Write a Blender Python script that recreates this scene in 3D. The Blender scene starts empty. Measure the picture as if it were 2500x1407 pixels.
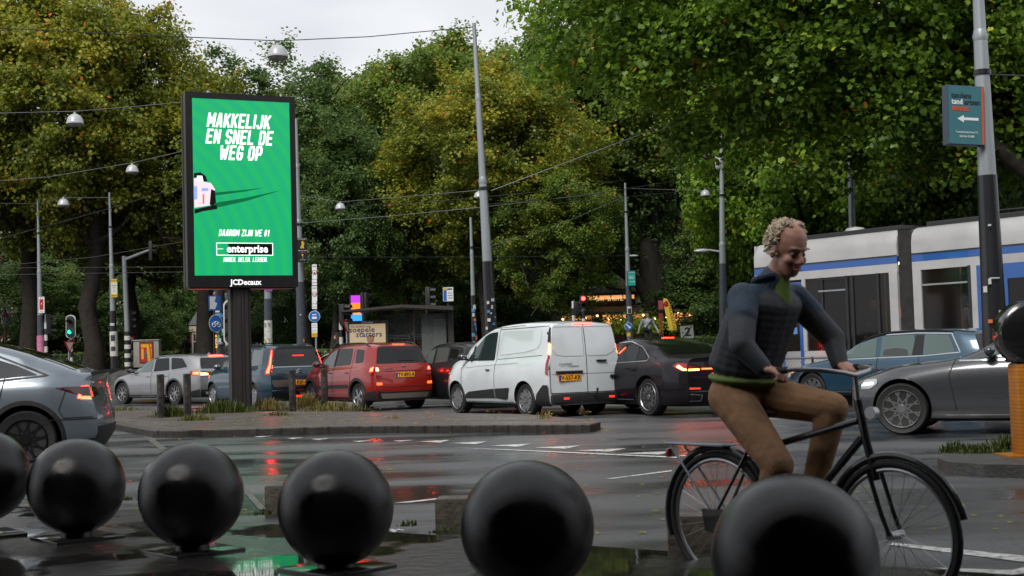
import bpy, bmesh, math, random
import numpy as np
from mathutils import Vector, Matrix, noise
from mathutils.bvhtree import BVHTree
from mathutils.geometry import delaunay_2d_cdt
R = math.radians
SC = bpy.context.scene
COL = SC.collection
PI = math.pi

# ------------------------------------------------------------ camera
CAM_H = 1.25; F = 3200.0; PITCH = math.atan(160/F); ROLL = R(1.6)
_f = Vector((0, math.cos(PITCH), math.sin(PITCH)))
_r0 = Vector((1, 0, 0)); _u0 = Vector((0, -math.sin(PITCH), math.cos(PITCH)))
_r = _r0*math.cos(ROLL) - _u0*math.sin(ROLL)
_u = _u0*math.cos(ROLL) + _r0*math.sin(ROLL)
CAMP = Vector((0, 0, CAM_H))
cd = bpy.data.cameras.new('camera'); cam = bpy.data.objects.new('camera', cd); COL.objects.link(cam)
cd.sensor_width = 36; cd.lens = 36*F/2500; cd.clip_start = 0.1; cd.clip_end = 2000
cd.dof.use_dof = True; cd.dof.focus_distance = 28; cd.dof.aperture_fstop = 5.6
m = Matrix.Identity(4)
for i in range(3):
    m[i][0] = _r[i]; m[i][1] = _u[i]; m[i][2] = -_f[i]; m[i][3] = CAMP[i]
cam.matrix_world = m
SC.camera = cam

def ray(px, py): return _f + _r*((px-1250)/F) + _u*((703.5-py)/F)
def P(px, py, Y):
    d = ray(px, py); return CAMP + d*(Y/d.y)
def gp(px, py, z=0.0):
    d = ray(px, py); return CAMP + d*((z-CAM_H)/d.z)
def px_of(p):
    v = Vector(p)-CAMP; w = v.dot(_f); return (1250+F*v.dot(_r)/w, 703.5-F*v.dot(_u)/w)

# ------------------------------------------------------------ world, sun, exposure
W = bpy.data.worlds.new('World'); SC.world = W; W.use_nodes = True
nt = W.node_tree; N = nt.nodes; L = nt.links
for n in list(N): N.remove(n)
out = N.new('ShaderNodeOutputWorld'); bg = N.new('ShaderNodeBackground')
sky = N.new('ShaderNodeTexSky'); sky.sky_type = 'NISHITA'; sky.sun_disc = False
SUN_EL, SUN_AZ = R(46), R(205)
sky.sun_elevation = SUN_EL; sky.sun_rotation = SUN_AZ; sky.dust_density = 3
hs = N.new('ShaderNodeHueSaturation'); hs.inputs['Saturation'].default_value = 0.12
L.new(sky.outputs[0], hs.inputs['Color'])
tc = N.new('ShaderNodeTexCoord'); mp = N.new('ShaderNodeMapping'); mp.inputs['Scale'].default_value = (1.2, 1.2, 4)
nz = N.new('ShaderNodeTexNoise'); nz.inputs['Scale'].default_value = 2.1; nz.inputs['Detail'].default_value = 5; nz.inputs['Roughness'].default_value = .45
L.new(tc.outputs['Generated'], mp.inputs[0]); L.new(mp.outputs[0], nz.inputs['Vector'])
cr = N.new('ShaderNodeValToRGB'); cr.color_ramp.elements[0].position = .32; cr.color_ramp.elements[1].position = .68
cr.color_ramp.elements[0].color = (4.6, 4.9, 5.5, 1); cr.color_ramp.elements[1].color = (9.0, 9.1, 9.3, 1)
L.new(nz.outputs[0], cr.inputs[0])
mx = N.new('ShaderNodeMixRGB'); mx.inputs[0].default_value = .85
L.new(hs.outputs[0], mx.inputs[1]); L.new(cr.outputs[0], mx.inputs[2])
L.new(mx.outputs[0], bg.inputs[0]); bg.inputs[1].default_value = .07
L.new(bg.outputs[0], out.inputs[0])
sd = bpy.data.lights.new('sun', 'SUN'); sun = bpy.data.objects.new('sun', sd); COL.objects.link(sun)
sd.energy = 1.5; sd.angle = R(25); sd.color = (1, .96, .9)
sv = Vector((math.sin(SUN_AZ)*math.cos(SUN_EL), math.cos(SUN_AZ)*math.cos(SUN_EL), math.sin(SUN_EL)))
sun.rotation_euler = sv.to_track_quat('Z', 'Y').to_euler()
SC.view_settings.view_transform = 'Standard'; SC.view_settings.look = 'None'
SC.view_settings.exposure = 0.88; SC.view_settings.gamma = 1
SC.cycles.use_denoising = True; SC.cycles.max_bounces = 8; SC.cycles.diffuse_bounces = 5
SC.cycles.glossy_bounces = 3; SC.cycles.transparent_max_bounces = 6; SC.cycles.caustics_reflective = False
SC.cycles.sample_clamp_indirect = 4

# ------------------------------------------------------------ materials
MATS = {}
def mat(name, col=(.5,.5,.5), rough=.5, metal=0., var=.0, vscale=6., emit=None, es=0., coat=0., bump=0., bscale=40., rvar=0., spec=.5, streak=False, alpha=1.):
    if name in MATS: return MATS[name]
    M = bpy.data.materials.new(name); M.use_nodes = True; MATS[name] = M
    t = M.node_tree; n = t.nodes; l = t.links; b = n['Principled BSDF']
    b.inputs['Base Color'].default_value = (*col, 1); b.inputs['Roughness'].default_value = rough
    b.inputs['Metallic'].default_value = metal; b.inputs['Coat Weight'].default_value = coat
    b.inputs['Coat Roughness'].default_value = .04; b.inputs['Specular IOR Level'].default_value = spec
    if alpha < 1: b.inputs['Alpha'].default_value = alpha
    if emit: b.inputs['Emission Color'].default_value = (*emit, 1); b.inputs['Emission Strength'].default_value = es
    if var or rvar or bump:
        c = n.new('ShaderNodeTexCoord'); src = c.outputs['Object']
        if streak:
            mpp = n.new('ShaderNodeMapping'); mpp.inputs['Scale'].default_value = (1, 1, .12); l.new(src, mpp.inputs[0]); src = mpp.outputs[0]
        z = n.new('ShaderNodeTexNoise'); z.inputs['Scale'].default_value = vscale; z.inputs['Detail'].default_value = 5
        l.new(src, z.inputs['Vector'])
        if var:
            r_ = n.new('ShaderNodeMapRange'); r_.inputs[1].default_value = .3; r_.inputs[2].default_value = .7
            r_.inputs[3].default_value = 1-var; r_.inputs[4].default_value = 1+var; l.new(z.outputs[0], r_.inputs[0])
            v = n.new('ShaderNodeVectorMath'); v.operation = 'SCALE'; v.inputs[0].default_value = col
            l.new(r_.outputs[0], v.inputs['Scale']); l.new(v.outputs[0], b.inputs['Base Color'])
        if rvar:
            r2 = n.new('ShaderNodeMapRange'); r2.inputs[1].default_value = .35; r2.inputs[2].default_value = .65
            r2.inputs[3].default_value = max(.02, rough-rvar); r2.inputs[4].default_value = rough+rvar
            l.new(z.outputs[0], r2.inputs[0]); l.new(r2.outputs[0], b.inputs['Roughness'])
        if bump:
            z2 = n.new('ShaderNodeTexNoise'); z2.inputs['Scale'].default_value = bscale; z2.inputs['Detail'].default_value = 3
            l.new(c.outputs['Object'], z2.inputs['Vector'])
            bp = n.new('ShaderNodeBump'); bp.inputs['Strength'].default_value = bump; bp.inputs['Distance'].default_value = .02
            l.new(z2.outputs[0], bp.inputs['Height']); l.new(bp.outputs[0], b.inputs['Normal'])
    return M

def emis(name, col, s, base=None): return mat(name, base or tuple(c*.6 for c in col), .25, emit=col, es=s)

# ------------------------------------------------------------ mesh builder
class MB:
    def __init__(s): s.v = []; s.f = []
    def add(s, vs, fs):
        o = len(s.v); s.v += [tuple(v) for v in vs]; s.f += [tuple(i+o for i in f) for f in fs]; return s
    def box(s, c, d, rz=0., bev=0., M=None):
        b = bmesh.new(); bmesh.ops.create_cube(b, size=1)
        for v in b.verts: v.co = Vector((v.co.x*d[0], v.co.y*d[1], v.co.z*d[2]))
        if bev: bmesh.ops.bevel(b, geom=b.edges[:], offset=bev, segments=2, affect='EDGES', profile=.6)
        T = Matrix.Translation(c) @ Matrix.Rotation(rz, 4, 'Z') if M is None else M @ Matrix.Translation(c)
        for v in b.verts: v.co = T @ v.co
        b.verts.index_update()
        s.add([v.co[:] for v in b.verts], [[v.index for v in f.verts] for f in b.faces]); b.free(); return s
    def tube(s, pts, rad, n=12, cap=True):
        pts = [Vector(p) for p in pts]
        if not isinstance(rad, (list, tuple)): rad = [rad]*len(pts)
        vs = []; fs = []; pv = None
        for i, p in enumerate(pts):
            d = (pts[min(i+1, len(pts)-1)]-pts[max(i-1, 0)]).normalized()
            a = pv if pv is not None else (Vector((1, 0, 0)) if abs(d.x) < .8 else Vector((0, 1, 0)))
            a = (a-d*a.dot(d)).normalized(); pv = a; bb = d.cross(a)
            for k in range(n):
                t = 2*PI*k/n; vs.append(p+(a*math.cos(t)+bb*math.sin(t))*rad[i])
        for i in range(len(pts)-1):
            for k in range(n):
                k2 = (k+1) % n; fs.append((i*n+k, i*n+k2, (i+1)*n+k2, (i+1)*n+k))
        if cap: fs.append(tuple(range(n))[::-1]); fs.append(tuple((len(pts)-1)*n+k for k in range(n)))
        return s.add(vs, fs)
    def lathe(s, prof, n=24, c=(0, 0, 0), axis='Z', M=None):
        vs = []; fs = []
        for (r, z) in prof:
            for k in range(n):
                t = 2*PI*k/n
                p = (r*math.cos(t), r*math.sin(t), z) if axis == 'Z' else (r*math.cos(t), z, r*math.sin(t))
                p = Vector(p)+Vector(c)
                vs.append(M @ p if M else p)
        for i in range(len(prof)-1):
            for k in range(n):
                k2 = (k+1) % n; f = (i*n+k, i*n+k2, (i+1)*n+k2, (i+1)*n+k); fs.append(f if axis == 'Z' else f[::-1])
        e = tuple(range(n)); e2 = tuple((len(prof)-1)*n+k for k in range(n))
        if axis == 'Z': fs.append(e[::-1]); fs.append(e2)
        else: fs.append(e); fs.append(e2[::-1])
        return s.add(vs, fs)
    def prism(s, poly, t, M=None):          # poly in local XZ, thickness along +Y (t)
        n = len(poly); vs = [Vector((x, 0, z)) for x, z in poly]+[Vector((x, t, z)) for x, z in poly]
        if M: vs = [M @ v for v in vs]
        fs = [tuple(range(n)), tuple(range(2*n-1, n-1, -1))]
        for i in range(n): j = (i+1) % n; fs.append((j, i, n+i, n+j))
        return s.add(vs, fs)
    def ball(s, c, r, n=16, sq=(1, 1, 1), M=None):
        vs = []; fs = []; m_ = n//2
        for i in range(m_+1):
            a = PI*i/m_
            for k in range(n):
                t = 2*PI*k/n; p = Vector((c[0]+r*sq[0]*math.sin(a)*math.cos(t), c[1]+r*sq[1]*math.sin(a)*math.sin(t), c[2]-r*sq[2]*math.cos(a)))
                vs.append(M @ p if M else p)
        for i in range(m_):
            for k in range(n):
                k2 = (k+1) % n; fs.append((i*n+k, i*n+k2, (i+1)*n+k2, (i+1)*n+k))
        return s.add(vs, fs)
    def build(s, name, mt, parent=None, smooth=35, loc=None):
        me = bpy.data.meshes.new(name); me.from_pydata(s.v, [], s.f)
        b = bmesh.new(); b.from_mesh(me); bmesh.ops.remove_doubles(b, verts=b.verts, dist=1e-5)
        bmesh.ops.dissolve_degenerate(b, dist=1e-6, edges=b.edges)
        bmesh.ops.recalc_face_normals(b, faces=b.faces); b.to_mesh(me); b.free()
        return link(name, me, mt, parent, smooth, loc)

def link(name, me, mt, parent=None, smooth=35, loc=None):
    if mt is not None and not len(me.materials): me.materials.append(mt)
    if smooth:
        me.polygons.foreach_set('use_smooth', [True]*len(me.polygons)); me.set_sharp_from_angle(angle=R(smooth))
    o = bpy.data.objects.new(name, me); COL.objects.link(o)
    if parent: o.parent = parent
    if loc is not None: o.location = loc
    return o
def tag(o, label=None, cat=None, group=None, kind=None):
    if label: o['label'] = label
    if cat: o['category'] = cat
    if group: o['group'] = group
    if kind: o['kind'] = kind
    return o
def empty(name, loc=(0, 0, 0), rz=0., label=None, cat=None, group=None):
    o = bpy.data.objects.new(name, None); o.empty_display_size = .2; COL.objects.link(o)
    o.location = loc; o.rotation_euler = (0, 0, rz); return tag(o, label, cat, group)
def copy_tree(o, parent=None):
    kids = [c for c in bpy.data.objects if c.parent == o]
    c = o.copy(); COL.objects.link(c); c.parent = parent
    for k in kids: copy_tree(k, c)
    return c
def text(name, s, size, mt, parent, M, bold=0., shear=0., ext=.004, align='CENTER', wscale=1., spacing=1.):
    """text standing in local XZ facing -Y, placed by matrix M (parent space)"""
    cu = bpy.data.curves.new(name, 'FONT'); cu.body = s; cu.size = size; cu.align_x = align; cu.align_y = 'CENTER'
    cu.extrude = ext; cu.offset = bold; cu.shear = shear; cu.resolution_u = 2; cu.space_character = spacing; cu.space_line = .92
    o = bpy.data.objects.new(name, cu); COL.objects.link(o)
    me = bpy.data.meshes.new_from_object(o.evaluated_get(bpy.context.evaluated_depsgraph_get()))
    bpy.data.objects.remove(o); bpy.data.curves.remove(cu)
    me.transform(M @ Matrix.Rotation(R(90), 4, 'X') @ Matrix.Diagonal((wscale, 1, 1, 1)))
    me.materials.clear()
    return link(name, me, mt, parent, 0)
GLY = {'M': [[(0, 0), (0, 1), (.5, .3), (1, 1), (1, 0)]], 'A': [[(0, 0), (.4, 1), (.6, 1), (1, 0)], [(.18, .27), (.82, .27)]], 'K': [[(0, 0), (0, 1)], [(1, 1), (.12, .48)], [(.3, .6), (1, 0)]], 'E': [[(1, 0), (0, 0), (0, 1), (1, 1)], [(0, .5), (.85, .5)]],
 'L': [[(0, 1), (0, 0), (.95, 0)]], 'I': [[(.5, 0), (.5, 1)]], 'J': [[(1, 1), (1, .18), (.8, 0), (.25, 0), (.05, .18)]], 'N': [[(0, 0), (0, 1), (1, 0), (1, 1)]], 'D': [[(0, 0), (0, 1), (.72, 1), (1, .8), (1, .2), (.72, 0), (0, 0)]],
 'S': [[(1, .82), (.8, 1), (.2, 1), (0, .84), (0, .64), (.2, .53), (.8, .45), (1, .34), (1, .16), (.8, 0), (.2, 0), (0, .18)]], 'W': [[(0, 1), (.22, 0), (.5, .7), (.78, 0), (1, 1)]], 'G': [[(1, .8), (.78, 1), (.22, 1), (0, .8), (0, .2), (.22, 0), (.78, 0), (1, .2), (1, .45), (.6, .45)]],
 'O': [[(.22, 0), (0, .2), (0, .8), (.22, 1), (.78, 1), (1, .8), (1, .2), (.78, 0), (.22, 0)]], 'P': [[(0, 0), (0, 1), (.8, 1), (1, .84), (1, .56), (.8, .42), (0, .42)]], 'R': [[(0, 0), (0, 1), (.8, 1), (1, .84), (1, .6), (.8, .46), (0, .46)], [(.5, .46), (1, 0)]],
 'U': [[(0, 1), (0, .2), (.22, 0), (.78, 0), (1, .2), (1, 1)]], 'H': [[(0, 0), (0, 1)], [(1, 0), (1, 1)], [(0, .5), (1, .5)]], 'Z': [[(0, 1), (1, 1), (0, 0), (1, 0)]], '#': [[(.2, 0), (.4, 1)], [(.65, 0), (.85, 1)], [(0, .33), (.95, .33)], [(.05, .67), (1, .67)]], '1': [[(.2, .8), (.55, 1), (.55, 0)]], '.': [[(.3, 0), (.3, .04)]]}
def stroke_text(name, s, h, mt, parent, M, wd=.42, th=.15, gap=.32, slant=.16, xs=.68):
    """heavy condensed capitals drawn from strokes, centred, standing in local XZ facing -Y"""
    adv = {'I': .25, 'M': .56, 'W': .62, ' ': .28, '.': .2, '1': .3}; x = 0; mb = MB(); y = 0; t = h*th/2; items = []
    for ch in s:
        w = h*adv.get(ch, wd)*xs
        if ch not in ' ':
            for pl in GLY[ch]:
                P_ = [Vector((x+px*(w if ch != 'I' else w*.0+.0)+(0 if ch != 'I' else 0), t+pz*(h-2*t))) for px, pz in pl]; items.append(P_)
        x += (w if ch != 'I' else 0)+h*gap*xs*(1 if ch != ' ' else .4)
    x -= h*gap*xs
    for P_ in items:
        for a, b in zip(P_, P_[1:]):
            d = (b-a).normalized(); n_ = Vector((-d.y, d.x))*t; e = d*t*.75; y -= .00015
            q = [a-e-n_, b+e-n_, b+e+n_, a-e+n_]; mb.add([M @ Vector((v.x-x/2+(v.y-h/2)*slant, y, min(h, max(0, v.y))-h/2)) for v in q], [(0, 1, 2, 3)])
    return mb.build(name, mt, parent, 0)
def T(x, y, z): return Matrix.Translation((x, y, z))
def RZ(a): return Matrix.Rotation(a, 4, 'Z')

def G(y):                                    # the ground rises towards the bridge behind the junction
    t = min(1, max(0, (y-41)/16.0)); return (t*t*(3-2*t))*1.0 + min(.35, max(0, y-70)*.006)
# ------------------------------------------------------------ ground
def ground_mat():
    M = bpy.data.materials.new('wet_asphalt'); M.use_nodes = True; t = M.node_tree; n = t.nodes; l = t.links; b = n['Principled BSDF']
    c = n.new('ShaderNodeTexCoord'); O = c.outputs['Object']
    def noise_(sc, det, scale=(1, 1, 1), rough=.5):
        mp = n.new('ShaderNodeMapping'); mp.inputs['Scale'].default_value = scale; l.new(O, mp.inputs[0])
        z = n.new('ShaderNodeTexNoise'); z.inputs['Scale'].default_value = sc; z.inputs['Detail'].default_value = det; z.inputs['Roughness'].default_value = rough
        l.new(mp.outputs[0], z.inputs['Vector']); return z.outputs[0]
    def ramp(src, a, b_, lo, hi):
        r_ = n.new('ShaderNodeMapRange'); r_.inputs[1].default_value = a; r_.inputs[2].default_value = b_
        r_.inputs[3].default_value = lo; r_.inputs[4].default_value = hi; l.new(src, r_.inputs[0]); return r_.outputs[0]
    big = noise_(.55, 4, (.45, 1.3, 1)); fine = noise_(38, 3, rough=.8); mid = noise_(9, 4)
    col = n.new('ShaderNodeMixRGB'); col.inputs[1].default_value = (.028, .030, .033, 1); col.inputs[2].default_value = (.095, .098, .102, 1)
    l.new(ramp(big, .4, .62, 0, 1), col.inputs[0])
    col2 = n.new('ShaderNodeMixRGB'); col2.blend_type = 'MULTIPLY'; col2.inputs[0].default_value = .6; l.new(col.outputs[0], col2.inputs[1])
    l.new(ramp(fine, .38, .62, .25, 1.5), col2.inputs[2]); l.new(col2.outputs[0], b.inputs['Base Color'])
    l.new(ramp(big, .36, .56, .11, .42), b.inputs['Roughness']); b.inputs['Specular IOR Level'].default_value = .55
    add = n.new('ShaderNodeMath'); add.operation = 'ADD'
    sc1 = ramp(noise_(2.2, 3, (.25, 1.6, 1)), 0, 1, 0, 1.4); sc2 = ramp(mid, 0, 1, 0, .12); l.new(sc1, add.inputs[0]); l.new(sc2, add.inputs[1])
    add2 = n.new('ShaderNodeMath'); add2.operation = 'ADD'; l.new(add.outputs[0], add2.inputs[0])
    mul = n.new('ShaderNodeMath'); mul.operation = 'MULTIPLY'; l.new(ramp(noise_(34, 3, rough=.7), 0, 1, 0, .42), mul.inputs[0]); l.new(ramp(big, .42, .6, .25, 1), mul.inputs[1])
    l.new(mul.outputs[0], add2.inputs[1])
    bp = n.new('ShaderNodeBump'); bp.inputs['Strength'].default_value = .55; bp.inputs['Distance'].default_value = .02
    l.new(add2.outputs[0], bp.inputs['Height']); l.new(bp.outputs[0], b.inputs['Normal'])
    MATS['asphalt'] = M; return M
def paver_mat(name, c1, c2, scale, rough, puddle=0.0, mortar=(.01, .01, .01)):
    M = bpy.data.materials.new(name); M.use_nodes = True; t = M.node_tree; n = t.nodes; l = t.links; b = n['Principled BSDF']
    c = n.new('ShaderNodeTexCoord'); mp = n.new('ShaderNodeMapping'); mp.inputs['Rotation'].default_value = (0, 0, R(8)); l.new(c.outputs['Object'], mp.inputs[0])
    br = n.new('ShaderNodeTexBrick'); br.inputs['Scale'].default_value = scale; br.inputs['Color1'].default_value = (*c1, 1); br.inputs['Color2'].default_value = (*c2, 1)
    br.inputs['Mortar'].default_value = (*mortar, 1); br.inputs['Mortar Size'].default_value = .02; l.new(mp.outputs[0], br.inputs['Vector'])
    z = n.new('ShaderNodeTexNoise'); z.inputs['Scale'].default_value = 1.1; z.inputs['Detail'].default_value = 3; l.new(c.outputs['Object'], z.inputs['Vector'])
    z2 = n.new('ShaderNodeTexNoise'); z2.inputs['Scale'].default_value = 12; z2.inputs['Detail'].default_value = 4; l.new(c.outputs['Object'], z2.inputs['Vector'])
    mu = n.new('ShaderNodeMixRGB'); mu.blend_type = 'MULTIPLY'; mu.inputs[0].default_value = .7; l.new(br.outputs['Color'], mu.inputs[1])
    rr = n.new('ShaderNodeMapRange'); rr.inputs[1].default_value = .3; rr.inputs[2].default_value = .7; rr.inputs[3].default_value = .45; rr.inputs[4].default_value = 1.4
    l.new(z2.outputs[0], rr.inputs[0]); l.new(rr.outputs[0], mu.inputs[2]); l.new(mu.outputs[0], b.inputs['Base Color'])
    h = n.new('ShaderNodeMath'); h.operation = 'MULTIPLY_ADD'; l.new(br.outputs['Fac'], h.inputs[0]); h.inputs[1].default_value = -.5; l.new(z2.outputs[0], h.inputs[2])
    bp = n.new('ShaderNodeBump'); bp.inputs['Distance'].default_value = .012; l.new(h.outputs[0], bp.inputs['Height'])
    pm = n.new('ShaderNodeMapRange'); pm.inputs[1].default_value = .47; pm.inputs[2].default_value = .53; l.new(z.outputs[0], pm.inputs[0])
    if puddle:
        pm.inputs[3].default_value = rough; pm.inputs[4].default_value = .03
        p2 = n.new('ShaderNodeMapRange'); p2.inputs[1].default_value = .47; p2.inputs[2].default_value = .53; p2.inputs[3].default_value = .6; p2.inputs[4].default_value = .015
        l.new(z.outputs[0], p2.inputs[0]); l.new(p2.outputs[0], bp.inputs['Strength'])
    else:
        pm.inputs[3].default_value = rough-.12; pm.inputs[4].default_value = rough+.12; bp.inputs['Strength'].default_value = .6
    l.new(pm.outputs[0], b.inputs['Roughness']); l.new(bp.outputs[0], b.inputs['Normal'])
    return M
GM = ground_mat()
ys = [-60, -20, -5, 0, 4, 8, 12, 16, 20, 24, 28, 32, 36, 40] + [42+i*2 for i in range(32)] + [110, 125, 150, 200, 300, 500, 900, 1500]
xs = [-1200, -500, -200, -100, -60, -40, -20, 0, 20, 40, 60, 100, 200, 500, 1200]
mb = MB(); vs = [(x, y, G(y)) for y in ys for x in xs]; nx = len(xs)
mb.add(vs, [(j*nx+i, j*nx+i+1, (j+1)*nx+i+1, (j+1)*nx+i) for j in range(len(ys)-1) for i in range(nx-1)])
tag(mb.build('road', GM, smooth=60), kind='structure')

def slab(name, poly, z0, z1, mt, edge=None, **kw):
    """raised pavement: polygon of (x,y) with top z1 and side down to z0"""
    n = len(poly); mb = MB()
    top = [(x, y, z1+G(y)) for x, y in poly]; bot = [(x, y, z0+G(y)) for x, y in poly]
    mb.add(top+bot, [tuple(range(n))]+[(i, (i+1) % n, n+(i+1) % n, n+i) for i in range(n)])
    return tag(mb.build(name, mt, smooth=0), kind='structure')
def sheet(name, poly, z, mt, kind='structure', sub=1):
    mb = MB(); pts = []
    mb.add([(x, y, z+G(y)) for x, y in poly], [tuple(range(len(poly)))])
    return tag(mb.build(name, mt, smooth=0), kind=kind)
def kerb(name, line, w, z1, mt, z0=-.05):
    """a kerb stone line along polyline (x,y); w to its left side"""
    mb = MB(); L_ = [Vector((x, y, 0)) for x, y in line]; n = len(L_); ring = []
    for i, p in enumerate(L_):
        d = (L_[min(i+1, n-1)]-L_[max(0, i-1)]).normalized(); nn = Vector((-d.y, d.x, 0))
        g = G(p.y); q = p+nn*w
        ring.append([(p.x, p.y, z0+g), (p.x, p.y, z1-.02+g), (*(p+nn*.02).xy, z1+g), (q.x, q.y, z1+g), (q.x, q.y, z0+g)])
    vs = [v for r_ in ring for v in r_]
    fs = [(i*5+k, (i+1)*5+k, (i+1)*5+k+1, i*5+k+1) for i in range(n-1) for k in range(4)]
    fs += [(0, 1, 2, 3, 4), tuple((n-1)*5+k for k in range(5))]
    mb.add(vs, fs); return tag(mb.build(name, mt, smooth=30), kind='structure')

pav_near = paver_mat('wet_pavers', (.016, .014, .013), (.03, .026, .023), 3.2, .3, 1.0)
pav_isl = paver_mat('island_bricks', (.085, .07, .06), (.14, .115, .1), 4.5, .5)
kerb_m = mat('kerb_stone', (.06, .058, .055), .4, var=.3, vscale=9, bump=.3)
# near pavement (edge runs obliquely in front of the stone blocks)
e0 = gp(-300, 1212, .11); e1 = gp(2900, 1432, .11)
edge = [(e0.x-3, e0.y+.6)] + [((e0.x*(1-t)+e1.x*t), (e0.y*(1-t)+e1.y*t)) for t in (0, .25, .5, .75, 1)] + [(14, 2.2)]
slab('pavement', [(-30, -8), (30, -8), (30, edge[-1][1])] + edge[::-1] + [(-30, edge[0][1])], -.05, .108, pav_near)
kerb('kerb', [(30, edge[-1][1])]+edge[::-1]+[(-30, edge[0][1])], -.18, .082, kerb_m) if False else None
# traffic island
isl = [gp(x, y, .12) for x, y in ((1462, 1027), (1466, 1031), (1440, 1037), (1150, 1039), (850, 1041), (600, 1048), (420, 1052), (370, 1051), (330, 1044), (250, 1028), (150, 1010))]
isl2 = [(p.x, p.y) for p in isl] + [(-16, 37), (-11.2, 36.2), (-7.8, 31.2), (-5.6, 29.4), (-2.2, 26.6), (.2, 24.4)]
slab('traffic_island', isl2, -.05, .12, pav_isl)
kl = [(p.x, p.y) for p in isl[::-1]]
kerb('island_kerb', kl, .16, .126, kerb_m)
# right-hand island with the yellow marker post
ir = [gp(x, y, .12) for x, y in ((2900, 1140), (2700, 1138), (2400, 1134), (2315, 1128), (2288, 1118), (2310, 1108), (2400, 1102), (2700, 1104), (2900, 1106))]
slab('right_traffic_island', [(p.x, p.y) for p in ir][::-1], -.05, .12, mat('worn_concrete', (.05, .05, .048), .5, var=.35, vscale=5, bump=.4))
# tram platform and its light concrete strip
def band(name, off0, off1, z, mt, y0=16, y1=60, z0=None):
    # lines parallel to the queue direction (-.6,.8)
    a = Vector((9.3, 21.4)); d = Vector((-.6, .8)); nn = Vector((.8, .6))
    pts = [a+d*((t-21.4)/.8)+nn*off0 for t in (y0, 24, 28, 32, 36, 40, 44, 48, 54, y1)] + [a+d*((t-21.4)/.8)+nn*off1 for t in (y1, 54, 48, 44, 40, 36, 32, 28, 24, y0)]
    q = [(p.x, p.y) for p in pts]; n = len(q)//2
    mb = MB(); mb.add([(x, y, z+G(y)) for x, y in q], [(i, i+1, 2*n-2-i, 2*n-1-i) for i in range(n-1)])
    if z0 is not None: mb.add([(x, y, z+G(y)) for x, y in q[:n]]+[(x, y, z0+G(y)) for x, y in q[:n]], [(i, n+i, n+i+1, i+1) for i in range(n-1)])
    return tag(mb.build(name, mt, smooth=0), kind='structure')
conc = mat('pale_concrete', (.26, .26, .25), .45, var=.15, vscale=3, rvar=.15)
band('tram_platform', 1.6, 3.2, .16, conc, y0=18, y1=36, z0=-.05)
band('tram_track_bed', 3.2, 8.5, .05, mat('track_bed', (.10, .10, .10), .5, var=.3, vscale=4, bump=.3))
# cycle path far left, reddish asphalt, with kerb and verge
sheet('cycle_path', [(-40, 50), (-17, 56.5), (-10.5, 55.5), (-9, 58), (-16, 60.5), (-40, 58)], .006, mat('red_asphalt', (.17, .065, .045), .35, var=.2, rvar=.1))
kerb('verge_kerb', [(-45, 54.5), (-30, 59.6), (-22, 62.5), (-14, 62.5), (-8, 61)], .2, .14, mat('light_kerb', (.2, .2, .19), .5, var=.2))
slab('verge', [(-60, 55), (-45, 54.75), (-30, 59.85), (-22, 62.75), (-14, 62.75), (-8, 61.25), (-4, 66), (-4, 90), (-60, 90)], -.3, .12, mat('verge_soil', (.05, .06, .025), .9, var=.4, vscale=2, bump=.5))
# road markings
white = mat('road_paint', (.55, .55, .53), .35, var=.35, vscale=14, rvar=.15)
def mark(pts, name='road_marking', z=.005):
    q = [gp(x, y, z) for x, y in pts]; mb = MB(); mb.add([(p.x, p.y, z+G(p.y)) for p in q], [tuple(range(len(q)))])
    return mb
mm = MB()
def mk(pts): mm.add(*((lambda b: (b.v, b.f))(mark(pts))))
for (x, y) in ((1522, 1108), (1412, 1101), (1312, 1094), (1205, 1089), (1110, 1083), (1030, 1079)):   # shark teeth
    w = (x-1030)/492*55+60
    mk([(x-w*.1, y-1), (x+w*.75, y+1.8), (x+w*1.15, y-7+(1522-x)*.004)])
mk([(1610, 1101), (1655, 1109), (1720, 1107), (1690, 1099)][:0] or [(1640, 1113), (1700, 1116), (1750, 1106)])
for (x, y, w) in ((960, 1076, 55), (860, 1077, 50), (760, 1072, 50), (700, 1070, 45), (620, 1066, 45), (560, 1064, 40), (500, 1062, 35)):
    mk([(x, y), (x+w*.3, y+2.2), (x+w, y-2)])
mk([(1110, 1093), (1280, 1101), (1660, 1118.5), (1660, 1115.5), (1280, 1099)])
mk([(1000, 1227), (1110, 1215), (1110, 1212), (960, 1228)]); mk([(1490, 1170), (1640, 1151), (1640, 1148), (1480, 1169)])
mk([(560, 1290), (600, 1290), (380, 1070), (372, 1070)][:0] or [(2180, 1325), (2500, 1357), (2500, 1372), (2170, 1330)])
mk([(2280, 1386), (2440, 1407), (2500, 1400), (2500, 1385), (2470, 1392)])
tag(mm.build('road_markings', white, smooth=0), kind='structure')
# tar seam strips in the road
mm = MB(); mk([(345, 1062), (362, 1061), (408, 1096), (392, 1099)]); mk([(590, 1195), (602, 1190), (652, 1246), (632, 1244)])
tag(mm.build('road_seam', mat('old_concrete', (.09, .085, .075), .5, var=.3), smooth=0), kind='structure')
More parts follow.
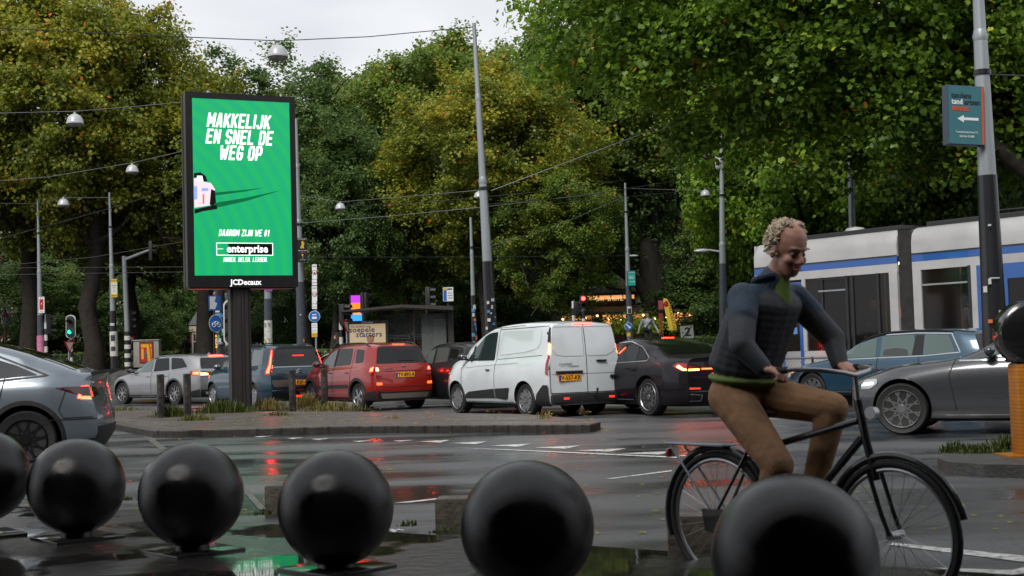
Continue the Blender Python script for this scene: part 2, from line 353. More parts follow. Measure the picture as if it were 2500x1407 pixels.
# ------------------------------------------------------------ trees
rng = np.random.default_rng(7)
def leaf_mat(name, cols, trans=.45):
    M = bpy.data.materials.new(name); M.use_nodes = True; t = M.node_tree; n = t.nodes; l = t.links
    b = n['Principled BSDF']; o = n['Material Output']
    a = n.new('ShaderNodeAttribute'); a.attribute_name = 'tint'
    oi = n.new('ShaderNodeObjectInfo')
    cr = n.new('ShaderNodeValToRGB'); e = cr.color_ramp.elements
    for i, (p, c) in enumerate(cols):
        el = e[i] if i < 2 else e.new(p)
        el.position = p; el.color = (*c, 1)
    l.new(a.outputs['Fac'], cr.inputs[0]); l.new(cr.outputs[0], b.inputs['Base Color'])
    b.inputs['Roughness'].default_value = .42; b.inputs['Specular IOR Level'].default_value = .35
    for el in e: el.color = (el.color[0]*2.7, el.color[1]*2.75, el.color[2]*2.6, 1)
    tr = n.new('ShaderNodeBsdfTranslucent'); l.new(cr.outputs[0], tr.inputs[0]); mxx = n.new('ShaderNodeMixShader'); mxx.inputs[0].default_value = trans
    l.new(b.outputs[0], mxx.inputs[1]); l.new(tr.outputs[0], mxx.inputs[2]); l.new(mxx.outputs[0], o.inputs[0])
    return M
LM = {
 'autumn': leaf_mat('autumn_leaves', [(0, (.035, .05, .008)), (.35, (.075, .09, .012)), (.62, (.13, .13, .014)), (.84, (.19, .16, .016)), (.97, (.21, .11, .015)), (1, (.28, .06, .015))]),
 'mixed': leaf_mat('plane_leaves', [(0, (.03, .05, .01)), (.4, (.06, .09, .014)), (.72, (.10, .12, .018)), (.88, (.19, .17, .02)), (.96, (.26, .10, .02))]),
 'dark': leaf_mat('dark_leaves', [(0, (.02, .04, .012)), (.5, (.045, .075, .02)), (.85, (.08, .11, .03)), (1, (.16, .16, .04))]),
 'fresh': leaf_mat('fresh_leaves', [(0, (.03, .055, .008)), (.4, (.07, .12, .012)), (.75, (.13, .18, .02)), (.92, (.22, .24, .025)), (1, (.33, .12, .02))]),
}
bark = mat('bark', (.022, .018, .013), .85, var=.45, vscale=5, bump=.8, bscale=8)
bark2 = mat('plane_bark', (.11, .09, .055), .8, var=.5, vscale=3, bump=.5, bscale=6)
STAR = np.array([(0, -.45), (.52, -.2), (.28, .08), (.36, .42), (0, .6), (-.36, .42), (-.28, .08), (-.52, -.2)])
KITE = np.array([(0, -.5), (.42, 0), (0, .55), (-.42, .05)])
def leaves_mesh(name, C, nrm_bias, size, tint, shape, mt, rg):
    n = len(C); k = len(shape)
    nv = rg.normal(size=(n, 3))*.8+nrm_bias; nv /= np.linalg.norm(nv, axis=1)[:, None]+1e-9
    a = np.cross(nv, rg.normal(size=(n, 3))); a /= np.linalg.norm(a, axis=1)[:, None]+1e-9
    b = np.cross(nv, a); sz = size*rg.uniform(.6, 1.3, n)
    V = C[:, None, :] + (a[:, None, :]*shape[None, :, 0, None] + b[:, None, :]*shape[None, :, 1, None])*sz[:, None, None]
    V += nv[:, None, :]*(np.abs(shape[None, :, 0, None])*.35*sz[:, None, None])
    V = V.reshape(-1, 3)
    me = bpy.data.meshes.new(name); me.vertices.add(n*k); me.vertices.foreach_set('co', V.astype(np.float32).ravel())
    me.loops.add(n*k); me.loops.foreach_set('vertex_index', np.arange(n*k, dtype=np.int32))
    me.polygons.add(n); me.polygons.foreach_set('loop_start', np.arange(0, n*k, k, dtype=np.int32))
    me.update(calc_edges=True)
    at = me.attributes.new('tint', 'FLOAT', 'FACE'); at.data.foreach_set('value', np.clip(tint, 0, 1).astype(np.float32))
    me.materials.append(mt); return me
def crown(name, seed, rx, ry, rz, nclump, per, leaf, mt, shape=KITE, lob=.25, droop=0., cr=(.8, 1.5), flat=.65):
    rg = np.random.default_rng(seed)
    d = rg.normal(size=(nclump, 3)); d /= np.linalg.norm(d, axis=1)[:, None]
    rad = rg.uniform(.35, 1., nclump)**.5
    ph = rg.uniform(0, 6.28, 6)
    lobe = 1+lob*(np.sin(3*d[:, 0]+ph[0])+np.sin(4*d[:, 1]+ph[1])+np.sin(5*d[:, 2]+ph[2]))/2
    c = d*(rad*lobe)[:, None]*np.array([rx, ry, rz]); c[:, 2] -= droop*(np.linalg.norm(c[:, :2], axis=1)/rx)**2
    cs = rg.uniform(*cr, nclump); ct = rg.normal(0, .13, nclump)
    idx = np.repeat(np.arange(nclump), per); n = len(idx)
    dd = rg.normal(size=(n, 3)); dd /= np.linalg.norm(dd, axis=1)[:, None]
    rr = rg.uniform(0, 1, n)**.45
    off = dd*rr[:, None]*cs[idx][:, None]*np.array([1, 1, flat])
    # sprays: pull leaves towards a few twig directions so that clumps have ragged, pointed edges
    tw = rg.normal(size=(nclump, 7, 3)); tw /= np.linalg.norm(tw, axis=2)[:, :, None]
    ti = rg.integers(0, 7, n); td = tw[idx, ti]; s = rg.uniform(0, 1.35, n)
    off = off*.55 + td*(s*cs[idx])[:, None]*.75
    Cc = c[idx]+off
    out_ = Cc/np.array([rx, ry, rz]); hgt = np.clip(out_[:, 2], -1, 1)
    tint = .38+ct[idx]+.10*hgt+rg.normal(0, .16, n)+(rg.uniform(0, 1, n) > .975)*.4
    me = leaves_mesh(name, Cc, np.array([0, 0, .9])+out_*.5, leaf, tint, shape, mt, rg)
    return me, c
def bez(a, b, c, n=7):
    a, b, c = map(Vector, (a, b, c)); return [a*(1-t)**2+b*2*t*(1-t)+c*t*t for t in [i/(n-1) for i in range(n)]]
def tree(base, h, cz, cme, cl, cscale, tr, label, mt, seed=0, limbs=10, mbark=bark, group=None, rot=0., trunk_top=None, species='plane_tree'):
    """base: (x,y); crown centre at height cz; cme shared crown mesh; cl clump centres"""
    rd = random.Random(seed); g = G(base[1])
    root = empty(species, (base[0], base[1], g), 0, label, 'tree', group)
    cw = bpy.data.objects.new('crown', cme); COL.objects.link(cw); cw.parent = root
    cw.location = (0, 0, cz); cw.scale = cscale; cw.rotation_euler = (0, 0, rot)
    mb = MB(); tt = trunk_top or cz*.62; wob = lambda a: rd.uniform(-a, a)
    p = [(0, 0, -.4), (wob(.1), wob(.1), tt*.15), (wob(.2), wob(.2), tt*.4), (wob(.35), wob(.35), tt*.7), (wob(.4), wob(.4), tt)]
    mb.tube(p, [tr*1.5, tr*1.1, tr*.95, tr*.85, tr*.75], 12)
    Mx = RZ(rot) @ Matrix.Diagonal((*cscale, 1)); top = Vector(p[-1])
    ids = [rd.randrange(len(cl)) for _ in range(limbs)]
    for i in ids:
        e = Mx @ Vector(cl[i]); e.z += cz
        st = top*rd.uniform(.72, 1.) if rd.random() < .6 else top
        midp = (st+e)/2+Vector((wob(.8), wob(.8), -abs(wob(1.2)) if e.z < cz else wob(.8)))
        q = bez(st, midp, e, 8); r0 = tr*rd.uniform(.35, .55)
        mb.tube(q, [r0*(1-.85*k/7) for k in range(8)], 7)
        for _ in range(2):
            j = rd.randrange(3, 7); d = Vector((wob(1), wob(1), wob(.8))).normalized()*rd.uniform(1.2, 2.5)
            mb.tube([q[j], q[j]+d*.5+Vector((0, 0, .2)), q[j]+d], [r0*.35, r0*.22, .02], 5)
    mb.build('trunk', mbark, root, smooth=50)
    return root
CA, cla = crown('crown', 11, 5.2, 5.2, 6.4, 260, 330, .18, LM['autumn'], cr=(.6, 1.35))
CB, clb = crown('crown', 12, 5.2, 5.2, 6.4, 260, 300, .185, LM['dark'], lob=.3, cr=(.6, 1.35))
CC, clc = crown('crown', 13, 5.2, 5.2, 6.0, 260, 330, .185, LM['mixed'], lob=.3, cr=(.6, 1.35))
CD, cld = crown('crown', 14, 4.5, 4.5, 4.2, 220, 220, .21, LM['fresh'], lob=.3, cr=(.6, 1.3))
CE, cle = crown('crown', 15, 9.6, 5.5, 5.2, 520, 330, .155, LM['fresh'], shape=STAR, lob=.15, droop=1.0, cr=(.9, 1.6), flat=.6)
gb = 'trees behind the junction'
def X_(px, Y): return (px-1250)/(F/Y)
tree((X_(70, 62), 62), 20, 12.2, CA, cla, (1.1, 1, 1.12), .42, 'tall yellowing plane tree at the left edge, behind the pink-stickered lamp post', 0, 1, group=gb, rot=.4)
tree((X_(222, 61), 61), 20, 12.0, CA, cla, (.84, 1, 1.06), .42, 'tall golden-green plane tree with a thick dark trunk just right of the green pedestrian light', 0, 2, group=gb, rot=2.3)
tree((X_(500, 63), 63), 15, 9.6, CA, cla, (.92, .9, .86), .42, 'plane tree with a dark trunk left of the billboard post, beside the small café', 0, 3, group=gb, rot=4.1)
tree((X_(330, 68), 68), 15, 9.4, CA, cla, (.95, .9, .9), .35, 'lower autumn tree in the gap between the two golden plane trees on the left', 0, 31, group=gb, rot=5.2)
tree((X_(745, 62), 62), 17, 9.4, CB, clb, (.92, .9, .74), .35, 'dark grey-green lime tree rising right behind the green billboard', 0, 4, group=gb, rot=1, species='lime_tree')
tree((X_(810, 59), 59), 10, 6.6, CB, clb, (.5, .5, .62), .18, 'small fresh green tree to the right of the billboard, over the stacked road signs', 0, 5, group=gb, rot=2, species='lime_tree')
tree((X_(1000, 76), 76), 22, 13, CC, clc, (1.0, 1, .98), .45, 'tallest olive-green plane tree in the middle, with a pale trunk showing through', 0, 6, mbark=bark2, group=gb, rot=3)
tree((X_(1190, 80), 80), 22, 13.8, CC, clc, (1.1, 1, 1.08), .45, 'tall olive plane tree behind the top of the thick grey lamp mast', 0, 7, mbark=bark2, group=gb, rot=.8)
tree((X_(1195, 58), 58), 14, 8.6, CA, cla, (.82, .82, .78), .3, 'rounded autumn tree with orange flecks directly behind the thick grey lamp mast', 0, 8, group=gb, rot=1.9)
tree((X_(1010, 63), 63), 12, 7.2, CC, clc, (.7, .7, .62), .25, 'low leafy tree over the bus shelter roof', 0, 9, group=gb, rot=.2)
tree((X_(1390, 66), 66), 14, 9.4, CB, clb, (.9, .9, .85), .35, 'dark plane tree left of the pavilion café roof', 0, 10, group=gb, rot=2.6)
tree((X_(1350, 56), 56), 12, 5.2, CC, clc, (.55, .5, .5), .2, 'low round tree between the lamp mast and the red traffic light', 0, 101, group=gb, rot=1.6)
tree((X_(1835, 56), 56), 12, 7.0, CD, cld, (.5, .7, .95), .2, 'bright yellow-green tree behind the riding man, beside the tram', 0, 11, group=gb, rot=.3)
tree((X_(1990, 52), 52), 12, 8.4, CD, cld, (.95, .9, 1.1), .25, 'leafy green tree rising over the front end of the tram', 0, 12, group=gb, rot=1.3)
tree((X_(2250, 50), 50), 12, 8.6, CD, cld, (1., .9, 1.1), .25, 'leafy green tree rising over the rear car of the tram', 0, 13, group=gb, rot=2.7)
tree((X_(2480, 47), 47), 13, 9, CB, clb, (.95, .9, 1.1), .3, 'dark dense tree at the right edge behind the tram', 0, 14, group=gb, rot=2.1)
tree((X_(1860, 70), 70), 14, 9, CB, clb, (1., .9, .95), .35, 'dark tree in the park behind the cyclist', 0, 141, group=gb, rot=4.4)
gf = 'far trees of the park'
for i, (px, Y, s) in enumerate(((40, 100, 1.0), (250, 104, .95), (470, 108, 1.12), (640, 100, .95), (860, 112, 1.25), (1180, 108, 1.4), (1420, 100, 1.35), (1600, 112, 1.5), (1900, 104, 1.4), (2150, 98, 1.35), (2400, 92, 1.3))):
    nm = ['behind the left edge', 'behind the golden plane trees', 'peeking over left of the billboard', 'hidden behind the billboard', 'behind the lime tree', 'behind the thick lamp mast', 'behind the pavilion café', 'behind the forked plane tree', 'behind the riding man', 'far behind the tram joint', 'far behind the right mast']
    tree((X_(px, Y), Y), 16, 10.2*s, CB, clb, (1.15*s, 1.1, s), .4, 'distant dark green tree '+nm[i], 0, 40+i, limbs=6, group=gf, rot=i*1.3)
# the forked plane tree behind the pavilion
Yb = 64; root = tree((X_(1600, Yb), Yb), 18, 13.4, CC, clc, (1.05, 1, .95), .62, 'old plane tree with a massive dark forked trunk beside the pavilion café', 0, 77, mbark=bark, group=gb, rot=5, limbs=8, trunk_top=7.5)
g = G(Yb); mb = MB(); bp = Vector((X_(1600, Yb), Yb, g))
def lp(px, py, dy=0): return P(px, py, Yb+dy)-bp
mb.tube([lp(1608, 880), lp(1604, 800), lp(1600, 740)], [1.0, .72, .68], 14)
mb.tube([lp(1596, 770), lp(1606, 700), lp(1598, 640), lp(1592, 590), lp(1578, 530), lp(1570, 440)], [.5, .46, .36, .3, .22, .1], 10)
mb.tube([lp(1600, 760), lp(1560, 690), lp(1510, 660), lp(1480, 610), lp(1440, 575)], [.4, .32, .24, .18, .08], 9)
mb.tube([lp(1615, 760, -1), lp(1650, 715, -1.5), lp(1672, 665, -2), lp(1700, 625, -2.5), lp(1718, 560, -3)], [.4, .3, .26, .2, .08], 9)
mb.tube([lp(1606, 690), lp(1640, 620, 1), lp(1655, 560, 1.5), lp(1660, 440, 2)], [.3, .24, .18, .08], 9)
mb.build('limb', bark, root, smooth=50)
# near overhanging plane tree, trunk outside the frame on the right
Yn = 37; bx = 18.4
root = empty('plane_tree', (bx, Yn, 0), 0, 'huge near plane tree overhanging the whole upper right with large maple-like leaves', 'tree', gb)
cw = link('crown', CE, None, root, 0, (-6.9, 0, 11.5))
mb = MB(); mb.tube([(0, 0, -.3), (0, 0, 2), (-.3, 0, 4.5), (-.8, 0, 7)], [.75, .6, .52, .46], 14)
rd = random.Random(3)
for i in range(26):
    e = Vector(cle[rd.randrange(len(cle))])+Vector((-6.9, 0, 11.5)); st = Vector((-.6, 0, rd.uniform(5, 7)))
    mid_ = (st+e)/2+Vector((0, rd.uniform(-1, 1), rd.uniform(-.4, 1.6))); q = bez(st, mid_, e, 9); r0 = rd.uniform(.12, .3)
    mb.tube(q, [r0*(1-.85*k/8) for k in range(9)], 7)
def ln(px, py, dy=0): return P(px, py, Yn+dy)-Vector((bx, Yn, 0))
mb.tube([ln(2700, 560, -2), ln(2480, 400, -2), ln(2400, 330, -2), ln(2330, 250, -2), ln(2260, 150, -2)], [.32, .24, .16, .12, .05], 8)
mb.tube([ln(2700, 520, -1), ln(2500, 330, -1), ln(2440, 200, -1), ln(2380, 60, -1)], [.3, .2, .14, .06], 8)
mb.build('trunk', bark, root, smooth=50)

for i, (px, Y, sx, sz, lb) in enumerate(((60, 76, .9, .5, 'left edge'), (300, 80, .9, .48, 'utility cabinet'), (420, 92, .9, .6, 'lantern post'), (690, 80, .9, .55, 'poster pole'), (850, 74, 1., .6, 'bus shelter left post'), (1010, 78, 1., .62, 'bus shelter'), (1160, 72, .9, .6, 'thin stickered post'), (1290, 76, .8, .62, 'van roof'), (1420, 88, .9, .75, 'left café corner'), (1680, 84, .9, .8, 'yellow flag'), (1800, 62, .8, .55, 'riding man'), (1990, 66, .9, .6, 'tram front'), (2200, 62, .9, .6, 'tram joint'), (2420, 60, .9, .6, 'right mast'))):
    r_ = tree((X_(px, Y), Y), 6, 3.3*sz/.55, CB, clb, (sx*.85, .6, sz), .12, 'dark bushy shrub mass low behind the '+lb, 0, 200+i, limbs=5, group='tall shrubs between the trunks', rot=i*.9, species='shrub')

for i, (px, Y, cz_, me_, cl_, lb) in enumerate(((-260, 60, 12, CA, cla, 'first tree beyond the left edge'), (-600, 66, 12, CC, clc, 'second tree beyond the left edge'), (-350, 95, 11, CB, clb, 'far tree beyond the left edge'), (2760, 50, 10, CD, cld, 'first tree beyond the right edge'), (3050, 58, 11, CC, clc, 'second tree beyond the right edge'), (2800, 90, 12, CB, clb, 'far tree beyond the right edge'), (3400, 70, 12, CA, cla, 'third tree beyond the right edge'))):
    tree((X_(px, Y), Y), 15, cz_, me_, cl_, (1.1, 1, 1.15), .35, 'plane tree, '+lb, 0, 300+i, limbs=6, group='trees beyond the frame', rot=i)
# ------------------------------------------------------------ cars
def cmr(pts, n_per=6):
    """Catmull-Rom through (x,y) points, dense polyline; a point flagged with a third item True is a sharp corner"""
    P_ = [Vector((p[0], p[1])) for p in pts]; out_ = []
    sh = [len(p) > 2 and p[2] for p in pts]
    for i in range(len(P_)-1):
        p1, p2 = P_[i], P_[i+1]
        p0 = P_[i-1] if i and not sh[i] else p1*2-p2
        p3 = P_[i+2] if i+2 < len(P_) and not sh[i+1] else p2*2-p1
        for k in range(n_per):
            t = k/n_per
            out_.append(.5*((2*p1)+(p2-p0)*t+(2*p0-5*p1+4*p2-p3)*t*t+(3*p1-p0-3*p2+p3)*t**3))
    out_.append(P_[-1]); return out_
def interp(poly, x, ax=0):
    for a, b in zip(poly, poly[1:]):
        if (a[ax] <= x <= b[ax]) or (a[ax] >= x >= b[ax]):
            d = b[ax]-a[ax]; return a[1-ax] if abs(d) < 1e-9 else a[1-ax]+(b[1-ax]-a[1-ax])*(x-a[ax])/d
    return poly[0][1-ax] if abs(x-poly[0][ax]) < abs(x-poly[-1][ax]) else poly[-1][1-ax]
def ss(a, b, t): t = min(1, max(0, (t-a)/(b-a))); return t*t*(3-2*t)

class Car:
    """x: 0 front bumper .. L rear bumper, y: left side of the car is -y (towards the camera), z up"""
    def __init__(s, name, label, cat, L, Wd, top, belt, rear, front, wb, fo, rw, paint, zb=.2, tumble=.2, wround=(.5, .35), roofw=None, glass=None, crown_=.05, rbul=.07, trimh=0):
        s.root = empty(name, label=label, cat=cat); s.L, s.W = L, Wd; s.rw = rw; s.ax = (fo, fo+wb); s.paint = paint
        s.top = cmr(top); s.belt = cmr(belt); s.rear = cmr(rear); s.front = cmr(front); s.zb = zb; s.tumble = tumble; s.wr = wround; s.rbul = rbul
        s.crown = crown_; s.glass = glass or mat('car_glass', (.006, .008, .008), .05, spec=.45)
        s.sec_end = (s.section(0.), s.section(1.)); s.make_body()
    def half_width(s, x, z):
        w = s.W/2; f, r = s.wr; e = 1.
        if x < .9: e = 1-(1-min(1, (x+.03)/.9))**2.6*f*.62
        if x > s.L-.8: e = min(e, 1-(1-min(1, (s.L-x+.03)/.8))**2.8*r*.5)
        return w*e
    def section(s, u):
        L = s.L; xm = u*L; T_ = interp(s.top, xm); B = min(interp(s.belt, xm), T_-.02)
        w = s.half_width(xm, 0); zb = s.zb; H = B-zb; e = min(1, max(0, (T_-B)/.3))
        pts = [(0, zb), (w*.5, zb), (w*.84, zb+.005), (w*.93, zb+.03), (w*.965, zb+.09), (w*.985, zb+H*.25), (w*1.0, zb+H*.5), (w*.995, zb+H*.72), (w*.975, zb+H*.87), (w*.945, zb+H*.965), (w*.92, B)]
        h = T_-B; wr = w*.92-s.tumble*h*(.8+.2*e)
        if h > .3:
            r_ = .09; wr2 = wr
            pts += [(w*.92-(w*.92-wr)*.33, B+(h-r_)*.33), (w*.92-(w*.92-wr)*.68, B+(h-r_)*.68), (wr2, T_-r_), (wr2-.025, T_-.05), (wr2-.08, T_-.02), (wr2*.72, T_-.005), (wr2*.38, T_+.012), (0, T_+.018)]
        else:
            t = h/.3
            wq = w*.92-s.tumble*h
            pts += [(w*.92-(w*.92-wq)*.33-.02, B+(h)*.38), (w*.92-(w*.92-wq)*.68-.045, B+h*.66), (wq-.08, B+h*.84), (wq-.14, B+h*.91), (wq-.21, B+h*.95), (wq*.68, T_-.002), (wq*.36, T_+.012), (0, T_+.018)]
        return pts
    def make_body(s):
        L = s.L; us = []
        for a in s.ax:
            us += [(a+d*.12)/L for d in range(-5, 6)]
        us += [0, .004, .012, .025, .045, .07, .1]+[1-q for q in (0, .004, .012, .025, .045, .07, .1)]+[i/48 for i in range(49)]
        us = sorted(us); q = [us[0]]
        for u in us[1:]:
            if u-q[-1] > .0035: q.append(u)
        q[-1] = 1.; us = q
        secs = [s.section(u) for u in us]; K = len(secs[0]); vs = []; fs = []
        xf = lambda z: interp(s.front, z, 1); xr = lambda z: interp(s.rear, z, 1)
        def X(u, y, z):
            b0 = u*L; wf = ss(.9, 0, b0)*1.; wr = ss(L-.9, L, b0); yy = min(1, abs(y)/(s.W/2))
            return b0+wf*(xf(z)+.16*yy**2.2)+wr*(xr(z)-L-s.rbul*yy**2.2)
        for sg in (-1, 1):
            for u, sec in zip(us, secs):
                for (y, z) in sec: vs.append((X(u, y, z), sg*y, z))
        n = len(us)
        for sd_ in (0, 1):
            o = sd_*n*K
            for i in range(n-1):
                for k in range(K-1):
                    f = (o+i*K+k, o+(i+1)*K+k, o+(i+1)*K+k+1, o+i*K+k+1); fs.append(f if sd_ else f[::-1])
        # end caps as grids
        M_ = 8
        for i, u in ((0, us[0]), (n-1, us[-1])):
            sec = secs[i]; o = len(vs)
            for k in range(K):
                y0, z0 = sec[k]
                for m_ in range(M_+1):
                    y = -y0+2*y0*m_/M_; zc = z0
                    vs.append((X(u, y, zc), y, zc))
            for k in range(K-1):
                for m_ in range(M_):
                    a = o+k*(M_+1)+m_; f = (a, a+1, a+M_+2, a+M_+1); fs.append(f if i else f[::-1])
        me = bpy.data.meshes.new('body'); me.from_pydata(vs, [], fs); b = bmesh.new(); b.from_mesh(me)
        bmesh.ops.remove_doubles(b, verts=b.verts, dist=2e-4); bmesh.ops.dissolve_degenerate(b, dist=1e-5, edges=b.edges)
        bmesh.ops.recalc_face_normals(b, faces=b.faces)
        s.bvh = BVHTree.FromBMesh(b); b.to_mesh(me); b.free()
        me.materials.append(s.paint); body = link('body', me, None, s.root, 0); s.body = body
        cut = MB()
        for a in s.ax:
            for sg in (-1, 1):
                R_ = s.rw+.055; yo = sg*(s.W/2+.2); yi = sg*(s.W/2-.33)
                pr = [(R_*1.0, min(yo, yi)), (R_*1.0, max(yo, yi))]
                cut.lathe(pr, 40, (a, 0, s.rw+.01), 'Y')
        dk = mat('arch_black', (.008, .008, .008), .8)
        co = cut.build('cutter', dk, None, 0)
        md = body.modifiers.new('b', 'BOOLEAN'); md.operation = 'DIFFERENCE'; md.object = co; md.solver = 'EXACT'; md.material_mode = 'TRANSFER'
        bpy.context.view_layer.update()
        nm = bpy.data.meshes.new_from_object(body.evaluated_get(bpy.context.evaluated_depsgraph_get()))
        body.modifiers.clear(); body.data = nm; bpy.data.objects.remove(co)
        nm.polygons.foreach_set('use_smooth', [True]*len(nm.polygons)); nm.set_sharp_from_angle(angle=R(38))
    # --- projected panels
    def clampy(s, y, z, end):
        sec = s.sec_end[end]; m_ = 0
        for (y0, z0), (y1, z1) in zip(sec, sec[1:]):
            if z0-1e-6 <= z <= z1+1e-6: m_ = max(m_, y0 if z1-z0 < 1e-6 else y0+(y1-y0)*(z-z0)/(z1-z0))
        m_ = max(.05, m_-.012); return max(-m_, min(m_, y))
    def hit(s, a, b, side):
        if side in 'BF':
            e = 1 if side == 'B' else 0; b = min(b, s.sec_end[e][-1][1]-.012); a = s.clampy(a, b, e)
        elif side in 'LR':
            yy = min(1, s.half_width(s.L, 0)/(s.W/2)); xm = interp(s.rear, b, 1)-s.rbul*yy**2.2-.012
            yf = min(1, s.half_width(0, 0)/(s.W/2)); xn = interp(s.front, b, 1)+.16*yf**2.2+.012
            a = max(xn, min(xm, a))
        if side in ('L', 'R'):
            sg = -1 if side == 'L' else 1; r_ = s.bvh.ray_cast(Vector((a, sg*3, b)), Vector((0, -sg, 0)), 3.2)
        elif side == 'B': r_ = s.bvh.ray_cast(Vector((s.L+3, a, b)), Vector((-1, 0, 0)), 4.5)
        elif side == 'F': r_ = s.bvh.ray_cast(Vector((-3, a, b)), Vector((1, 0, 0)), 5.5)
        else: r_ = s.bvh.ray_cast(Vector((a, b, 4)), Vector((0, 0, -1)), 4)
        return (r_[0], r_[1]) if r_[0] is not None else None
    def panel(s, name, poly, side, mt, off=.004, res=.06, parent=None, corner=0, thick=0, smooth=True):
        if corner: poly = roundpoly(poly, corner)
        inv = Vector((0, 0, 0)); n = len(poly)
        pts = [Vector(p) for p in poly]
        dense = []
        for i in range(n):
            a, b = pts[i], pts[(i+1) % n]; k = max(1, int((b-a).length/res))
            dense += [a+(b-a)*j/k for j in range(k)]
        ne = len(dense); edges = [(i, (i+1) % ne) for i in range(ne)]
        x0 = min(p.x for p in dense); x1 = max(p.x for p in dense); y0 = min(p.y for p in dense); y1 = max(p.y for p in dense)
        inner = []; a = x0+res*.5
        while a < x1:
            b = y0+res*.5
            while b < y1:
                if inside((a, b), dense) and min((Vector((a, b))-q).length for q in dense) > res*.35: inner.append(Vector((a, b)))
                b += res
            a += res
        r_ = delaunay_2d_cdt(dense+inner, edges, [list(range(ne))], 1, 1e-6)
        vs = []; ok = []
        for v in r_[0]:
            h = s.hit(v.x, v.y, side)
            if h is None: vs.append((0, 0, 0)); ok.append(False)
            else: vs.append(tuple(h[0]+h[1]*off)); ok.append(True)
        fs = [f for f in r_[2] if all(ok[i] for i in f)]
        me = bpy.data.meshes.new(name); me.from_pydata(vs, [], fs)
        b = bmesh.new(); b.from_mesh(me)
        loose = [v for v in b.verts if not v.link_faces]; bmesh.ops.delete(b, geom=loose, context='VERTS')
        if thick: bmesh.ops.solidify(b, geom=b.faces[:], thickness=thick)
        bmesh.ops.recalc_face_normals(b, faces=b.faces); b.to_mesh(me); b.free()
        return link(name, me, mt, parent or s.root, 40)
    def strip(s, name, line, w, side, mt, off=.005, parent=None, close=False, step=.05):
        pts = [Vector(p) for p in line]
        if close: pts.append(pts[0])
        d = []
        for a, b in zip(pts, pts[1:]):
            k = max(1, int((b-a).length/step)); d += [a+(b-a)*j/k for j in range(k)]
        d.append(pts[-1]); mb = MB(); vs = []
        for i, p in enumerate(d):
            t = (d[min(i+1, len(d)-1)]-d[max(i-1, 0)]).normalized(); nn = Vector((-t.y, t.x))*w/2
            hs_ = [s.hit(*(p+nn), side), s.hit(*(p-nn), side)]
            vs.append([None if h is None else tuple(h[0]+h[1]*off) for h in hs_])
        for a, b in zip(vs, vs[1:]):
            if None not in a and None not in b and (Vector(a[0])-Vector(b[0])).length < .4: mb.add([a[0], b[0], b[1], a[1]], [(0, 1, 2, 3)])
        if not mb.f: return None
        return mb
    def lines(s, name, specs, mt, parent=None):
        for (line, w, side) in specs:
            q = s.strip(name, line, w, side, mt)
            if q: q.build(name, mt, parent or s.root, 0)
    def wheels(s, style, spokes, darkc, rimc, tyw=.22, rimr=None, sides=(-1, 1)):
        rr = rimr or s.rw*.66; tm = mat('tyre', (.014, .014, .014), .62, var=.3, vscale=30)
        proto = None
        for a in s.ax:
            for sg in (-1, 1):
                if proto is None:
                    w = empty('wheel'); w.parent = s.root; r = s.rw
                    MB().lathe([(rr, -tyw*.5+.02), (r*.93, -tyw*.5), (r*.985, -tyw*.42), (r, -tyw*.3), (r, tyw*.3), (r*.985, tyw*.42), (r*.93, tyw*.5), (rr, tyw*.5-.02)], 40, axis='Y').build('tyre', tm, w, 40)
                    mb = MB(); yo = -tyw*.5
                    # barrel + lip
                    k = 36; prof = [(rr, yo+.012), (rr*.97, yo-.004), (rr*.93, yo+.008), (rr*.9, yo+.09)]
                    vs = [(q*math.cos(2*PI*i/k), y_, q*math.sin(2*PI*i/k)) for q, y_ in prof for i in range(k)]
                    mb.add(vs, [(j*k+i, j*k+(i+1) % k, (j+1)*k+(i+1) % k, (j+1)*k+i) for j in range(3) for i in range(k)])
                    for i in range(spokes):
                        t = 2*PI*i/spokes+.2; M_ = Matrix.Rotation(t, 4, 'Y')
                        if style == 'double':
                            for dx in (-.03, .03): mb.box((dx+dx*.6, yo+.028, rr*.52), (.022, .03, rr*.84), M=M_ @ Matrix.Rotation(dx*1.8, 4, 'Y'))
                        elif style == 'cover':
                            mb.prism([(-.045, rr*.12), (.045, rr*.12), (.062, rr*.9), (.012, rr*.92), (0, rr*.6), (-.012, rr*.92), (-.062, rr*.9)], .02, M_ @ T(0, yo+.012, 0))
                        else:
                            mb.prism([(-.028, rr*.15), (.028, rr*.15), (.042, rr*.94), (-.042, rr*.94)], .03, M_ @ T(0, yo+.012, 0))
                    mb.lathe([(.002, yo+.006), (rr*.2, yo+.006), (rr*.23, yo+.02), (rr*.23, yo+.05)], 20, axis='Y')
                    mb.build('rim', rimc, w, 35)
                    MB().lathe([(rr*.91, yo+.07), (rr*.91, yo+.09)], 36, axis='Y').build('brake_disc', mat('rim_dark', (.01, .01, .01), .6), w, 0)
                    proto = w
                else: w = copy_tree(proto, s.root)
                w.location = (a, sg*(s.W/2-tyw*.5-.035), s.rw); w.rotation_euler = (0, a*1.7, 0 if sg < 0 else PI)
                if sg > 0: w.rotation_euler = (0, -a*1.7, PI)
    def place(s, rear_px, hd, z=0., axle=1, group=None):
        """put the contact point of the near wheel (axle 0 front, 1 rear) at a pixel of the photo's ground; hd = heading in degrees: 0 = drives to -X, 90 = away (+Y)"""
        p = gp(*rear_px, z) if len(rear_px) == 2 else Vector(rear_px)
        a = -R(hd); s.root.rotation_euler = (0, 0, a)
        lo = Vector((s.ax[axle], -s.W/2+.12, 0)); lo.rotate(Matrix.Rotation(a, 3, 'Z'))
        s.root.location = (p.x-lo.x, p.y-lo.y, z)
        if group: s.root['group'] = group
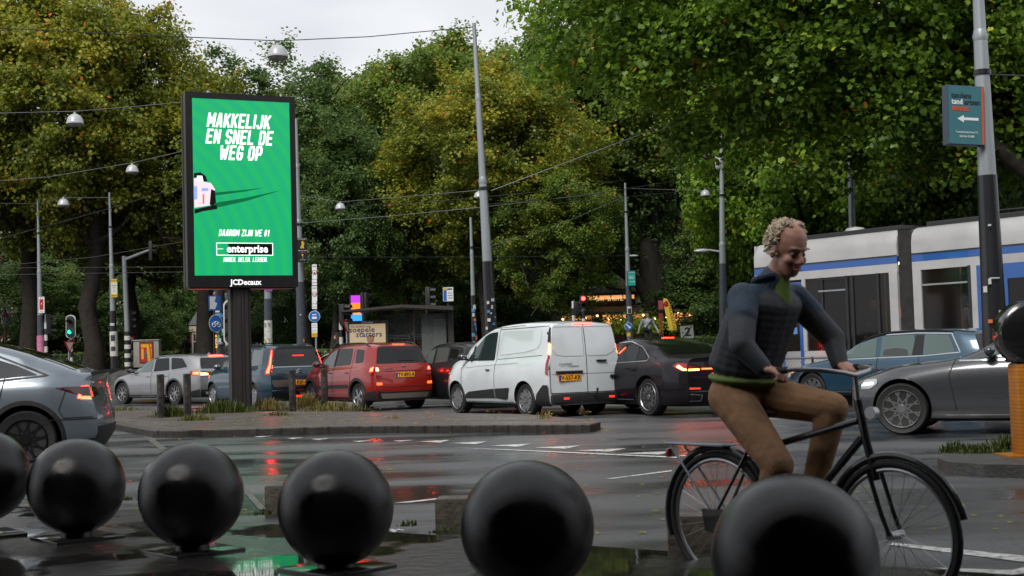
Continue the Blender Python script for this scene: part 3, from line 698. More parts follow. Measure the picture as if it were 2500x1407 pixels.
def inside(p, poly):
    x, y = p; c = False; n = len(poly); j = n-1
    for i in range(n):
        a, b = poly[i], poly[j]
        if (a[1] > y) != (b[1] > y) and x < (b[0]-a[0])*(y-a[1])/(b[1]-a[1])+a[0]: c = not c
        j = i
    return c
def roundpoly(poly, r, k=4):
    out_ = []; n = len(poly)
    for i in range(n):
        p = Vector(poly[i]); a = Vector(poly[i-1])-p; b = Vector(poly[(i+1) % n])-p
        q = min(r, a.length*.45, b.length*.45); s = p+a.normalized()*q; e = p+b.normalized()*q
        for j in range(k+1):
            t = j/k; out_.append(tuple(s*(1-t)**2+p*2*t*(1-t)+e*t*t))
    return out_
def arcp(cx, cz, r, a0, a1, n=14): return [(cx+r*math.cos(R(a0+(a1-a0)*i/n)), cz+r*math.sin(R(a0+(a1-a0)*i/n))) for i in range(n+1)]

def paint(name, col, metal=.4, rough=.28, coat=1.): return mat(name, col, rough, metal, var=.06, vscale=2, coat=coat, bump=.03, bscale=180)
chrome = mat('chrome', (.55, .55, .55), .15, 1.); blackp = mat('black_plastic', (.016, .016, .017), .55, var=.2, bump=.1, bscale=120)
gap_m = mat('panel_gap', (.004, .004, .004), .8)
redl = mat('red_lens', (.25, .008, .006), .12, coat=1); redon = emis('red_light_on', (1, .018, .008), 22); redhot = emis('red_light_hot', (1, .12, .03), 24)
ambon = emis('orange_glow', (1, .10, .02), 5); clearl = mat('clear_lens', (.5, .5, .5), .1, coat=1, metal=.6)
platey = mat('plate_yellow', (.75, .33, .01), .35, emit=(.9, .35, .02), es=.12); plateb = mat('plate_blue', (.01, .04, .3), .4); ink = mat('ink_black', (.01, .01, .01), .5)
silver = mat('alloy', (.38, .38, .39), .3, .85, var=.1); darkalloy = mat('dark_alloy', (.05, .05, .052), .35, .7)
def plate(c, y, z, txt, w=.52, h=.115, tilt=0., yellow=True):
    x = c.hit(y, z, 'B')[0].x; pl = empty('number_plate'); pl.parent = c.root
    M = T(x+.02, y, z) @ RZ(R(90)) @ Matrix.Rotation(R(-tilt), 4, 'X')
    MB().box((0, 0, 0), (w, .012, h), M=M, bev=.004).build('plate_board', platey, pl, 0)
    MB().box((-w/2+.026, -.0085, 0), (.05, .004, h-.01), M=M).build('blue_band', plateb, pl, 0)
    text('plate_text', txt, h*1.02, ink, pl, M @ T(.028, -.0075, -.002), bold=.0035, ext=.0015, wscale=.98)
    for ch in [o for o in bpy.data.objects if o.parent == pl]: pass
    return pl
def mirror(c, x, z, mt, w=.2):
    for sg, sd_ in ((-1, 'L'), (1, 'R')):
        h = c.hit(x+.05, z-.04, sd_)
        if h is None: continue
        y = h[0].y; mb = MB(); mb.ball((x, y+sg*.13, z+.03), .1, 14, (.72, 1.15, .78)); mb.tube([(x+.06, y-sg*.02, z-.05), (x+.02, y+sg*.1, z-.01)], .025, 8)
        mb.build('wing_mirror', mt, c.root)
        MB().ball((x+.022, y+sg*.13, z+.03), .09, 12, (.66, 1.0, .66)).build('mirror_glass', mat('mirror_glass', (.25, .27, .28), .05, 1.), c.root)
def handles(c, xs, z, mt, w=.16):
    for x in xs:
        for sg, sd_ in ((-1, 'L'), (1, 'R')):
            h = c.hit(x, z, sd_)
            if h: MB().box((x, h[0].y+sg*.018, z), (w, .022, .026), bev=.008).build('door_handle', mt, c.root)
def rails(c, x0, x1, mt, inset=.1, r=.014, hh=.045):
    for sg in (-1, 1):
        pts = []
        for i in range(9):
            t = i/8; x = x0+(x1-x0)*t; h = c.hit(x, sg*(c.W/2*.92-c.tumble*.42-inset), 'T')
            pts.append((x, h[0].y, h[0].z+hh*min(1, min(t, 1-t)*7)))
        MB().tube(pts, r, 8).build('roof_rail', mt, c.root)
def archlips(c, mt, w=.06, r=None):
    sp = []
    for a in c.ax:
        rr = (r or c.rw+.055)+w/2-.003
        for sd_ in 'LR': sp.append((arcp(a, c.rw+.01, rr, -18, 198, 22), w, sd_))
    return c.lines('wheel_arch_trim', sp, mt)
def lamp(c, name, poly, side, on=None, mt=redl, corner=.02, off=.008):
    p = c.panel(name, poly, side, mt, off, .05, corner=corner)
    for q, m_ in (on or []): c.panel('lit_segment', q, side, m_, off+.004, .05, parent=p, corner=corner*.6)
    return p
GQ = 'cars queueing behind the traffic island'
def seams(c, doors, zlo, zhi, extra=()):
    sp = []
    for x in doors:
        for sd_ in 'LR': sp.append(([(x, zlo), (x+.01, (zlo+zhi)/2), (x-.0, zhi)], .012, sd_))
    return c.lines('door_seam', sp+list(extra), gap_m)
def brake(c, y0, y1, z, name='brake_light', h=.022):
    return c.panel(name, [(y0, z-h/2), (y1, z-h/2), (y1, z+h/2), (y0, z+h/2)], 'B', redon, .012, .04)
def both(f):  # mirror a rear-view polygon list in y
    return [f, [(-y, z) for y, z in f][::-1]]
def white_van():
    p = paint('van_white', (.62, .66, .68), .0, .3)
    c = Car('delivery_van', 'white panel van with black rear bumper and glowing tail lights, plate V-557-KR', 'van', 4.42, 1.84,
        top=[(0, .93), (.2, 1.02), (.6, 1.12), (.95, 1.2), (1.5, 1.52), (2.0, 1.74), (2.5, 1.83), (3.3, 1.86), (4.1, 1.84), (4.42, 1.80)],
        belt=[(0, .85), (.6, 1.0), (1.1, 1.08), (2.2, 1.1), (4.42, 1.14)],
        rear=[(4.28, 1.86), (4.32, 1.74), (4.36, 1.5), (4.40, 1.1), (4.42, .6), (4.42, .47), (4.42, .2)], front=[(.15, 1.3), (.04, .95), (0, .7), (0, .4), (.08, .2)],
        wb=2.66, fo=.88, rw=.325, paint=p, zb=.23, tumble=.13, wround=(.6, .12), rbul=.05)
    g = c.glass
    w = c.panel('side_window', [(1.28, 1.12), (1.48, 1.31), (1.93, 1.62), (2.12, 1.68), (2.42, 1.70), (2.38, 1.12)], 'L', mat('van_door_glass', (.02, .035, .034), .04, coat=.6), .005, .08, corner=.04)
    c.panel('window_pillar', [(1.44, 1.1), (1.5, 1.1), (1.6, 1.44), (1.54, 1.42)], 'L', blackp, .011, .05, parent=w)
    c.panel('side_window', [(1.28, 1.12), (1.48, 1.31), (1.93, 1.62), (2.12, 1.68), (2.42, 1.70), (2.38, 1.12)], 'R', g, .005, .1, corner=.04)
    c.panel('windscreen', [(-.7, 1.22), (.7, 1.22), (.58, 1.68), (-.58, 1.68)], 'F', g, .006, .12, corner=.08)
    c.panel('side_panel', [(2.56, 1.22), (2.58, 1.7), (4.02, 1.70), (4.01, 1.42), (3.92, 1.33), (3.5, 1.27)], 'L', mat('van_panel_gloss', (.60, .67, .67), .1, coat=1), .007, .1, corner=.05)
    c.lines('door_seam', [([(1.25, 1.1), (1.12, .95), (1.14, .55), (1.3, .36), (2.45, .36)], .012, 'L'), ([(2.44, .33), (2.46, 1.1), (2.5, 1.78)], .012, 'L'), ([(2.5, 1.74), (4.2, 1.76)], .01, 'L'), ([(1.9, 1.76), (3.4, 1.80)], .008, 'L'),
        ([(3.05, .5), (3.15, .75), (3.4, .92), (3.8, .98)], .01, 'L') if 0 else ([(2.5, 1.14), (4.1, 1.2)], .008, 'L'),
        ([(0.0, .46), (0.0, 1.80)], .014, 'B'), ([(-.84, 1.80), (-.84, .46)], .012, 'B'), ([(.84, 1.80), (.84, .46)], .012, 'B'), ([(-.84, .465), (.84, .465)], .014, 'B')], gap_m)
    crease_shade = mat('van_crease_shade', (.34, .37, .38), .4)  # shaded copy of the van white: fold shade put into flat strips
    c.lines('crease_shade_line', [([(1.3, .98), (2.4, 1.03), (3.3, 1.06)], .012, 'L'), ([(.02, 1.74), (.72, 1.74), (.76, 1.66), (.76, 1.34), (.68, 1.24), (.5, 1.17), (.05, 1.17), (.02, 1.2)], .012, 'B'), ([(-.05, 1.74), (-.74, 1.74), (-.77, 1.66), (-.77, 1.30), (-.68, 1.2), (-.5, 1.17), (-.05, 1.17), (-.04, 1.74)], .012, 'B'), ([(-.8, .83), (.8, .83)], .01, 'B')], crease_shade)
    c.panel('side_moulding', [(1.22, .34), (1.28, .42), (1.42, .48), (2.43, .55), (2.43, .36)], 'L', blackp, .012, .1, corner=.02)
    c.panel('side_moulding', [(2.47, .36), (2.47, .55), (3.02, .57), (2.93, .36), (2.85, .33)], 'L', blackp, .012, .1, corner=.02)
    c.panel('sill', [(1.3, .235), (3.1, .235), (3.1, .29), (1.3, .29)], 'L', blackp, .01, .1)
    # bumper
    b = MB()
    for sg in (-1, 1):
        pass
    c.panel('rear_bumper', [(-.905, .24), (.905, .24), (.905, .62), (.86, .62), (.83, .45), (-.83, .45), (-.86, .62), (-.905, .62)], 'B', blackp, .05, .07)
    c.panel('rear_bumper', [(3.92, .25), (4.4, .25), (4.4, .63), (4.22, .63), (4.02, .46)], 'L', blackp, .035, .07)
    c.panel('rear_bumper', [(3.92, .25), (4.4, .25), (4.4, .63), (4.22, .63), (4.02, .46)], 'R', blackp, .035, .07)
    MB().box((4.43, -.0, .355), (.09, 1.72, .17), bev=.03).build('bumper_bar', blackp, c.root)
    MB().tube([(4.40, .12, .42), (4.55, .12, .40), (4.58, .12, .50)], .018, 8).ball((4.58, .12, .52), .028, 10).build('tow_hook', ink, c.root)
    for f in both([(-.6, .33), (-.48, .33), (-.48, .38), (-.6, .38)]):
        MB().box((4.478, (f[0][0]+f[1][0])/2, .36), (.012, .13, .045), bev=.004).build('reflector', emis('reflector_red', (1, .05, .04), .5), c.root)
    for sg, sd_ in ((-1, 'L'), (1, 'R')):
        y0, y1 = (-.905, -.835) if sg < 0 else (.835, .905)
        q = c.panel('tail_light', [(y0, .80), (y1, .72 if 0 else .78), (y1, 1.42), (y0, 1.46)], 'B', redl, .008, .05)
        c.panel('tail_light_cap', [(y0, 1.46), (y1, 1.42), (y1, 1.74), (y0+.02*(1 if sg < 0 else 0), 1.74)], 'B', blackp, .008, .05)
        c.panel('lit_segment', [(y0, 1.20), (y1, 1.20), (y1, 1.41), (y0, 1.44)], 'B', redhot, .013, .04, parent=q)
        c.panel('clear_segment', [(y0, 1.0), (y1, 1.0), (y1, 1.19), (y0, 1.19)], 'B', clearl, .012, .04, parent=q)
        q = c.panel('tail_light', [(4.27, .84), (4.36, .80), (4.36, 1.42), (4.27, 1.46)], sd_, redl, .008, .05)
        c.panel('tail_light_cap', [(4.22, 1.46), (4.32, 1.42), (4.28, 1.72), (4.22, 1.74)], sd_, blackp, .008, .05)
        c.panel('lit_segment', [(4.28, 1.22), (4.35, 1.20), (4.35, 1.40), (4.28, 1.43)], sd_, redhot, .013, .04, parent=q)
    brake(c, -.22, .22, 1.80)
    h = c.hit(-.42, .86, 'B')[0]; MB().box((h.x+.02, -.42, .865), (.05, .62, .05), bev=.015).build('plate_garnish', ink, c.root)
    plate(c, -.42, .755, 'V-557-KR')
    MB().box((h.x+.01, .36, 1.07), (.04, .24, .035), bev=.012).build('rear_handle', ink, c.root)
    MB().ball((h.x+.015, .62, .76), .06, 14, (.25, 1.25, .6)).build('oval_emblem', mat('emblem_navy', (.01, .02, .06), .2, coat=1), c.root)
    text('model_lettering', 'TRANSIT', .05, mat('letter_grey', (.15, .15, .16), .3, .8), c.root, T(h.x+.008, -.5, 1.02) @ RZ(R(90)), wscale=1.6, ext=.002)
    text('model_lettering', 'CONNECT', .03, MATS['letter_grey'], c.root, T(h.x+.008, -.3, .975) @ RZ(R(90)), wscale=1.6, ext=.002)
    for z in (1.62, .95):
        MB().tube([(4.36, -.86, z-.03), (4.36, -.86, z+.03)], .014, 8).build('door_hinge', silver, c.root)
    mirror(c, 1.28, 1.18, blackp); handles(c, (2.2,), .93, ink, .14)
    hub = mat('hub_silver', (.22, .22, .23), .35, .5)
    c.wheels('cover', 7, hub, hub, rimr=.225); archlips(c, p, .03)
    MB().box((2.2, 0, .24), (2.2, 1.3, .1)).build('underbody', ink, c.root)
    lamp(c, 'headlight', [(.1, .78), (.55, .92), (.75, 1.0), (.5, .8), (.15, .68)], 'L', mt=clearl)
    c.place((1292, 1018), 57.5, group=GQ); return c
def red_suv():
    p = paint('suv_red', (.27, .009, .004), .0, .3)
    c = Car('small_suv', 'red compact SUV with roof rails and plate TV-893-R', 'car', 4.15, 1.76,
        top=[(0, .82), (.25, .95), (.8, 1.04), (1.0, 1.1), (1.7, 1.50), (2.2, 1.585), (3.1, 1.59), (3.8, 1.56), (4.15, 1.54)],
        belt=[(0, .75), (.9, .95), (2.2, 1.0), (4.15, 1.08)],
        rear=[(3.78, 1.6), (3.86, 1.45), (3.99, 1.12), (4.06, .98), (4.1, .8), (4.13, .55), (4.13, .4), (4.05, .2)], front=[(.1, 1.0), (0, .7), (0, .4), (.08, .2)],
        wb=2.5, fo=.82, rw=.325, paint=p, zb=.22, tumble=.24, wround=(.8, .3))
    g = c.glass
    gl = mat('pale_car_glass', (.10, .135, .13), .04, coat=.6)
    for sd_, q in (('L', gl), ('R', g)):
        c.panel('side_window', [(1.35, 1.06), (1.72, 1.37), (2.05, 1.47), (2.02, 1.06)], sd_, q, .005, .08, corner=.04)
        c.panel('side_window', [(2.12, 1.06), (2.15, 1.48), (2.85, 1.48), (2.88, 1.09)], sd_, g, .005, .08, corner=.04)
        c.panel('side_window', [(3.12, 1.12), (3.05, 1.46), (3.45, 1.43), (3.5, 1.14)], sd_, g, .005, .08, corner=.05)
        c.panel('door_pillar', [(2.04, 1.05), (2.10, 1.05), (2.13, 1.49), (2.07, 1.48)], sd_, blackp, .007, .08)
    c.panel('windscreen', [(-.68, 1.12), (.68, 1.12), (.55, 1.46), (-.55, 1.46)], 'F', g, .006, .12, corner=.08)
    c.panel('rear_window', [(-.74, 1.1), (.74, 1.1), (.62, 1.48), (.4, 1.50), (-.4, 1.50), (-.62, 1.48)], 'B', g, .006, .08, corner=.05)
    seams(c, (2.08, 2.98), .33, 1.5, [([(1.25, 1.05), (1.2, .8), (1.25, .36)], .012, 'L'), ([(-.8, .80), (-.78, 1.52)], .01, 'B'), ([(.8, .80), (.78, 1.52)], .01, 'B'), ([(-.62, .55), (.62, .55), (.72, .8), (.8, .82)], .012, 'B'), ([(-.62, .55), (-.72, .8), (-.8, .82)], .012, 'B'), ([(-.5, .92), (.5, .92)], .01, 'B')])
    c.panel('side_moulding', [(1.3, .5), (2.05, .52), (2.05, .60), (1.28, .57)], 'L', blackp, .014, .1)
    c.panel('side_moulding', [(2.1, .52), (2.9, .54), (2.84, .62), (2.1, .60)], 'L', blackp, .014, .1)
    archlips(c, blackp, .07)
    for sd_ in 'LR': c.panel('sill_cladding', [(1.2, .225), (2.95, .225), (2.9, .31), (1.25, .31)], sd_, blackp, .012, .1)
    c.panel('bumper_cladding', [(-.86, .24), (.86, .24), (.86, .48), (.6, .44), (-.6, .44), (-.86, .48)], 'B', blackp, .012, .08)
    c.panel('bumper_cladding', [(3.72, .25), (4.1, .25), (4.1, .48), (3.8, .44)], 'L', blackp, .012, .08)
    c.panel('skid_plate', [(-.6, .29), (.6, .29), (.66, .41), (-.66, .41)], 'B', mat('skid_silver', (.35, .31, .26), .4, .6), .022, .08, corner=.03)
    for sg in (-1, 1):
        f = [(sg*.87, .80), (sg*.60, .78), (sg*.62, .94), (sg*.72, 1.05), (sg*.87, 1.05)]
        q = c.panel('tail_light', f if sg > 0 else f[::-1], 'B', redl, .008, .05, corner=.03)
        f2 = [(sg*.84, .93), (sg*.66, .93), (sg*.68, 1.0), (sg*.84, 1.02)]
        c.panel('lit_segment', f2, 'B', redhot if sg < 0 else redon, .013, .04, parent=q, corner=.02)
        c.panel('lit_segment', [(sg*.8, .6), (sg*.6, .6), (sg*.62, .66), (sg*.8, .66)], 'B', mat('bumper_lamp', (.4, .02, .01), .2, emit=(1, .12, .02), es=1.4), .01, .04, parent=q, corner=.02)
        sd_ = 'L' if sg < 0 else 'R'
        q = c.panel('tail_light', [(3.78, .88), (3.98, .80), (3.98, 1.05), (3.84, 1.05)], sd_, redl, .008, .05, corner=.03)
        c.panel('lit_segment', [(3.86, .92), (3.96, .92), (3.96, 1.02), (3.88, 1.01)], sd_, redon, .013, .04, parent=q)
    brake(c, -.16, .16, 1.55, h=.026); plate(c, 0, .83, 'TV-893-R')
    x = c.hit(0, 1.0, 'B')[0].x; MB().box((x+.012, 0, .925), (.03, .7, .03), bev=.01).build('tailgate_trim', p, c.root)
    MB().box((x+.01, 0, 1.03), (.015, .07, .022), bev=.004, M=T(0, 0, 0)).box((x+.01, 0, 1.055), (.015, .07, .02), bev=.004).build('emblem', chrome, c.root)
    text('maker_lettering', 'SUZUKI', .045, chrome, c.root, T(x+.015, -.43, .985) @ RZ(R(90)), wscale=1.5, bold=.001, ext=.002)
    MB().box((x-.06, .1, 1.16), (.012, .42, .014), bev=.004).build('rear_wiper', ink, c.root)
    rails(c, 1.9, 3.6, blackp, .07, .02, .05)
    mirror(c, 1.35, 1.08, p); handles(c, (1.92, 2.8), .9, p); c.wheels('spoke', 5, silver, silver, rimr=.215)
    MB().box((2.1, 0, .24), (2.6, 1.3, .1)).build('underbody', ink, c.root)
    lamp(c, 'headlight', [(.12, .72), (.55, .85), (.7, .95), (.35, .72)], 'L', mt=clearl)
    c.place((882, 1003), 55, group=GQ); return c
def blue_mpv():
    p = paint('mpv_blue', (.016, .055, .085), .5, .28)
    c = Car('people_carrier', 'dark teal-blue people carrier with tall boomerang tail lights, behind the billboard post', 'car', 4.59, 1.83,
        top=[(0, .82), (.4, .96), (.9, 1.08), (1.6, 1.38), (2.2, 1.60), (2.8, 1.66), (3.8, 1.65), (4.59, 1.60)],
        belt=[(0, .75), (1.0, .98), (2.4, 1.02), (4.59, 1.08)],
        rear=[(4.30, 1.68), (4.38, 1.5), (4.48, 1.12), (4.54, .95), (4.58, .6), (4.59, .45), (4.5, .2)], front=[(.1, 1.0), (0, .7), (0, .4), (.08, .2)],
        wb=2.73, fo=.92, rw=.325, paint=p, zb=.2, tumble=.24, wround=(.8, .35))
    g = c.glass; gl = mat('grey_car_glass', (.07, .09, .09), .05, coat=.6)
    for sd_, q in (('L', gl), ('R', g)):
        c.panel('side_window', [(1.15, 1.04), (1.75, 1.38), (1.78, 1.05)], sd_, q, .005, .08, corner=.03)
        c.panel('side_window', [(1.84, 1.05), (1.84, 1.43), (2.4, 1.54), (2.42, 1.07)], sd_, q, .005, .08, corner=.04)
        c.panel('side_window', [(2.5, 1.07), (2.5, 1.55), (3.25, 1.55), (3.3, 1.09)], sd_, q, .005, .08, corner=.04)
        c.panel('side_window', [(3.4, 1.10), (3.36, 1.54), (4.0, 1.50), (4.1, 1.14)], sd_, q, .005, .08, corner=.04)
    c.panel('windscreen', [(-.7, 1.12), (.7, 1.12), (.58, 1.54), (-.58, 1.54)], 'F', g, .006, .12, corner=.08)
    c.panel('rear_window', [(-.72, 1.10), (.72, 1.10), (.62, 1.54), (.3, 1.58), (-.3, 1.58), (-.62, 1.54)], 'B', mat('rear_glass_wet', (.008, .01, .011), .1, coat=.2, bump=.15, bscale=30), .006, .08, corner=.05)
    c.panel('rear_lip', [(-.66, 1.53), (.66, 1.53), (.6, 1.60), (-.6, 1.60)], 'B', ink, .014, .08)
    seams(c, (2.45, 3.35), .33, 1.56, [([(-.76, .66), (-.76, 1.08)], .01, 'B'), ([(.76, .66), (.76, 1.08)], .01, 'B')])
    sv = mat('mpv_trim_silver', (.32, .30, .25), .35, .6)
    c.panel('tailgate_trim', [(-.76, 1.06), (.76, 1.06), (.76, 1.075), (-.76, 1.075)], 'B', chrome, .01, .08)
    c.panel('tailgate_lower', [(-.70, .56), (.70, .56), (.76, .74), (-.76, .74)], 'B', mat('mpv_lower', (.22, .20, .17), .35, .7), .008, .08, corner=.03)
    c.panel('bumper_strip', [(-.88, .46), (.88, .46), (.88, .49), (-.88, .49)], 'B', chrome, .012, .08)
    c.panel('bumper_cladding', [(-.86, .22), (.86, .22), (.86, .40), (-.86, .40)], 'B', blackp, .01, .08)
    c.panel('fog_light', [(-.12, .30), (.12, .30), (.12, .35), (-.12, .35)], 'B', mat('fog_red', (.5, .01, .01), .2, emit=(1, .03, .02), es=1), .02, .05)
    for sg in (-1, 1):
        f = [(sg*.90, .86), (sg*.73, .88), (sg*.70, 1.0), (sg*.76, 1.12), (sg*.70, 1.55), (sg*.8, 1.56), (sg*.90, 1.15)]
        q = c.panel('tail_light', f, 'B', redl, .01, .05, corner=.02)
        c.panel('lit_segment', [(sg*.885, .92), (sg*.78, .93), (sg*.80, 1.1), (sg*.77, 1.45), (sg*.80, 1.45), (sg*.885, 1.12)], 'B', redhot if sg < 0 else redon, .015, .04, parent=q)
        sd_ = 'L' if sg < 0 else 'R'
        q = c.panel('tail_light', [(4.28, .88), (4.5, .86), (4.45, 1.12), (4.3, 1.56), (4.22, 1.54), (4.3, 1.12)], sd_, redl, .01, .05)
        c.panel('lit_segment', [(4.36, .92), (4.46, .92), (4.42, 1.12), (4.3, 1.5), (4.28, 1.48), (4.36, 1.12)], sd_, redon, .015, .04, parent=q)
    c.panel('brake_light', [(-.12, 1.34), (.2, 1.34), (.2, 1.37), (-.12, 1.37)], 'B', mat('lamp_in_glass', (.3, .01, .01), .2, emit=(1, .02, .01), es=1.2), .012, .05)
    plate(c, .05, .665, 'KSF-41')
    x = c.hit(0, .95, 'B')[0].x; mb = MB()
    for dz in (0, .055): mb.tube([(x+.02, -.09, .90+dz), (x+.02, 0, .955+dz), (x+.02, .09, .90+dz)], .011, 6)
    mb.build('chevron_emblem', chrome, c.root); text('maker_lettering', 'CITROEN', .05, chrome, c.root, T(x+.015, -.5, .90) @ RZ(R(90)), wscale=1.5, bold=.001, ext=.002)
    rails(c, 1.9, 4.0, ink, .07, .02, .05); mirror(c, 1.5, 1.08, p); handles(c, (2.25, 3.15), .9, p)
    c.lines('side_trim', [([(1.4, .56), (3.4, .60)], .03, 'L'), ([(1.4, .56), (3.4, .60)], .03, 'R')], chrome)
    c.wheels('spoke', 9, silver, silver, rimr=.215); archlips(c, p, .03)
    MB().box((2.3, 0, .24), (2.8, 1.3, .1)).build('underbody', ink, c.root)
    lamp(c, 'headlight', [(.12, .72), (.6, .86), (.8, .98), (.35, .72)], 'L', mt=clearl)
    c.place((626, 999), 55, group=GQ); return c
def silver_estate():
    p = paint('estate_silver', (.30, .30, .31), .55, .3)
    c = Car('estate_car', 'silver estate car with a lit brake light bar, farthest left of the queue', 'car', 4.91, 1.86,
        top=[(0, .72), (.5, .86), (1.25, .98), (2.0, 1.30), (2.5, 1.44), (3.0, 1.50), (4.0, 1.49), (4.91, 1.44)],
        belt=[(0, .68), (1.2, .92), (2.8, .98), (4.91, 1.04)],
        rear=[(4.52, 1.5), (4.62, 1.38), (4.8, 1.06), (4.88, .96), (4.91, .6), (4.9, .4), (4.8, .2)], front=[(.1, .9), (0, .6), (0, .4), (.08, .2)],
        wb=2.75, fo=.98, rw=.34, paint=p, zb=.2, tumble=.27, wround=(.8, .35))
    g = c.glass
    for sd_ in 'LR':
        c.panel('side_window', [(1.5, .98), (2.1, 1.28), (2.48, 1.37), (2.52, 1.0)], sd_, MATS['pale_car_glass'] if sd_ == 'L' else g, .005, .08, corner=.04)
        c.panel('side_window', [(2.62, 1.0), (2.58, 1.39), (3.25, 1.41), (3.42, 1.04)], sd_, g, .005, .08, corner=.04)
        c.panel('side_window', [(3.52, 1.05), (3.38, 1.41), (3.95, 1.38), (4.3, 1.12)], sd_, g, .005, .08, corner=.04)
        c.lines('window_trim', [([(1.4, .95), (2.1, 1.31), (2.5, 1.41), (3.3, 1.44), (3.98, 1.41), (4.38, 1.1), (3.5, 1.0), (1.4, .95)], .02, sd_)], chrome)
    c.panel('windscreen', [(-.7, 1.02), (.7, 1.02), (.55, 1.40), (-.55, 1.40)], 'F', g, .006, .12, corner=.08)
    c.panel('rear_window', [(-.68, 1.06), (.68, 1.06), (.58, 1.38), (-.58, 1.38)], 'B', MATS['pale_car_glass'] if 0 else mat('rear_glass_grey', (.02, .02, .02), .08), .006, .08, corner=.05)
    seams(c, (2.57, 3.48), .33, 1.0)
    for sg in (-1, 1):
        q = c.panel('tail_light', [(sg*.92, .84), (sg*.45, .84), (sg*.4, .94), (sg*.6, .98), (sg*.92, 1.0)], 'B', redl, .008, .05, corner=.03)
        c.panel('lit_segment', [(sg*.9, .87), (sg*.5, .87), (sg*.52, .92), (sg*.9, .96)], 'B', redhot if sg < 0 else redon, .013, .04, parent=q, corner=.02)
        sd_ = 'L' if sg < 0 else 'R'
        q = c.panel('tail_light', [(4.45, .9), (4.8, .84), (4.8, 1.0), (4.5, 1.0)], sd_, redl, .008, .05, corner=.03)
        c.panel('lit_segment', [(4.6, .9), (4.8, .88), (4.8, .97), (4.6, .97)], sd_, redon, .013, .04, parent=q)
    brake(c, -.25, .25, 1.43, h=.03)
    c.panel('bumper_cladding', [(-.88, .22), (.88, .22), (.88, .44), (-.88, .44)], 'B', blackp, .01, .08)
    c.panel('bumper_cladding', [(4.5, .24), (4.88, .24), (4.88, .46), (4.55, .4)], 'L', blackp, .01, .08)
    for sd_ in 'LR': c.panel('sill_cladding', [(1.4, .21), (3.3, .21), (3.3, .29), (1.4, .29)], sd_, blackp, .01, .1)
    for yy in (-.6, .6): MB().tube([(4.8, yy, .34), (4.93, yy, .34)], .045, 14).build('exhaust', chrome, c.root)
    plate(c, 0, .70, 'SF-217-N')
    rails(c, 2.2, 4.2, chrome, .05, .014, .03); mirror(c, 1.55, 1.02, ink); handles(c, (2.4, 3.3), .86, p)
    h = c.hit(4.2, 0, 'T')[0]; MB().prism([(0, 0), (.14, 0), (.12, .05)], .015, T(4.15, 0, h.z)).build('antenna_fin', p, c.root)
    archlips(c, mat('grey_cladding', (.05, .05, .052), .5), .055); c.wheels('double', 5, darkalloy, silver, rimr=.24)
    MB().box((2.4, 0, .24), (2.8, 1.3, .1)).build('underbody', ink, c.root)
    c.place((432, 988), 40, group=GQ); return c
def dark_suv():
    p = mat('suv_dark', (.01, .01, .013), .4, 0, coat=.5, spec=.2)
    c = Car('crossover_car', 'dark grey crossover between the red SUV and the white van', 'car', 4.45, 1.84,
        top=[(0, .82), (.5, .98), (1.1, 1.06), (1.9, 1.42), (2.5, 1.54), (3.3, 1.53), (4.0, 1.46), (4.45, 1.38)],
        belt=[(0, .78), (1.2, 1.0), (2.6, 1.04), (4.45, 1.14)],
        rear=[(4.05, 1.5), (4.2, 1.3), (4.38, 1.08), (4.42, .8), (4.45, .5), (4.4, .2)], front=[(.1, .9), (0, .6), (0, .4), (.08, .2)],
        wb=2.68, fo=.88, rw=.35, paint=p, zb=.22, tumble=.27, wround=(.8, .35))
    g = c.glass
    for sd_ in 'LR':
        c.panel('side_window', [(1.35, 1.05), (1.9, 1.36), (2.2, 1.43), (2.22, 1.06)], sd_, MATS['pale_car_glass'], .005, .08, corner=.04)
        c.panel('side_window', [(2.32, 1.07), (2.3, 1.44), (2.95, 1.43), (3.0, 1.10)], sd_, MATS['grey_car_glass'], .005, .08, corner=.04)
        c.panel('side_window', [(3.08, 1.11), (3.02, 1.42), (3.4, 1.38), (3.55, 1.2)], sd_, g, .005, .08, corner=.05)
    c.panel('windscreen', [(-.7, 1.1), (.7, 1.1), (.55, 1.44), (-.55, 1.44)], 'F', g, .006, .12, corner=.08)
    seams(c, (2.27, 3.1), .35, 1.06); rails(c, 1.9, 3.7, ink, .05, .016, .03); mirror(c, 1.45, 1.08, p); handles(c, (2.1, 2.95), .92, p)
    c.panel('rear_window', [(-.62, 1.14), (.62, 1.14), (.52, 1.40), (-.52, 1.40)], 'B', g, .006, .08, corner=.05)
    for sg in (-1, 1): lamp(c, 'tail_light', [(sg*.9, .94), (sg*.3, .94), (sg*.3, 1.0), (sg*.9, 1.03)], 'B', mt=redon)
    archlips(c, blackp, .06); c.wheels('spoke', 9, darkalloy, silver, rimr=.24)
    MB().box((2.2, 0, .24), (2.7, 1.3, .1)).build('underbody', ink, c.root)
    c.place((1004, 992), 60, axle=0, group=GQ); return c
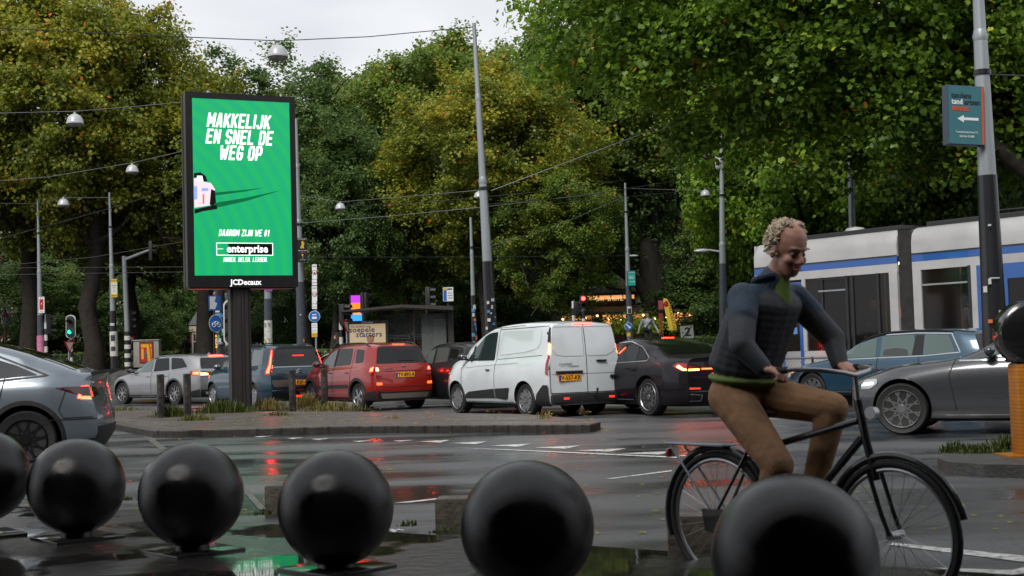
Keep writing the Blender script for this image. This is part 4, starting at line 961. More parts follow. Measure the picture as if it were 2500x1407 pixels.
def white_car():
    p = paint('car_pearl', (.55, .56, .57), .2, .3)
    c = Car('hatchback', 'pale hatchback mostly hidden behind the red SUV', 'car', 4.2, 1.78,
        top=[(0, .78), (.5, .92), (1.1, 1.02), (1.9, 1.38), (2.4, 1.47), (3.3, 1.46), (4.2, 1.38)], belt=[(0, .75), (1.2, .95), (4.2, 1.04)],
        rear=[(3.9, 1.46), (4.1, 1.05), (4.2, .8), (4.2, .5), (4.1, .2)], front=[(.1, .9), (0, .6), (0, .4), (.08, .2)],
        wb=2.6, fo=.82, rw=.32, paint=p, zb=.2, tumble=.25, wround=(.8, .35))
    for sd_ in 'LR': c.panel('side_window', [(1.45, 1.02), (1.9, 1.3), (2.3, 1.38), (3.3, 1.37), (3.6, 1.12)], sd_, c.glass, .005, .1, corner=.04)
    c.panel('rear_window', [(-.62, 1.06), (.62, 1.06), (.52, 1.38), (-.52, 1.38)], 'B', c.glass, .006, .08, corner=.05)
    for sg in (-1, 1): lamp(c, 'tail_light', [(sg*.86, .84), (sg*.55, .84), (sg*.55, .98), (sg*.86, 1.0)], 'B', mt=redl)
    c.wheels('spoke', 7, silver, silver); rails(c, 1.9, 3.4, ink, .05, .012, .02)
    c.place((-5.3, 40.5, 0), 56, group=GQ); return c
def black_sedan():
    p = mat('sedan_black', (.006, .004, .007), .4, 0, coat=.45, spec=.2)
    c = Car('saloon_car', 'glossy black-plum saloon with a slim full-width red light bar, right of the white van', 'car', 5.12, 1.90,
        top=[(0, .76), (.6, .90), (1.5, 1.0), (2.2, 1.30), (2.75, 1.46), (3.2, 1.475), (3.8, 1.36), (4.4, 1.14), (4.7, 1.09), (5.12, 1.08)],
        belt=[(0, .70), (1.4, .92), (3.0, .98), (4.2, 1.02), (5.12, 1.02)],
        rear=[(5.10, 1.12), (5.06, 1.03), (5.09, .9), (5.12, .6), (5.12, .4), (5.0, .2)], front=[(.1, .9), (0, .6), (0, .4), (.08, .2)],
        wb=3.1, fo=.87, rw=.355, paint=p, zb=.18, tumble=.34, wround=(.8, .5), rbul=.12)
    g = c.glass
    for sd_ in 'LR':
        c.panel('side_window', [(1.75, 1.0), (2.25, 1.25), (2.6, 1.36), (2.66, 1.02)], sd_, MATS['pale_car_glass'], .005, .08, corner=.04)
        c.panel('side_window', [(2.76, 1.02), (2.70, 1.37), (3.15, 1.38), (3.5, 1.30), (3.52, 1.04)], sd_, mat('dark_sheen_glass', (.02, .024, .028), .05), .005, .08, corner=.04)
        c.panel('side_window', [(3.57, 1.05), (3.56, 1.28), (3.78, 1.18), (3.88, 1.08)], sd_, g, .005, .06, corner=.04)
        c.lines('window_trim', [([(1.7, .98), (2.25, 1.29), (2.65, 1.40), (3.15, 1.42), (3.6, 1.31), (3.95, 1.1), (3.9, 1.04), (1.7, .97)], .018, sd_)], chrome)
    c.panel('windscreen', [(-.7, 1.04), (.7, 1.04), (.5, 1.38), (-.5, 1.38)], 'F', g, .006, .12, corner=.08)
    c.panel('rear_window', [(3.30, -.5), (4.34, -.66), (4.40, 0), (4.34, .66), (3.30, .5), (3.22, 0)], 'T', mat('wet_rear_glass', (.006, .008, .006), .08, coat=.3, bump=.2, bscale=14), .006, .1, corner=.05)
    c.panel('brake_light', [(3.36, -.14), (3.40, -.14), (3.40, .14), (3.36, .14)], 'T', redon, .012, .05)
    seams(c, (2.71, 3.62), .33, 1.0, [([(-.66, .72), (.66, .72), (.7, .84)], .012, 'B')])
    for sg in (-1, 1):
        q = c.panel('tail_light', [(sg*.94, .83), (sg*.50, .83), (sg*.46, .90), (sg*.94, .97)], 'B', redl, .008, .05, corner=.02)
        c.panel('lit_segment', [(sg*.93, .845), (sg*.5, .845), (sg*.5, .872), (sg*.93, .875)], 'B', redhot, .014, .04, parent=q)
        sd_ = 'L' if sg < 0 else 'R'
        q = c.panel('tail_light', [(4.74, .93), (4.95, .83), (5.05, .83), (5.05, .97), (4.8, .99)], sd_, redl, .008, .05, corner=.02)
        c.panel('lit_segment', [(4.82, .92), (4.95, .85), (5.04, .85), (5.04, .875), (4.97, .88), (4.86, .95)], sd_, redhot, .014, .04, parent=q)
        c.panel('exhaust_trim', [(sg*.86, .28), (sg*.45, .28), (sg*.45, .40), (sg*.86, .44)], 'B', chrome, .012, .05, corner=.03)
        c.panel('exhaust_opening', [(sg*.82, .30), (sg*.48, .30), (sg*.48, .38), (sg*.82, .41)], 'B', ink, .016, .05, corner=.02)
        c.panel('reflector', [(sg*.86, .50), (sg*.5, .50), (sg*.5, .53), (sg*.86, .54)], 'B', mat('reflector_red', (.4, .01, .01), .2), .012, .05)
    c.panel('light_bar', [(-.45, .86), (.45, .86), (.45, .88), (-.45, .88)], 'B', redon, .012, .06)
    c.lines('bumper_trim', [([(-.9, .46), (.9, .46)], .02, 'B')], chrome)
    plate(c, 0, .74, 'K-482-XZ')
    h = c.hit(3.1, 0, 'T')[0]; MB().prism([(0, 0), (.18, 0), (.15, .06)], .02, T(3.05, 0, h.z)).build('antenna_fin', p, c.root)
    mirror(c, 1.8, 1.04, p); handles(c, (2.55, 3.48), .87, p, .18); archlips(c, p, .02)
    c.wheels('double', 12, silver, silver, rimr=.265, tyw=.25)
    c.lines('sill_trim', [([(1.5, .30), (3.5, .30)], .015, 'L')], mat('sill_grey', (.1, .1, .11), .4))
    MB().box((2.5, 0, .22), (3.0, 1.3, .1)).build('underbody', ink, c.root)
    c.place((1592, 1015), 62, group=GQ); return c
def tesla():
    p = paint('crossover_blue_grey', (.17, .20, .235), .45, .32)
    c = Car('electric_crossover', 'wet blue-grey fastback crossover cut by the left edge, nearest car', 'car', 4.75, 1.92,
        top=[(0, .78), (.5, .94), (1.2, 1.06), (1.9, 1.42), (2.4, 1.60), (2.9, 1.62), (3.5, 1.52), (4.1, 1.33), (4.5, 1.18), (4.68, 1.17), (4.75, 1.17)],
        belt=[(0, .72), (1.3, 1.0), (2.6, 1.04), (3.8, 1.08), (4.75, 1.08)],
        rear=[(4.75, 1.2), (4.66, 1.10), (4.66, .95), (4.70, .8), (4.75, .62), (4.74, .4), (4.6, .2)], front=[(.1, .9), (0, .6), (0, .4), (.08, .2)],
        wb=2.98, fo=.88, rw=.365, paint=p, zb=.2, tumble=.30, wround=(.8, .55), rbul=.14)
    g = mat('dark_privacy_glass', (.006, .007, .01), .05, coat=.8)
    for sd_ in 'LR':
        c.panel('side_window', [(1.5, 1.05), (2.0, 1.36), (2.45, 1.50), (2.48, 1.08)], sd_, g, .005, .08, corner=.04)
        c.panel('side_window', [(2.54, 1.08), (2.51, 1.51), (3.0, 1.50), (3.42, 1.38), (3.40, 1.11)], sd_, g, .005, .08, corner=.04)
        c.panel('side_window', [(3.43, 1.11), (3.45, 1.37), (3.75, 1.27), (4.0, 1.15)], sd_, g, .005, .06, corner=.02)
        c.lines('window_trim', [([(1.4, 1.03), (2.0, 1.4), (2.5, 1.54), (3.0, 1.53), (3.48, 1.41), (4.12, 1.14), (3.4, 1.08), (1.4, 1.03)], .022, sd_)], ink)
    c.panel('rear_window', [(3.3, -.5), (4.38, -.62), (4.42, 0), (4.38, .62), (3.3, .5)], 'T', g, .006, .1, corner=.05)
    seams(c, (2.5, ), .33, 1.06, [([(3.62, 1.12), (3.56, .8), (3.40, .62)], .012, 'L'), ([(4.30, .62), (4.25, .72), (4.34, 1.0)], .009, 'L'), ([(4.0, .6), (4.72, .60)], .01, 'L'), ([(4.3, .62), (4.62, .62)], .01, 'L')])
    for sg, sd_ in ((-1, 'L'), (1, 'R')):
        q = c.panel('tail_light', [(4.20, .99), (4.42, .91), (4.70, .84), (4.70, 1.0), (4.5, .995)], sd_, mat('dark_red_lens', (.05, .006, .006), .1, coat=1), .008, .05, corner=.015)
        c.lines('lit_segment', [([(4.68, .985), (4.50, .985), (4.47, .86), (4.68, .845)], .034, sd_)], redon, q)
        q = c.panel('tail_light', [(sg*.94, .84), (sg*.45, .88), (sg*.5, .98), (sg*.94, 1.0)], 'B', MATS['dark_red_lens'], .008, .05, corner=.02)
        c.lines('lit_segment', [([(sg*.93, .86), (sg*.70, .88), (sg*.70, .96), (sg*.93, .98)], .026, 'B')], redon, q)
    c.panel('bumper_cladding', [(-.9, .22), (.9, .22), (.9, .5), (-.9, .5)], 'B', blackp, .01, .08)
    c.panel('bumper_cladding', [(4.25, .24), (4.7, .24), (4.7, .36), (4.32, .34)], 'L', blackp, .01, .08)
    sp = MB(); pts = [(4.60, 1.165), (4.78, 1.20), (4.785, 1.185), (4.62, 1.12)]
    sp.prism(pts, 1.5, T(0, -.75, 0)); sp.build('boot_spoiler', ink, c.root)
    mirror(c, 1.6, 1.08, ink); handles(c, (3.3, ), .93, ink, .2)
    archlips(c, blackp, .055); c.wheels('double', 10, silver, mat('black_alloy', (.02, .02, .022), .35, .6), rimr=.26, tyw=.25)
    MB().box((2.3, 0, .24), (2.8, 1.3, .1)).build('underbody', ink, c.root)
    c.place((66, 1149), -9); c.root['group'] = 'cars driving past'; return c
def blue_estate():
    p = paint('estate_blue', (.02, .065, .11), .3, .25)
    c = Car('estate_car', 'blue estate car with chrome window trim in front of the tram', 'car', 4.77, 1.83,
        top=[(0, .70), (.5, .84), (1.25, .96), (1.9, 1.26), (2.4, 1.43), (2.9, 1.50), (3.9, 1.49), (4.77, 1.44)],
        belt=[(0, .66), (1.2, .90), (2.8, .95), (4.77, 1.0)],
        rear=[(4.42, 1.5), (4.5, 1.38), (4.68, 1.04), (4.75, .9), (4.77, .6), (4.75, .4), (4.65, .2)], front=[(.1, .9), (0, .6), (0, .4), (.08, .2)],
        wb=2.79, fo=.9, rw=.335, paint=p, zb=.2, tumble=.27, wround=(.8, .35))
    gl = mat('green_throughlight_glass', (.075, .115, .105), .05, coat=.7)  # opaque panes; the green colour stands in for light seen through the car
    for sd_ in 'LR':
        c.panel('side_window', [(1.45, .96), (2.0, 1.25), (2.42, 1.36), (2.45, .98)], sd_, gl, .005, .08, corner=.04)
        c.panel('side_window', [(2.55, .98), (2.53, 1.38), (3.25, 1.40), (3.42, 1.01)], sd_, gl, .005, .08, corner=.04)
        c.panel('side_window', [(3.52, 1.01), (3.50, 1.40), (4.02, 1.37), (4.20, 1.04)], sd_, gl, .005, .08, corner=.04)
        c.panel('door_pillar', [(3.27, 1.0), (3.5, 1.0), (3.48, 1.39), (3.3, 1.39)], sd_, ink, .007, .08)
        c.lines('window_trim', [([(1.35, .94), (2.0, 1.29), (2.5, 1.41), (3.3, 1.43), (4.08, 1.40), (4.30, 1.04), (3.5, .985), (1.35, .93)], .022, sd_)], chrome)
        c.panel('interior_seats', [(2.6, 1.0), (3.2, 1.0), (3.15, 1.12), (2.9, 1.15), (2.62, 1.12)], sd_, mat('seat_dark_glass', (.03, .035, .03), .1, coat=.6), .007, .08, corner=.05)
        c.panel('sill_cladding', [(1.3, .21), (3.3, .21), (3.3, .26), (1.3, .26)], sd_, blackp, .01, .1)
    c.lines('sill_trim', [([(1.3, .29), (3.3, .29)], .02, 'L')], chrome)
    c.panel('windscreen', [(-.7, 1.0), (.7, 1.0), (.55, 1.38), (-.55, 1.38)], 'F', c.glass, .006, .12, corner=.08)
    c.panel('rear_window', [(-.66, 1.04), (.66, 1.04), (.56, 1.38), (-.56, 1.38)], 'B', c.glass, .006, .08, corner=.05)
    seams(c, (2.5, 3.44), .33, .97); rails(c, 2.0, 4.1, ink, .05, .016, .035); mirror(c, 1.5, 1.0, p); handles(c, (2.3, 3.25), .84, p, .18)
    lamp(c, 'headlight', [(.08, .62), (.5, .72), (.62, .80), (.3, .78), (.1, .70)], 'L', mt=clearl, on=[([(.12, .66), (.34, .70), (.34, .74), (.14, .70)], mat('headlight_orange', (.8, .3, .15), .2, emit=(1, .25, .1), es=1.5))])
    archlips(c, p, .02); c.wheels('spoke', 9, silver, silver, rimr=.235)
    MB().box((2.3, 0, .24), (2.8, 1.3, .1)).build('underbody', ink, c.root)
    c.place((1990, 990), 50, axle=0, group=GQ); return c
def grey_saloon():
    p = paint('saloon_grey', (.045, .048, .055), .3, .32)
    c = Car('saloon_car', 'dark grey saloon driving in from the right edge with chrome sill line', 'car', 4.95, 1.88,
        top=[(0, .70), (.25, .82), (.7, .93), (1.5, 1.02), (2.1, 1.28), (2.6, 1.44), (3.1, 1.475), (3.8, 1.38), (4.4, 1.15), (4.95, 1.08)],
        belt=[(0, .66), (1.4, .94), (3.0, .99), (4.95, 1.0)],
        rear=[(4.93, 1.1), (4.9, .9), (4.95, .6), (4.9, .2)], front=[(.14, .95), (.03, .75), (0, .55), (0, .35), (.08, .2)],
        wb=2.96, fo=.78, rw=.35, paint=p, zb=.19, tumble=.3, wround=(1.0, .5), rbul=.12)
    gl = mat('teal_throughlight_glass', (.05, .085, .08), .04, coat=.8)  # greenish light passing through the windows is put into this opaque colour
    for sd_ in 'LR':
        c.panel('side_window', [(1.78, 1.02), (2.2, 1.24), (2.65, 1.37), (2.66, 1.03)], sd_, gl, .005, .08, corner=.04)
        c.panel('side_window', [(2.74, 1.03), (2.72, 1.38), (3.3, 1.37), (3.6, 1.25), (3.6, 1.05)], sd_, gl, .005, .08, corner=.04)
        c.lines('window_trim', [([(1.55, .985), (2.6, 1.0), (3.9, 1.02)], .02, sd_)], chrome)
        c.lines('sill_trim', [([(1.35, .27), (3.5, .27)], .018, sd_)], chrome)
        q = c.panel('headlight', [(.18, .62), (.34, .62), (.46, .70), (.44, .76), (.24, .74)], sd_, clearl, .008, .05, corner=.03)
        c.panel('lit_segment', [(.2, .66), (.38, .68), (.4, .71), (.24, .70)], sd_, emis('daylight_lamp', (.9, 1, .9), 2), .013, .04, parent=q)
    c.panel('windscreen', [(-.7, 1.05), (.7, 1.05), (.5, 1.38), (-.5, 1.38)], 'F', c.glass, .006, .12, corner=.08)
    c.panel('front_grille', [(-.5, .45), (.5, .45), (.55, .62), (-.55, .62)], 'F', ink, .01, .1, corner=.05)
    seams(c, (2.7, 3.6), .33, 1.0, [([(1.5, 1.0), (1.42, .8), (1.5, .33)], .012, 'L')])
    mirror(c, 1.95, 1.08, p); handles(c, (2.52, ), .88, chrome, .2); archlips(c, p, .02)
    c.wheels('double', 9, silver, silver, rimr=.26, tyw=.24)
    MB().box((2.4, 0, .22), (2.9, 1.3, .1)).build('underbody', ink, c.root)
    c.place((2206, 1061), 26, axle=0); c.root['group'] = 'cars driving past'; return c
for fn in (white_van, red_suv, blue_mpv, silver_estate, dark_suv, white_car, black_sedan, tesla, blue_estate, grey_saloon): fn()
# ------------------------------------------------------------ digital billboard
def stripes_mat():
    M = bpy.data.materials.new('led_green'); M.use_nodes = True; t = M.node_tree; n = t.nodes; l = t.links; b = n['Principled BSDF']
    c = n.new('ShaderNodeTexCoord'); w = n.new('ShaderNodeTexWave'); w.wave_type = 'RINGS'; w.rings_direction = 'Y'; w.inputs['Scale'].default_value = 1.1; w.inputs['Distortion'].default_value = .6
    mp = n.new('ShaderNodeMapping'); mp.inputs['Location'].default_value = (3.2, 0, -3.2); l.new(c.outputs['Object'], mp.inputs[0]); l.new(mp.outputs[0], w.inputs['Vector'])
    m1 = n.new('ShaderNodeMixRGB'); m1.inputs[1].default_value = (.002, .42, .18, 1); m1.inputs[2].default_value = (.006, .48, .13, 1); l.new(w.outputs[0], m1.inputs[0])
    w2 = n.new('ShaderNodeTexWave'); w2.bands_direction = 'Z'; w2.inputs['Scale'].default_value = 9; l.new(c.outputs['Object'], w2.inputs['Vector'])
    m2 = n.new('ShaderNodeMixRGB'); m2.blend_type = 'MULTIPLY'; m2.inputs[0].default_value = .0; l.new(m1.outputs[0], m2.inputs[1]); l.new(w2.outputs['Color'], m2.inputs[2])
    l.new(m2.outputs[0], b.inputs['Emission Color']); b.inputs['Emission Strength'].default_value = .54; b.inputs['Base Color'].default_value = (.01, .03, .02, 1); b.inputs['Roughness'].default_value = .3
    return M
frame_m = mat('billboard_frame', (.018, .017, .017), .35, .3, var=.2, bump=.05); side_m = mat('billboard_side', (.07, .06, .056), .4, .6, var=.15, streak=True)
bp_ = gp(594, 1003, .12); BB = empty('digital_billboard', (bp_.x, bp_.y, .12), R(23), 'tall digital billboard with a lit green advert reading MAKKELIJK EN SNEL DE WEG OP', 'billboard')
BW, BZ0, BZ1, BD = 2.5, 2.80, 7.22, .62
MB().box((0, 0, (BZ0+BZ1)/2), (BW, BD, BZ1-BZ0), bev=.03).build('housing', side_m, BB)
fy = -BD/2
mb = MB()
for (c_, d_) in (((-BW/2+.075, fy-.012, (BZ0+BZ1)/2), (.15, .05, BZ1-BZ0)), ((BW/2-.065, fy-.012, (BZ0+BZ1)/2), (.13, .05, BZ1-BZ0)), ((.01, fy-.012, BZ1-.07), (BW-.28, .05, .14)), ((.01, fy-.012, BZ0+.135), (BW-.28, .05, .27))): mb.box(c_, d_)
mb.build('front_frame', frame_m, BB, 0)
MB().box((-BW/2-.004, .02, (BZ0+BZ1)/2), (.012, .03, BZ1-BZ0-.02)).box((0, 0, BZ0-.012), (BW-.1, BD-.06, .02)).build('housing_joint', frame_m, BB, 0)
sx0, sx1, sz0, sz1 = -BW/2+.15, BW/2-.13, BZ0+.27, BZ1-.14
scr = MB().box(((sx0+sx1)/2, fy-.012, (sz0+sz1)/2), (sx1-sx0, .02, sz1-sz0)).build('screen', stripes_mat(), BB, 0)
sw, sh = sx1-sx0, sz1-sz0
def S(px, py): return ((px-479)/231*sw+sx0, sz1-(py-266)/410*sh)     # billboard photo pixel -> local (x,z)
ledw = emis('led_white', (.95, .98, .95), .72); ledk = mat('led_black', (.004, .004, .004), .3)
def bt(s, px, py, size, m=None, **k):
    x, z = S(px, py); return text('screen_text', s, size, m or ledw, scr, T(x, fy-.026, z), ext=.002, **k)
def bs(s, px, py, h, **k):
    x, z = S(px, py); return stroke_text('screen_text', s, h, ledw, scr, T(x, fy-.026, z), **k)
bs('MAKKELIJK', 589, 315, .335); bs('EN SNEL DE', 590, 353, .335); bs('WEG OP', 592, 390, .335)
bs('DAAROM ZIJN WE #1', 597, 577, .15, th=.13); bs('HUREN. DELEN. LEASEN.', 599, 639, .105, th=.14)
def quad(a, b, m, y, name='screen_graphic'):
    (x0, z0), (x1, z1) = S(*a), S(*b); return MB().box(((x0+x1)/2, y, (z0+z1)/2), (abs(x1-x0), .003, abs(z1-z0))).build(name, m, scr, 0)
quad((530, 600), (664, 601.5), ledw, fy-.026); quad((530, 628), (664, 629.5), ledw, fy-.026); quad((530, 601.5), (531.5, 628), ledw, fy-.026); quad((662.5, 601.5), (664, 628), ledw, fy-.026)
quad((558, 602), (662, 627.5), ledk, fy-.0255); quad((532, 614), (546, 615), ledw, fy-.026)
bt('enterprise', 603, 614.5, .245, bold=.006, wscale=.92)
text('maker_lettering', 'JCDecaux', .17, mat('white_lettering', (.8, .8, .8), .4, emit=(1, 1, 1), es=.35), BB, T(.04, fy-.042, BZ0+.11), bold=.005, ext=.003)
def spoly(pts, m, y, name='screen_graphic'):
    q = [S(*p) for p in pts]; return MB().prism(q, .003, T(0, y, 0)).build(name, m, scr, 0)
skid = emis('led_dark_green', (.001, .12, .04), .5); cb = emis('led_pale_pink', (.75, .55, .6), .6); cb2 = emis('led_pale_blue', (.25, .3, .75), .6); cb3 = emis('led_orange', (.6, .14, .06), .6)
spoly([(528, 491), (600, 480), (650, 469), (600, 476), (528, 484)][::-1], skid, fy-.0245); spoly([(528, 520), (600, 503), (690, 474), (600, 495), (528, 508)][::-1], skid, fy-.0245)
spoly([(481, 534), (500, 528), (534, 522), (532, 512), (481, 524)], ledk, fy-.025)
spoly([(481, 440), (496, 438), (508, 446), (512, 458), (481, 462)], ledk, fy-.0255)
spoly([(481, 452), (498, 448), (504, 460), (520, 462), (529, 476), (528, 506), (520, 513), (481, 520)], cb, fy-.0265)
spoly([(481, 470), (488, 470), (488, 500), (481, 502)], cb2, fy-.029); spoly([(498, 474), (514, 474), (514, 480), (498, 482)], cb2, fy-.029); spoly([(500, 488), (504, 488), (504, 510), (500, 511)], cb3, fy-.029)
spoly([(520, 476), (529, 480), (531, 506), (524, 516), (516, 512)], ledk, fy-.0285); spoly([(488, 446), (500, 446), (502, 456), (488, 458)], ledw, fy-.029)
pm = mat('billboard_post', (.05, .045, .043), .42, .5, var=.2, streak=True)
mb = MB(); mb.box((-.06, 0, BZ0/2-.1), (.34, .42, BZ0+.2)); mb.box((.145, .01, BZ0/2-.1), (.06, .36, BZ0+.2)); mb.box((-.255, .02, BZ0/2-.1), (.05, .34, BZ0+.2))
mb.build('post', pm, BB, 0)
MB().box((.02, -.214, BZ0/2), (.012, .01, BZ0)).box((-.05, -.214, BZ0/2), (.006, .008, BZ0)).build('post_groove', frame_m, BB, 0)
MB().box((0, 0, .01), (.7, .6, .03)).build('post_foot', frame_m, BB, 0)

# ------------------------------------------------------------ cylindrical bollards on the island
bm_ = mat('bollard_steel', (.06, .055, .05), .38, .7, var=.4, vscale=10, rvar=.12); bl = ['leftmost', 'second from left', 'right of the billboard post', 'rightmost, in front of the red car']
for i, (x, y) in enumerate(((393, 1020), (458, 1020), (715, 1000), (793, 996))):
    p = gp(x, y, .12); o = empty('steel_bollard', (p.x, p.y, .12), 0, 'dark steel post on the island, '+bl[i], 'bollard', 'steel bollards on the traffic island')
    MB().lathe([(.078, -.05), (.078, .885), (.074, .9), (.02, .905)], 24).build('post', bm_, o)
    MB().lathe([(.12, 0), (.12, .01), (.09, .02)], 20).build('base_ring', bm_, o)

# ------------------------------------------------------------ ball bollards
ball_m = mat('black_ball', (.005, .0045, .005), .17, .0, var=.6, vscale=7, rvar=.09, coat=.0, spec=.42, bump=.14, streak=True, bscale=220)
plate_m = mat('wet_plate', (.02, .019, .019), .1, .0, var=.3, rvar=.07, bump=.12, bscale=12)
bd = ['at the left edge, cut by the frame', 'second from the left in front of the grey crossover', 'third from the left, beside the green reflection', 'fourth from the left, left of the middle', 'second from the right, in front of the road', 'rightmost and nearest, in front of the bicycle']
PZ = .108
for i, (x, y, r) in enumerate(((-43, 1163, 110), (187, 1187, 113.5), (467, 1208, 124), (820, 1240, 138), (1287, 1288, 160), (1940, 1361, 198))):
    d = F*.315/r; c = P(x, y, d*.985); o = empty('ball_bollard', (c.x, c.y, PZ), 0, 'wet black ball bollard '+bd[i], 'bollard', 'black ball bollards along the pavement')
    zc = c.z-PZ
    MB().ball((0, 0, zc), .315, 56).build('ball', ball_m, o, 60)
    MB().lathe([(.11, 0), (.10, zc-.28)], 24).build('neck', ball_m, o)
    MB().box((0, 0, .006), (.46, .46, .022), rz=R(38+i*3), bev=.004).build('base_plate', plate_m, o)
# low stone blocks behind the balls
st = mat('block_stone', (.10, .085, .065), .6, var=.4, vscale=7, bump=.5, bscale=30); sl = ['behind the fourth ball', 'left of the second ball from the right', 'below the bicycle saddle']
for i, (x, y, w) in enumerate(((690, 1263, .28), (1118, 1306, .30), (1712, 1378, .30))):
    p = gp(x, y, .0); o = MB().box((0, 0, .06), (w, .22, .26), bev=.02).build('stone_block', st, None); o.location = (p.x, p.y+(.35 if i == 2 else .12), .06); o.rotation_euler = (0, 0, R(-6))
    tag(o, 'low weathered stone block at the pavement edge, '+sl[i], 'stone block', 'stone blocks along the pavement edge')

# ------------------------------------------------------------ poles
galv = mat('galvanised', (.30, .33, .35), .42, .35, var=.12, vscale=3, streak=True); galvd = mat('pole_black', (.018, .019, .022), .35, .2, var=.3, streak=True, coat=.3)
galv2 = mat('pole_slate', (.055, .065, .08), .4, .2, var=.15)
def pole(name, label, cat, top, bot, Y, rt, rb, dark=None, steps=(), bands=(), darkm=None, group='street poles and masts', cap=True):
    a = P(*top, Y); b = P(*bot, Y); g = G(Y); t = (g-.1-b.z)/(a.z-b.z); base = b+(a-b)*t
    o = empty(name, base, 0, label, cat, group); h = a.z-base.z; lean = (a-base)/h
    zof = lambda py: min(h, max(0, h*((bot[1]-py)/(bot[1]-top[1])*(1-t)+t) if 0 else (b.z+(a.z-b.z)*(bot[1]-py)/(bot[1]-top[1]))-base.z))
    o['h'] = h; del o['h']
    rad = lambda z: rb+(rt-rb)*z/h
    def seg(z0, z1, nm, m, k0=1., k1=1., n=20):
        return MB().tube([lean*z0, lean*z1], [rad(z0)*k0, rad(z1)*k1], n).build(nm, m, o, 50)
    zs = [zof(s) for s in steps]; zd = zof(dark) if dark else 0
    if dark: seg(0, zd, 'pole_base', darkm or galvd, 1.18, 1.18)
    cur = zd; k = 1.1
    for z in sorted(zs)+[h]:
        seg(cur, z, 'pole_shaft', galv, k, k*.97)
        if z < h: MB().tube([lean*(z-.07), lean*z, lean*(z+.12)], [rad(z)*k*1.0, rad(z)*k*1.12, rad(z)*(k-.14)], 20).build('collar', galv, o, 50)
        cur = z; k -= .12
    for s in bands: z = zof(s); MB().tube([lean*(z-.04), lean*(z+.04)], rad(z)*1.3, 16).build('clamp', galvd, o, 50)
    o2 = o; o2_pt = lambda py: base+lean*zof(py)
    return o, o2_pt, base, lean
POL = {}
POL['A'] = pole('tram_mast', 'thick tapering grey mast with a black lower half rising behind the white van', 'mast', (1157, 57), (1199, 800), 35, .062, .155, 640, (242, 445), (463,))
POL['B'] = pole('tram_mast', 'nearest grey mast with a black base on the right, carrying the dentist sign', 'mast', (2386, -60), (2428, 800), 21.5, .09, .185, 432, (92,), (180,))
POL['C'] = pole('camera_mast', 'slim grey mast with security cameras and a street lamp arm', 'mast', (1760, 285), (1766, 800), 50, .085, .15, 645, (410, 480, 600), (478,), darkm=galv2)
POL['D'] = pole('lamp_post', 'grey lamp post right beside the billboard, dark blue-grey at the bottom', 'lamp post', (722, 290), (737, 850), 48, .07, .17, 690, (410, 545), (550,), darkm=galv2)
POL['E'] = pole('lamp_post', 'thin pale lamp post with sticker-covered dark base left of the thick mast', 'lamp post', (1149, 531), (1159, 850), 46, .045, .1, 722, (620,), (605,))
POL['F'] = pole('lamp_post', 'thin pale lamp post with a turquoise shop sign near the café', 'lamp post', (1526, 447), (1538, 820), 54, .05, .14, 700, (520, 610), (518,), darkm=galv2)
POL['G'] = pole('lamp_post', 'slim grey lamp post with a yellow-framed notice sign on the left', 'lamp post', (267, 470), (279, 880), 58, .055, .14, 760, (560, 652), (555,))
POL['H'] = pole('lamp_post', 'leftmost slim grey lamp post with a red poster sign and a pink base', 'lamp post', (92, 487), (101, 885), 58, .05, .14, 770, (568, 665), (570,), darkm=galv2)
POL['K'] = pole('poster_pole', 'short pole wrapped in a white ST poster right of the billboard post', 'pole', (654, 690), (655, 850), 44, .11, .11, 730, (), (), darkm=galv2)
POL['J'] = pole('tram_mast', 'dark plain mast standing behind the tram roof', 'mast', (2076, 330), (2084, 700), 44, .10, .13, 700, (385,), (387,))
for nm in ():
    pass
POL['N'] = pole('tram_mast', 'dark stickered mast directly left of the billboard post', 'mast', (508, 222), (544, 850), 49, .07, .19, 700, (235,), ())
def strap_piece(o, base, mbuild, m, name='sign_face'): return mbuild.build(name, m, o, 0)
def board(name, label, cat, px, py, Y, w, h, d, m, rz=0., group=None, edge=None):
    """a flat sign box centred at a photo pixel; returns root (local frame: x right, z up, faces -y)"""
    c = P(px, py, Y); o = empty(name, c, rz, label, cat, group)
    MB().box((0, 0, 0), (w, d, h), bev=min(.01, d*.3)).build('sign_box', edge or mat('sign_edge', (.25, .27, .3), .4, .5), o, 0)
    MB().box((0, -d/2-.004, 0), (w-.03, .004, h-.03)).build('sign_face', m, o, 0); return o
def st_(o, s, size, x, z, m, y=-.06, **k): return text('sign_text', s, size, m, o, T(x, y, z), ext=.002, **k)
# dentist sign
teal = mat('sign_teal', (.045, .16, .19), .4); wl = mat('sign_white', (.75, .76, .76), .4); orr = mat('sign_orange', (.6, .09, .03), .4); dkt = mat('sign_dark', (.02, .035, .045), .4); slate = mat('sign_slate', (.07, .09, .12), .4, .3)
o = board('dentist_sign', 'teal box sign with a white left arrow reading tendens tandartsen dentist', 'sign', 2352, 284, 21.3, .68, .98, .16, teal, R(14), edge=slate); o.rotation_euler = (0, R(1.6), R(14))
y = -.09; st_(o, 'tendens', .125, -.27, .32, dkt, y, bold=.003, align='LEFT', wscale=.92); st_(o, 'tand', .125, -.27, .215, wl, y, bold=.003, align='LEFT', wscale=.92); st_(o, 'artsen', .125, -.035, .215, dkt, y, bold=.003, align='LEFT', wscale=.92); st_(o, 'dentist', .125, -.27, .11, orr, y, bold=.003, align='LEFT', wscale=.92)
MB().prism([(-.17, -.06), (-.05, -.12), (-.05, -.082), (.22, -.082), (.22, -.038), (-.05, -.038), (-.05, 0)][::-1], .004, T(0, y, 0)).build('arrow', wl, o, 0)
st_(o, 'Tesselschadestraat 1C', .05, 0, -.28, wl, y, wscale=.92); st_(o, '020-66 43 888', .05, 0, -.35, wl, y, wscale=.92)
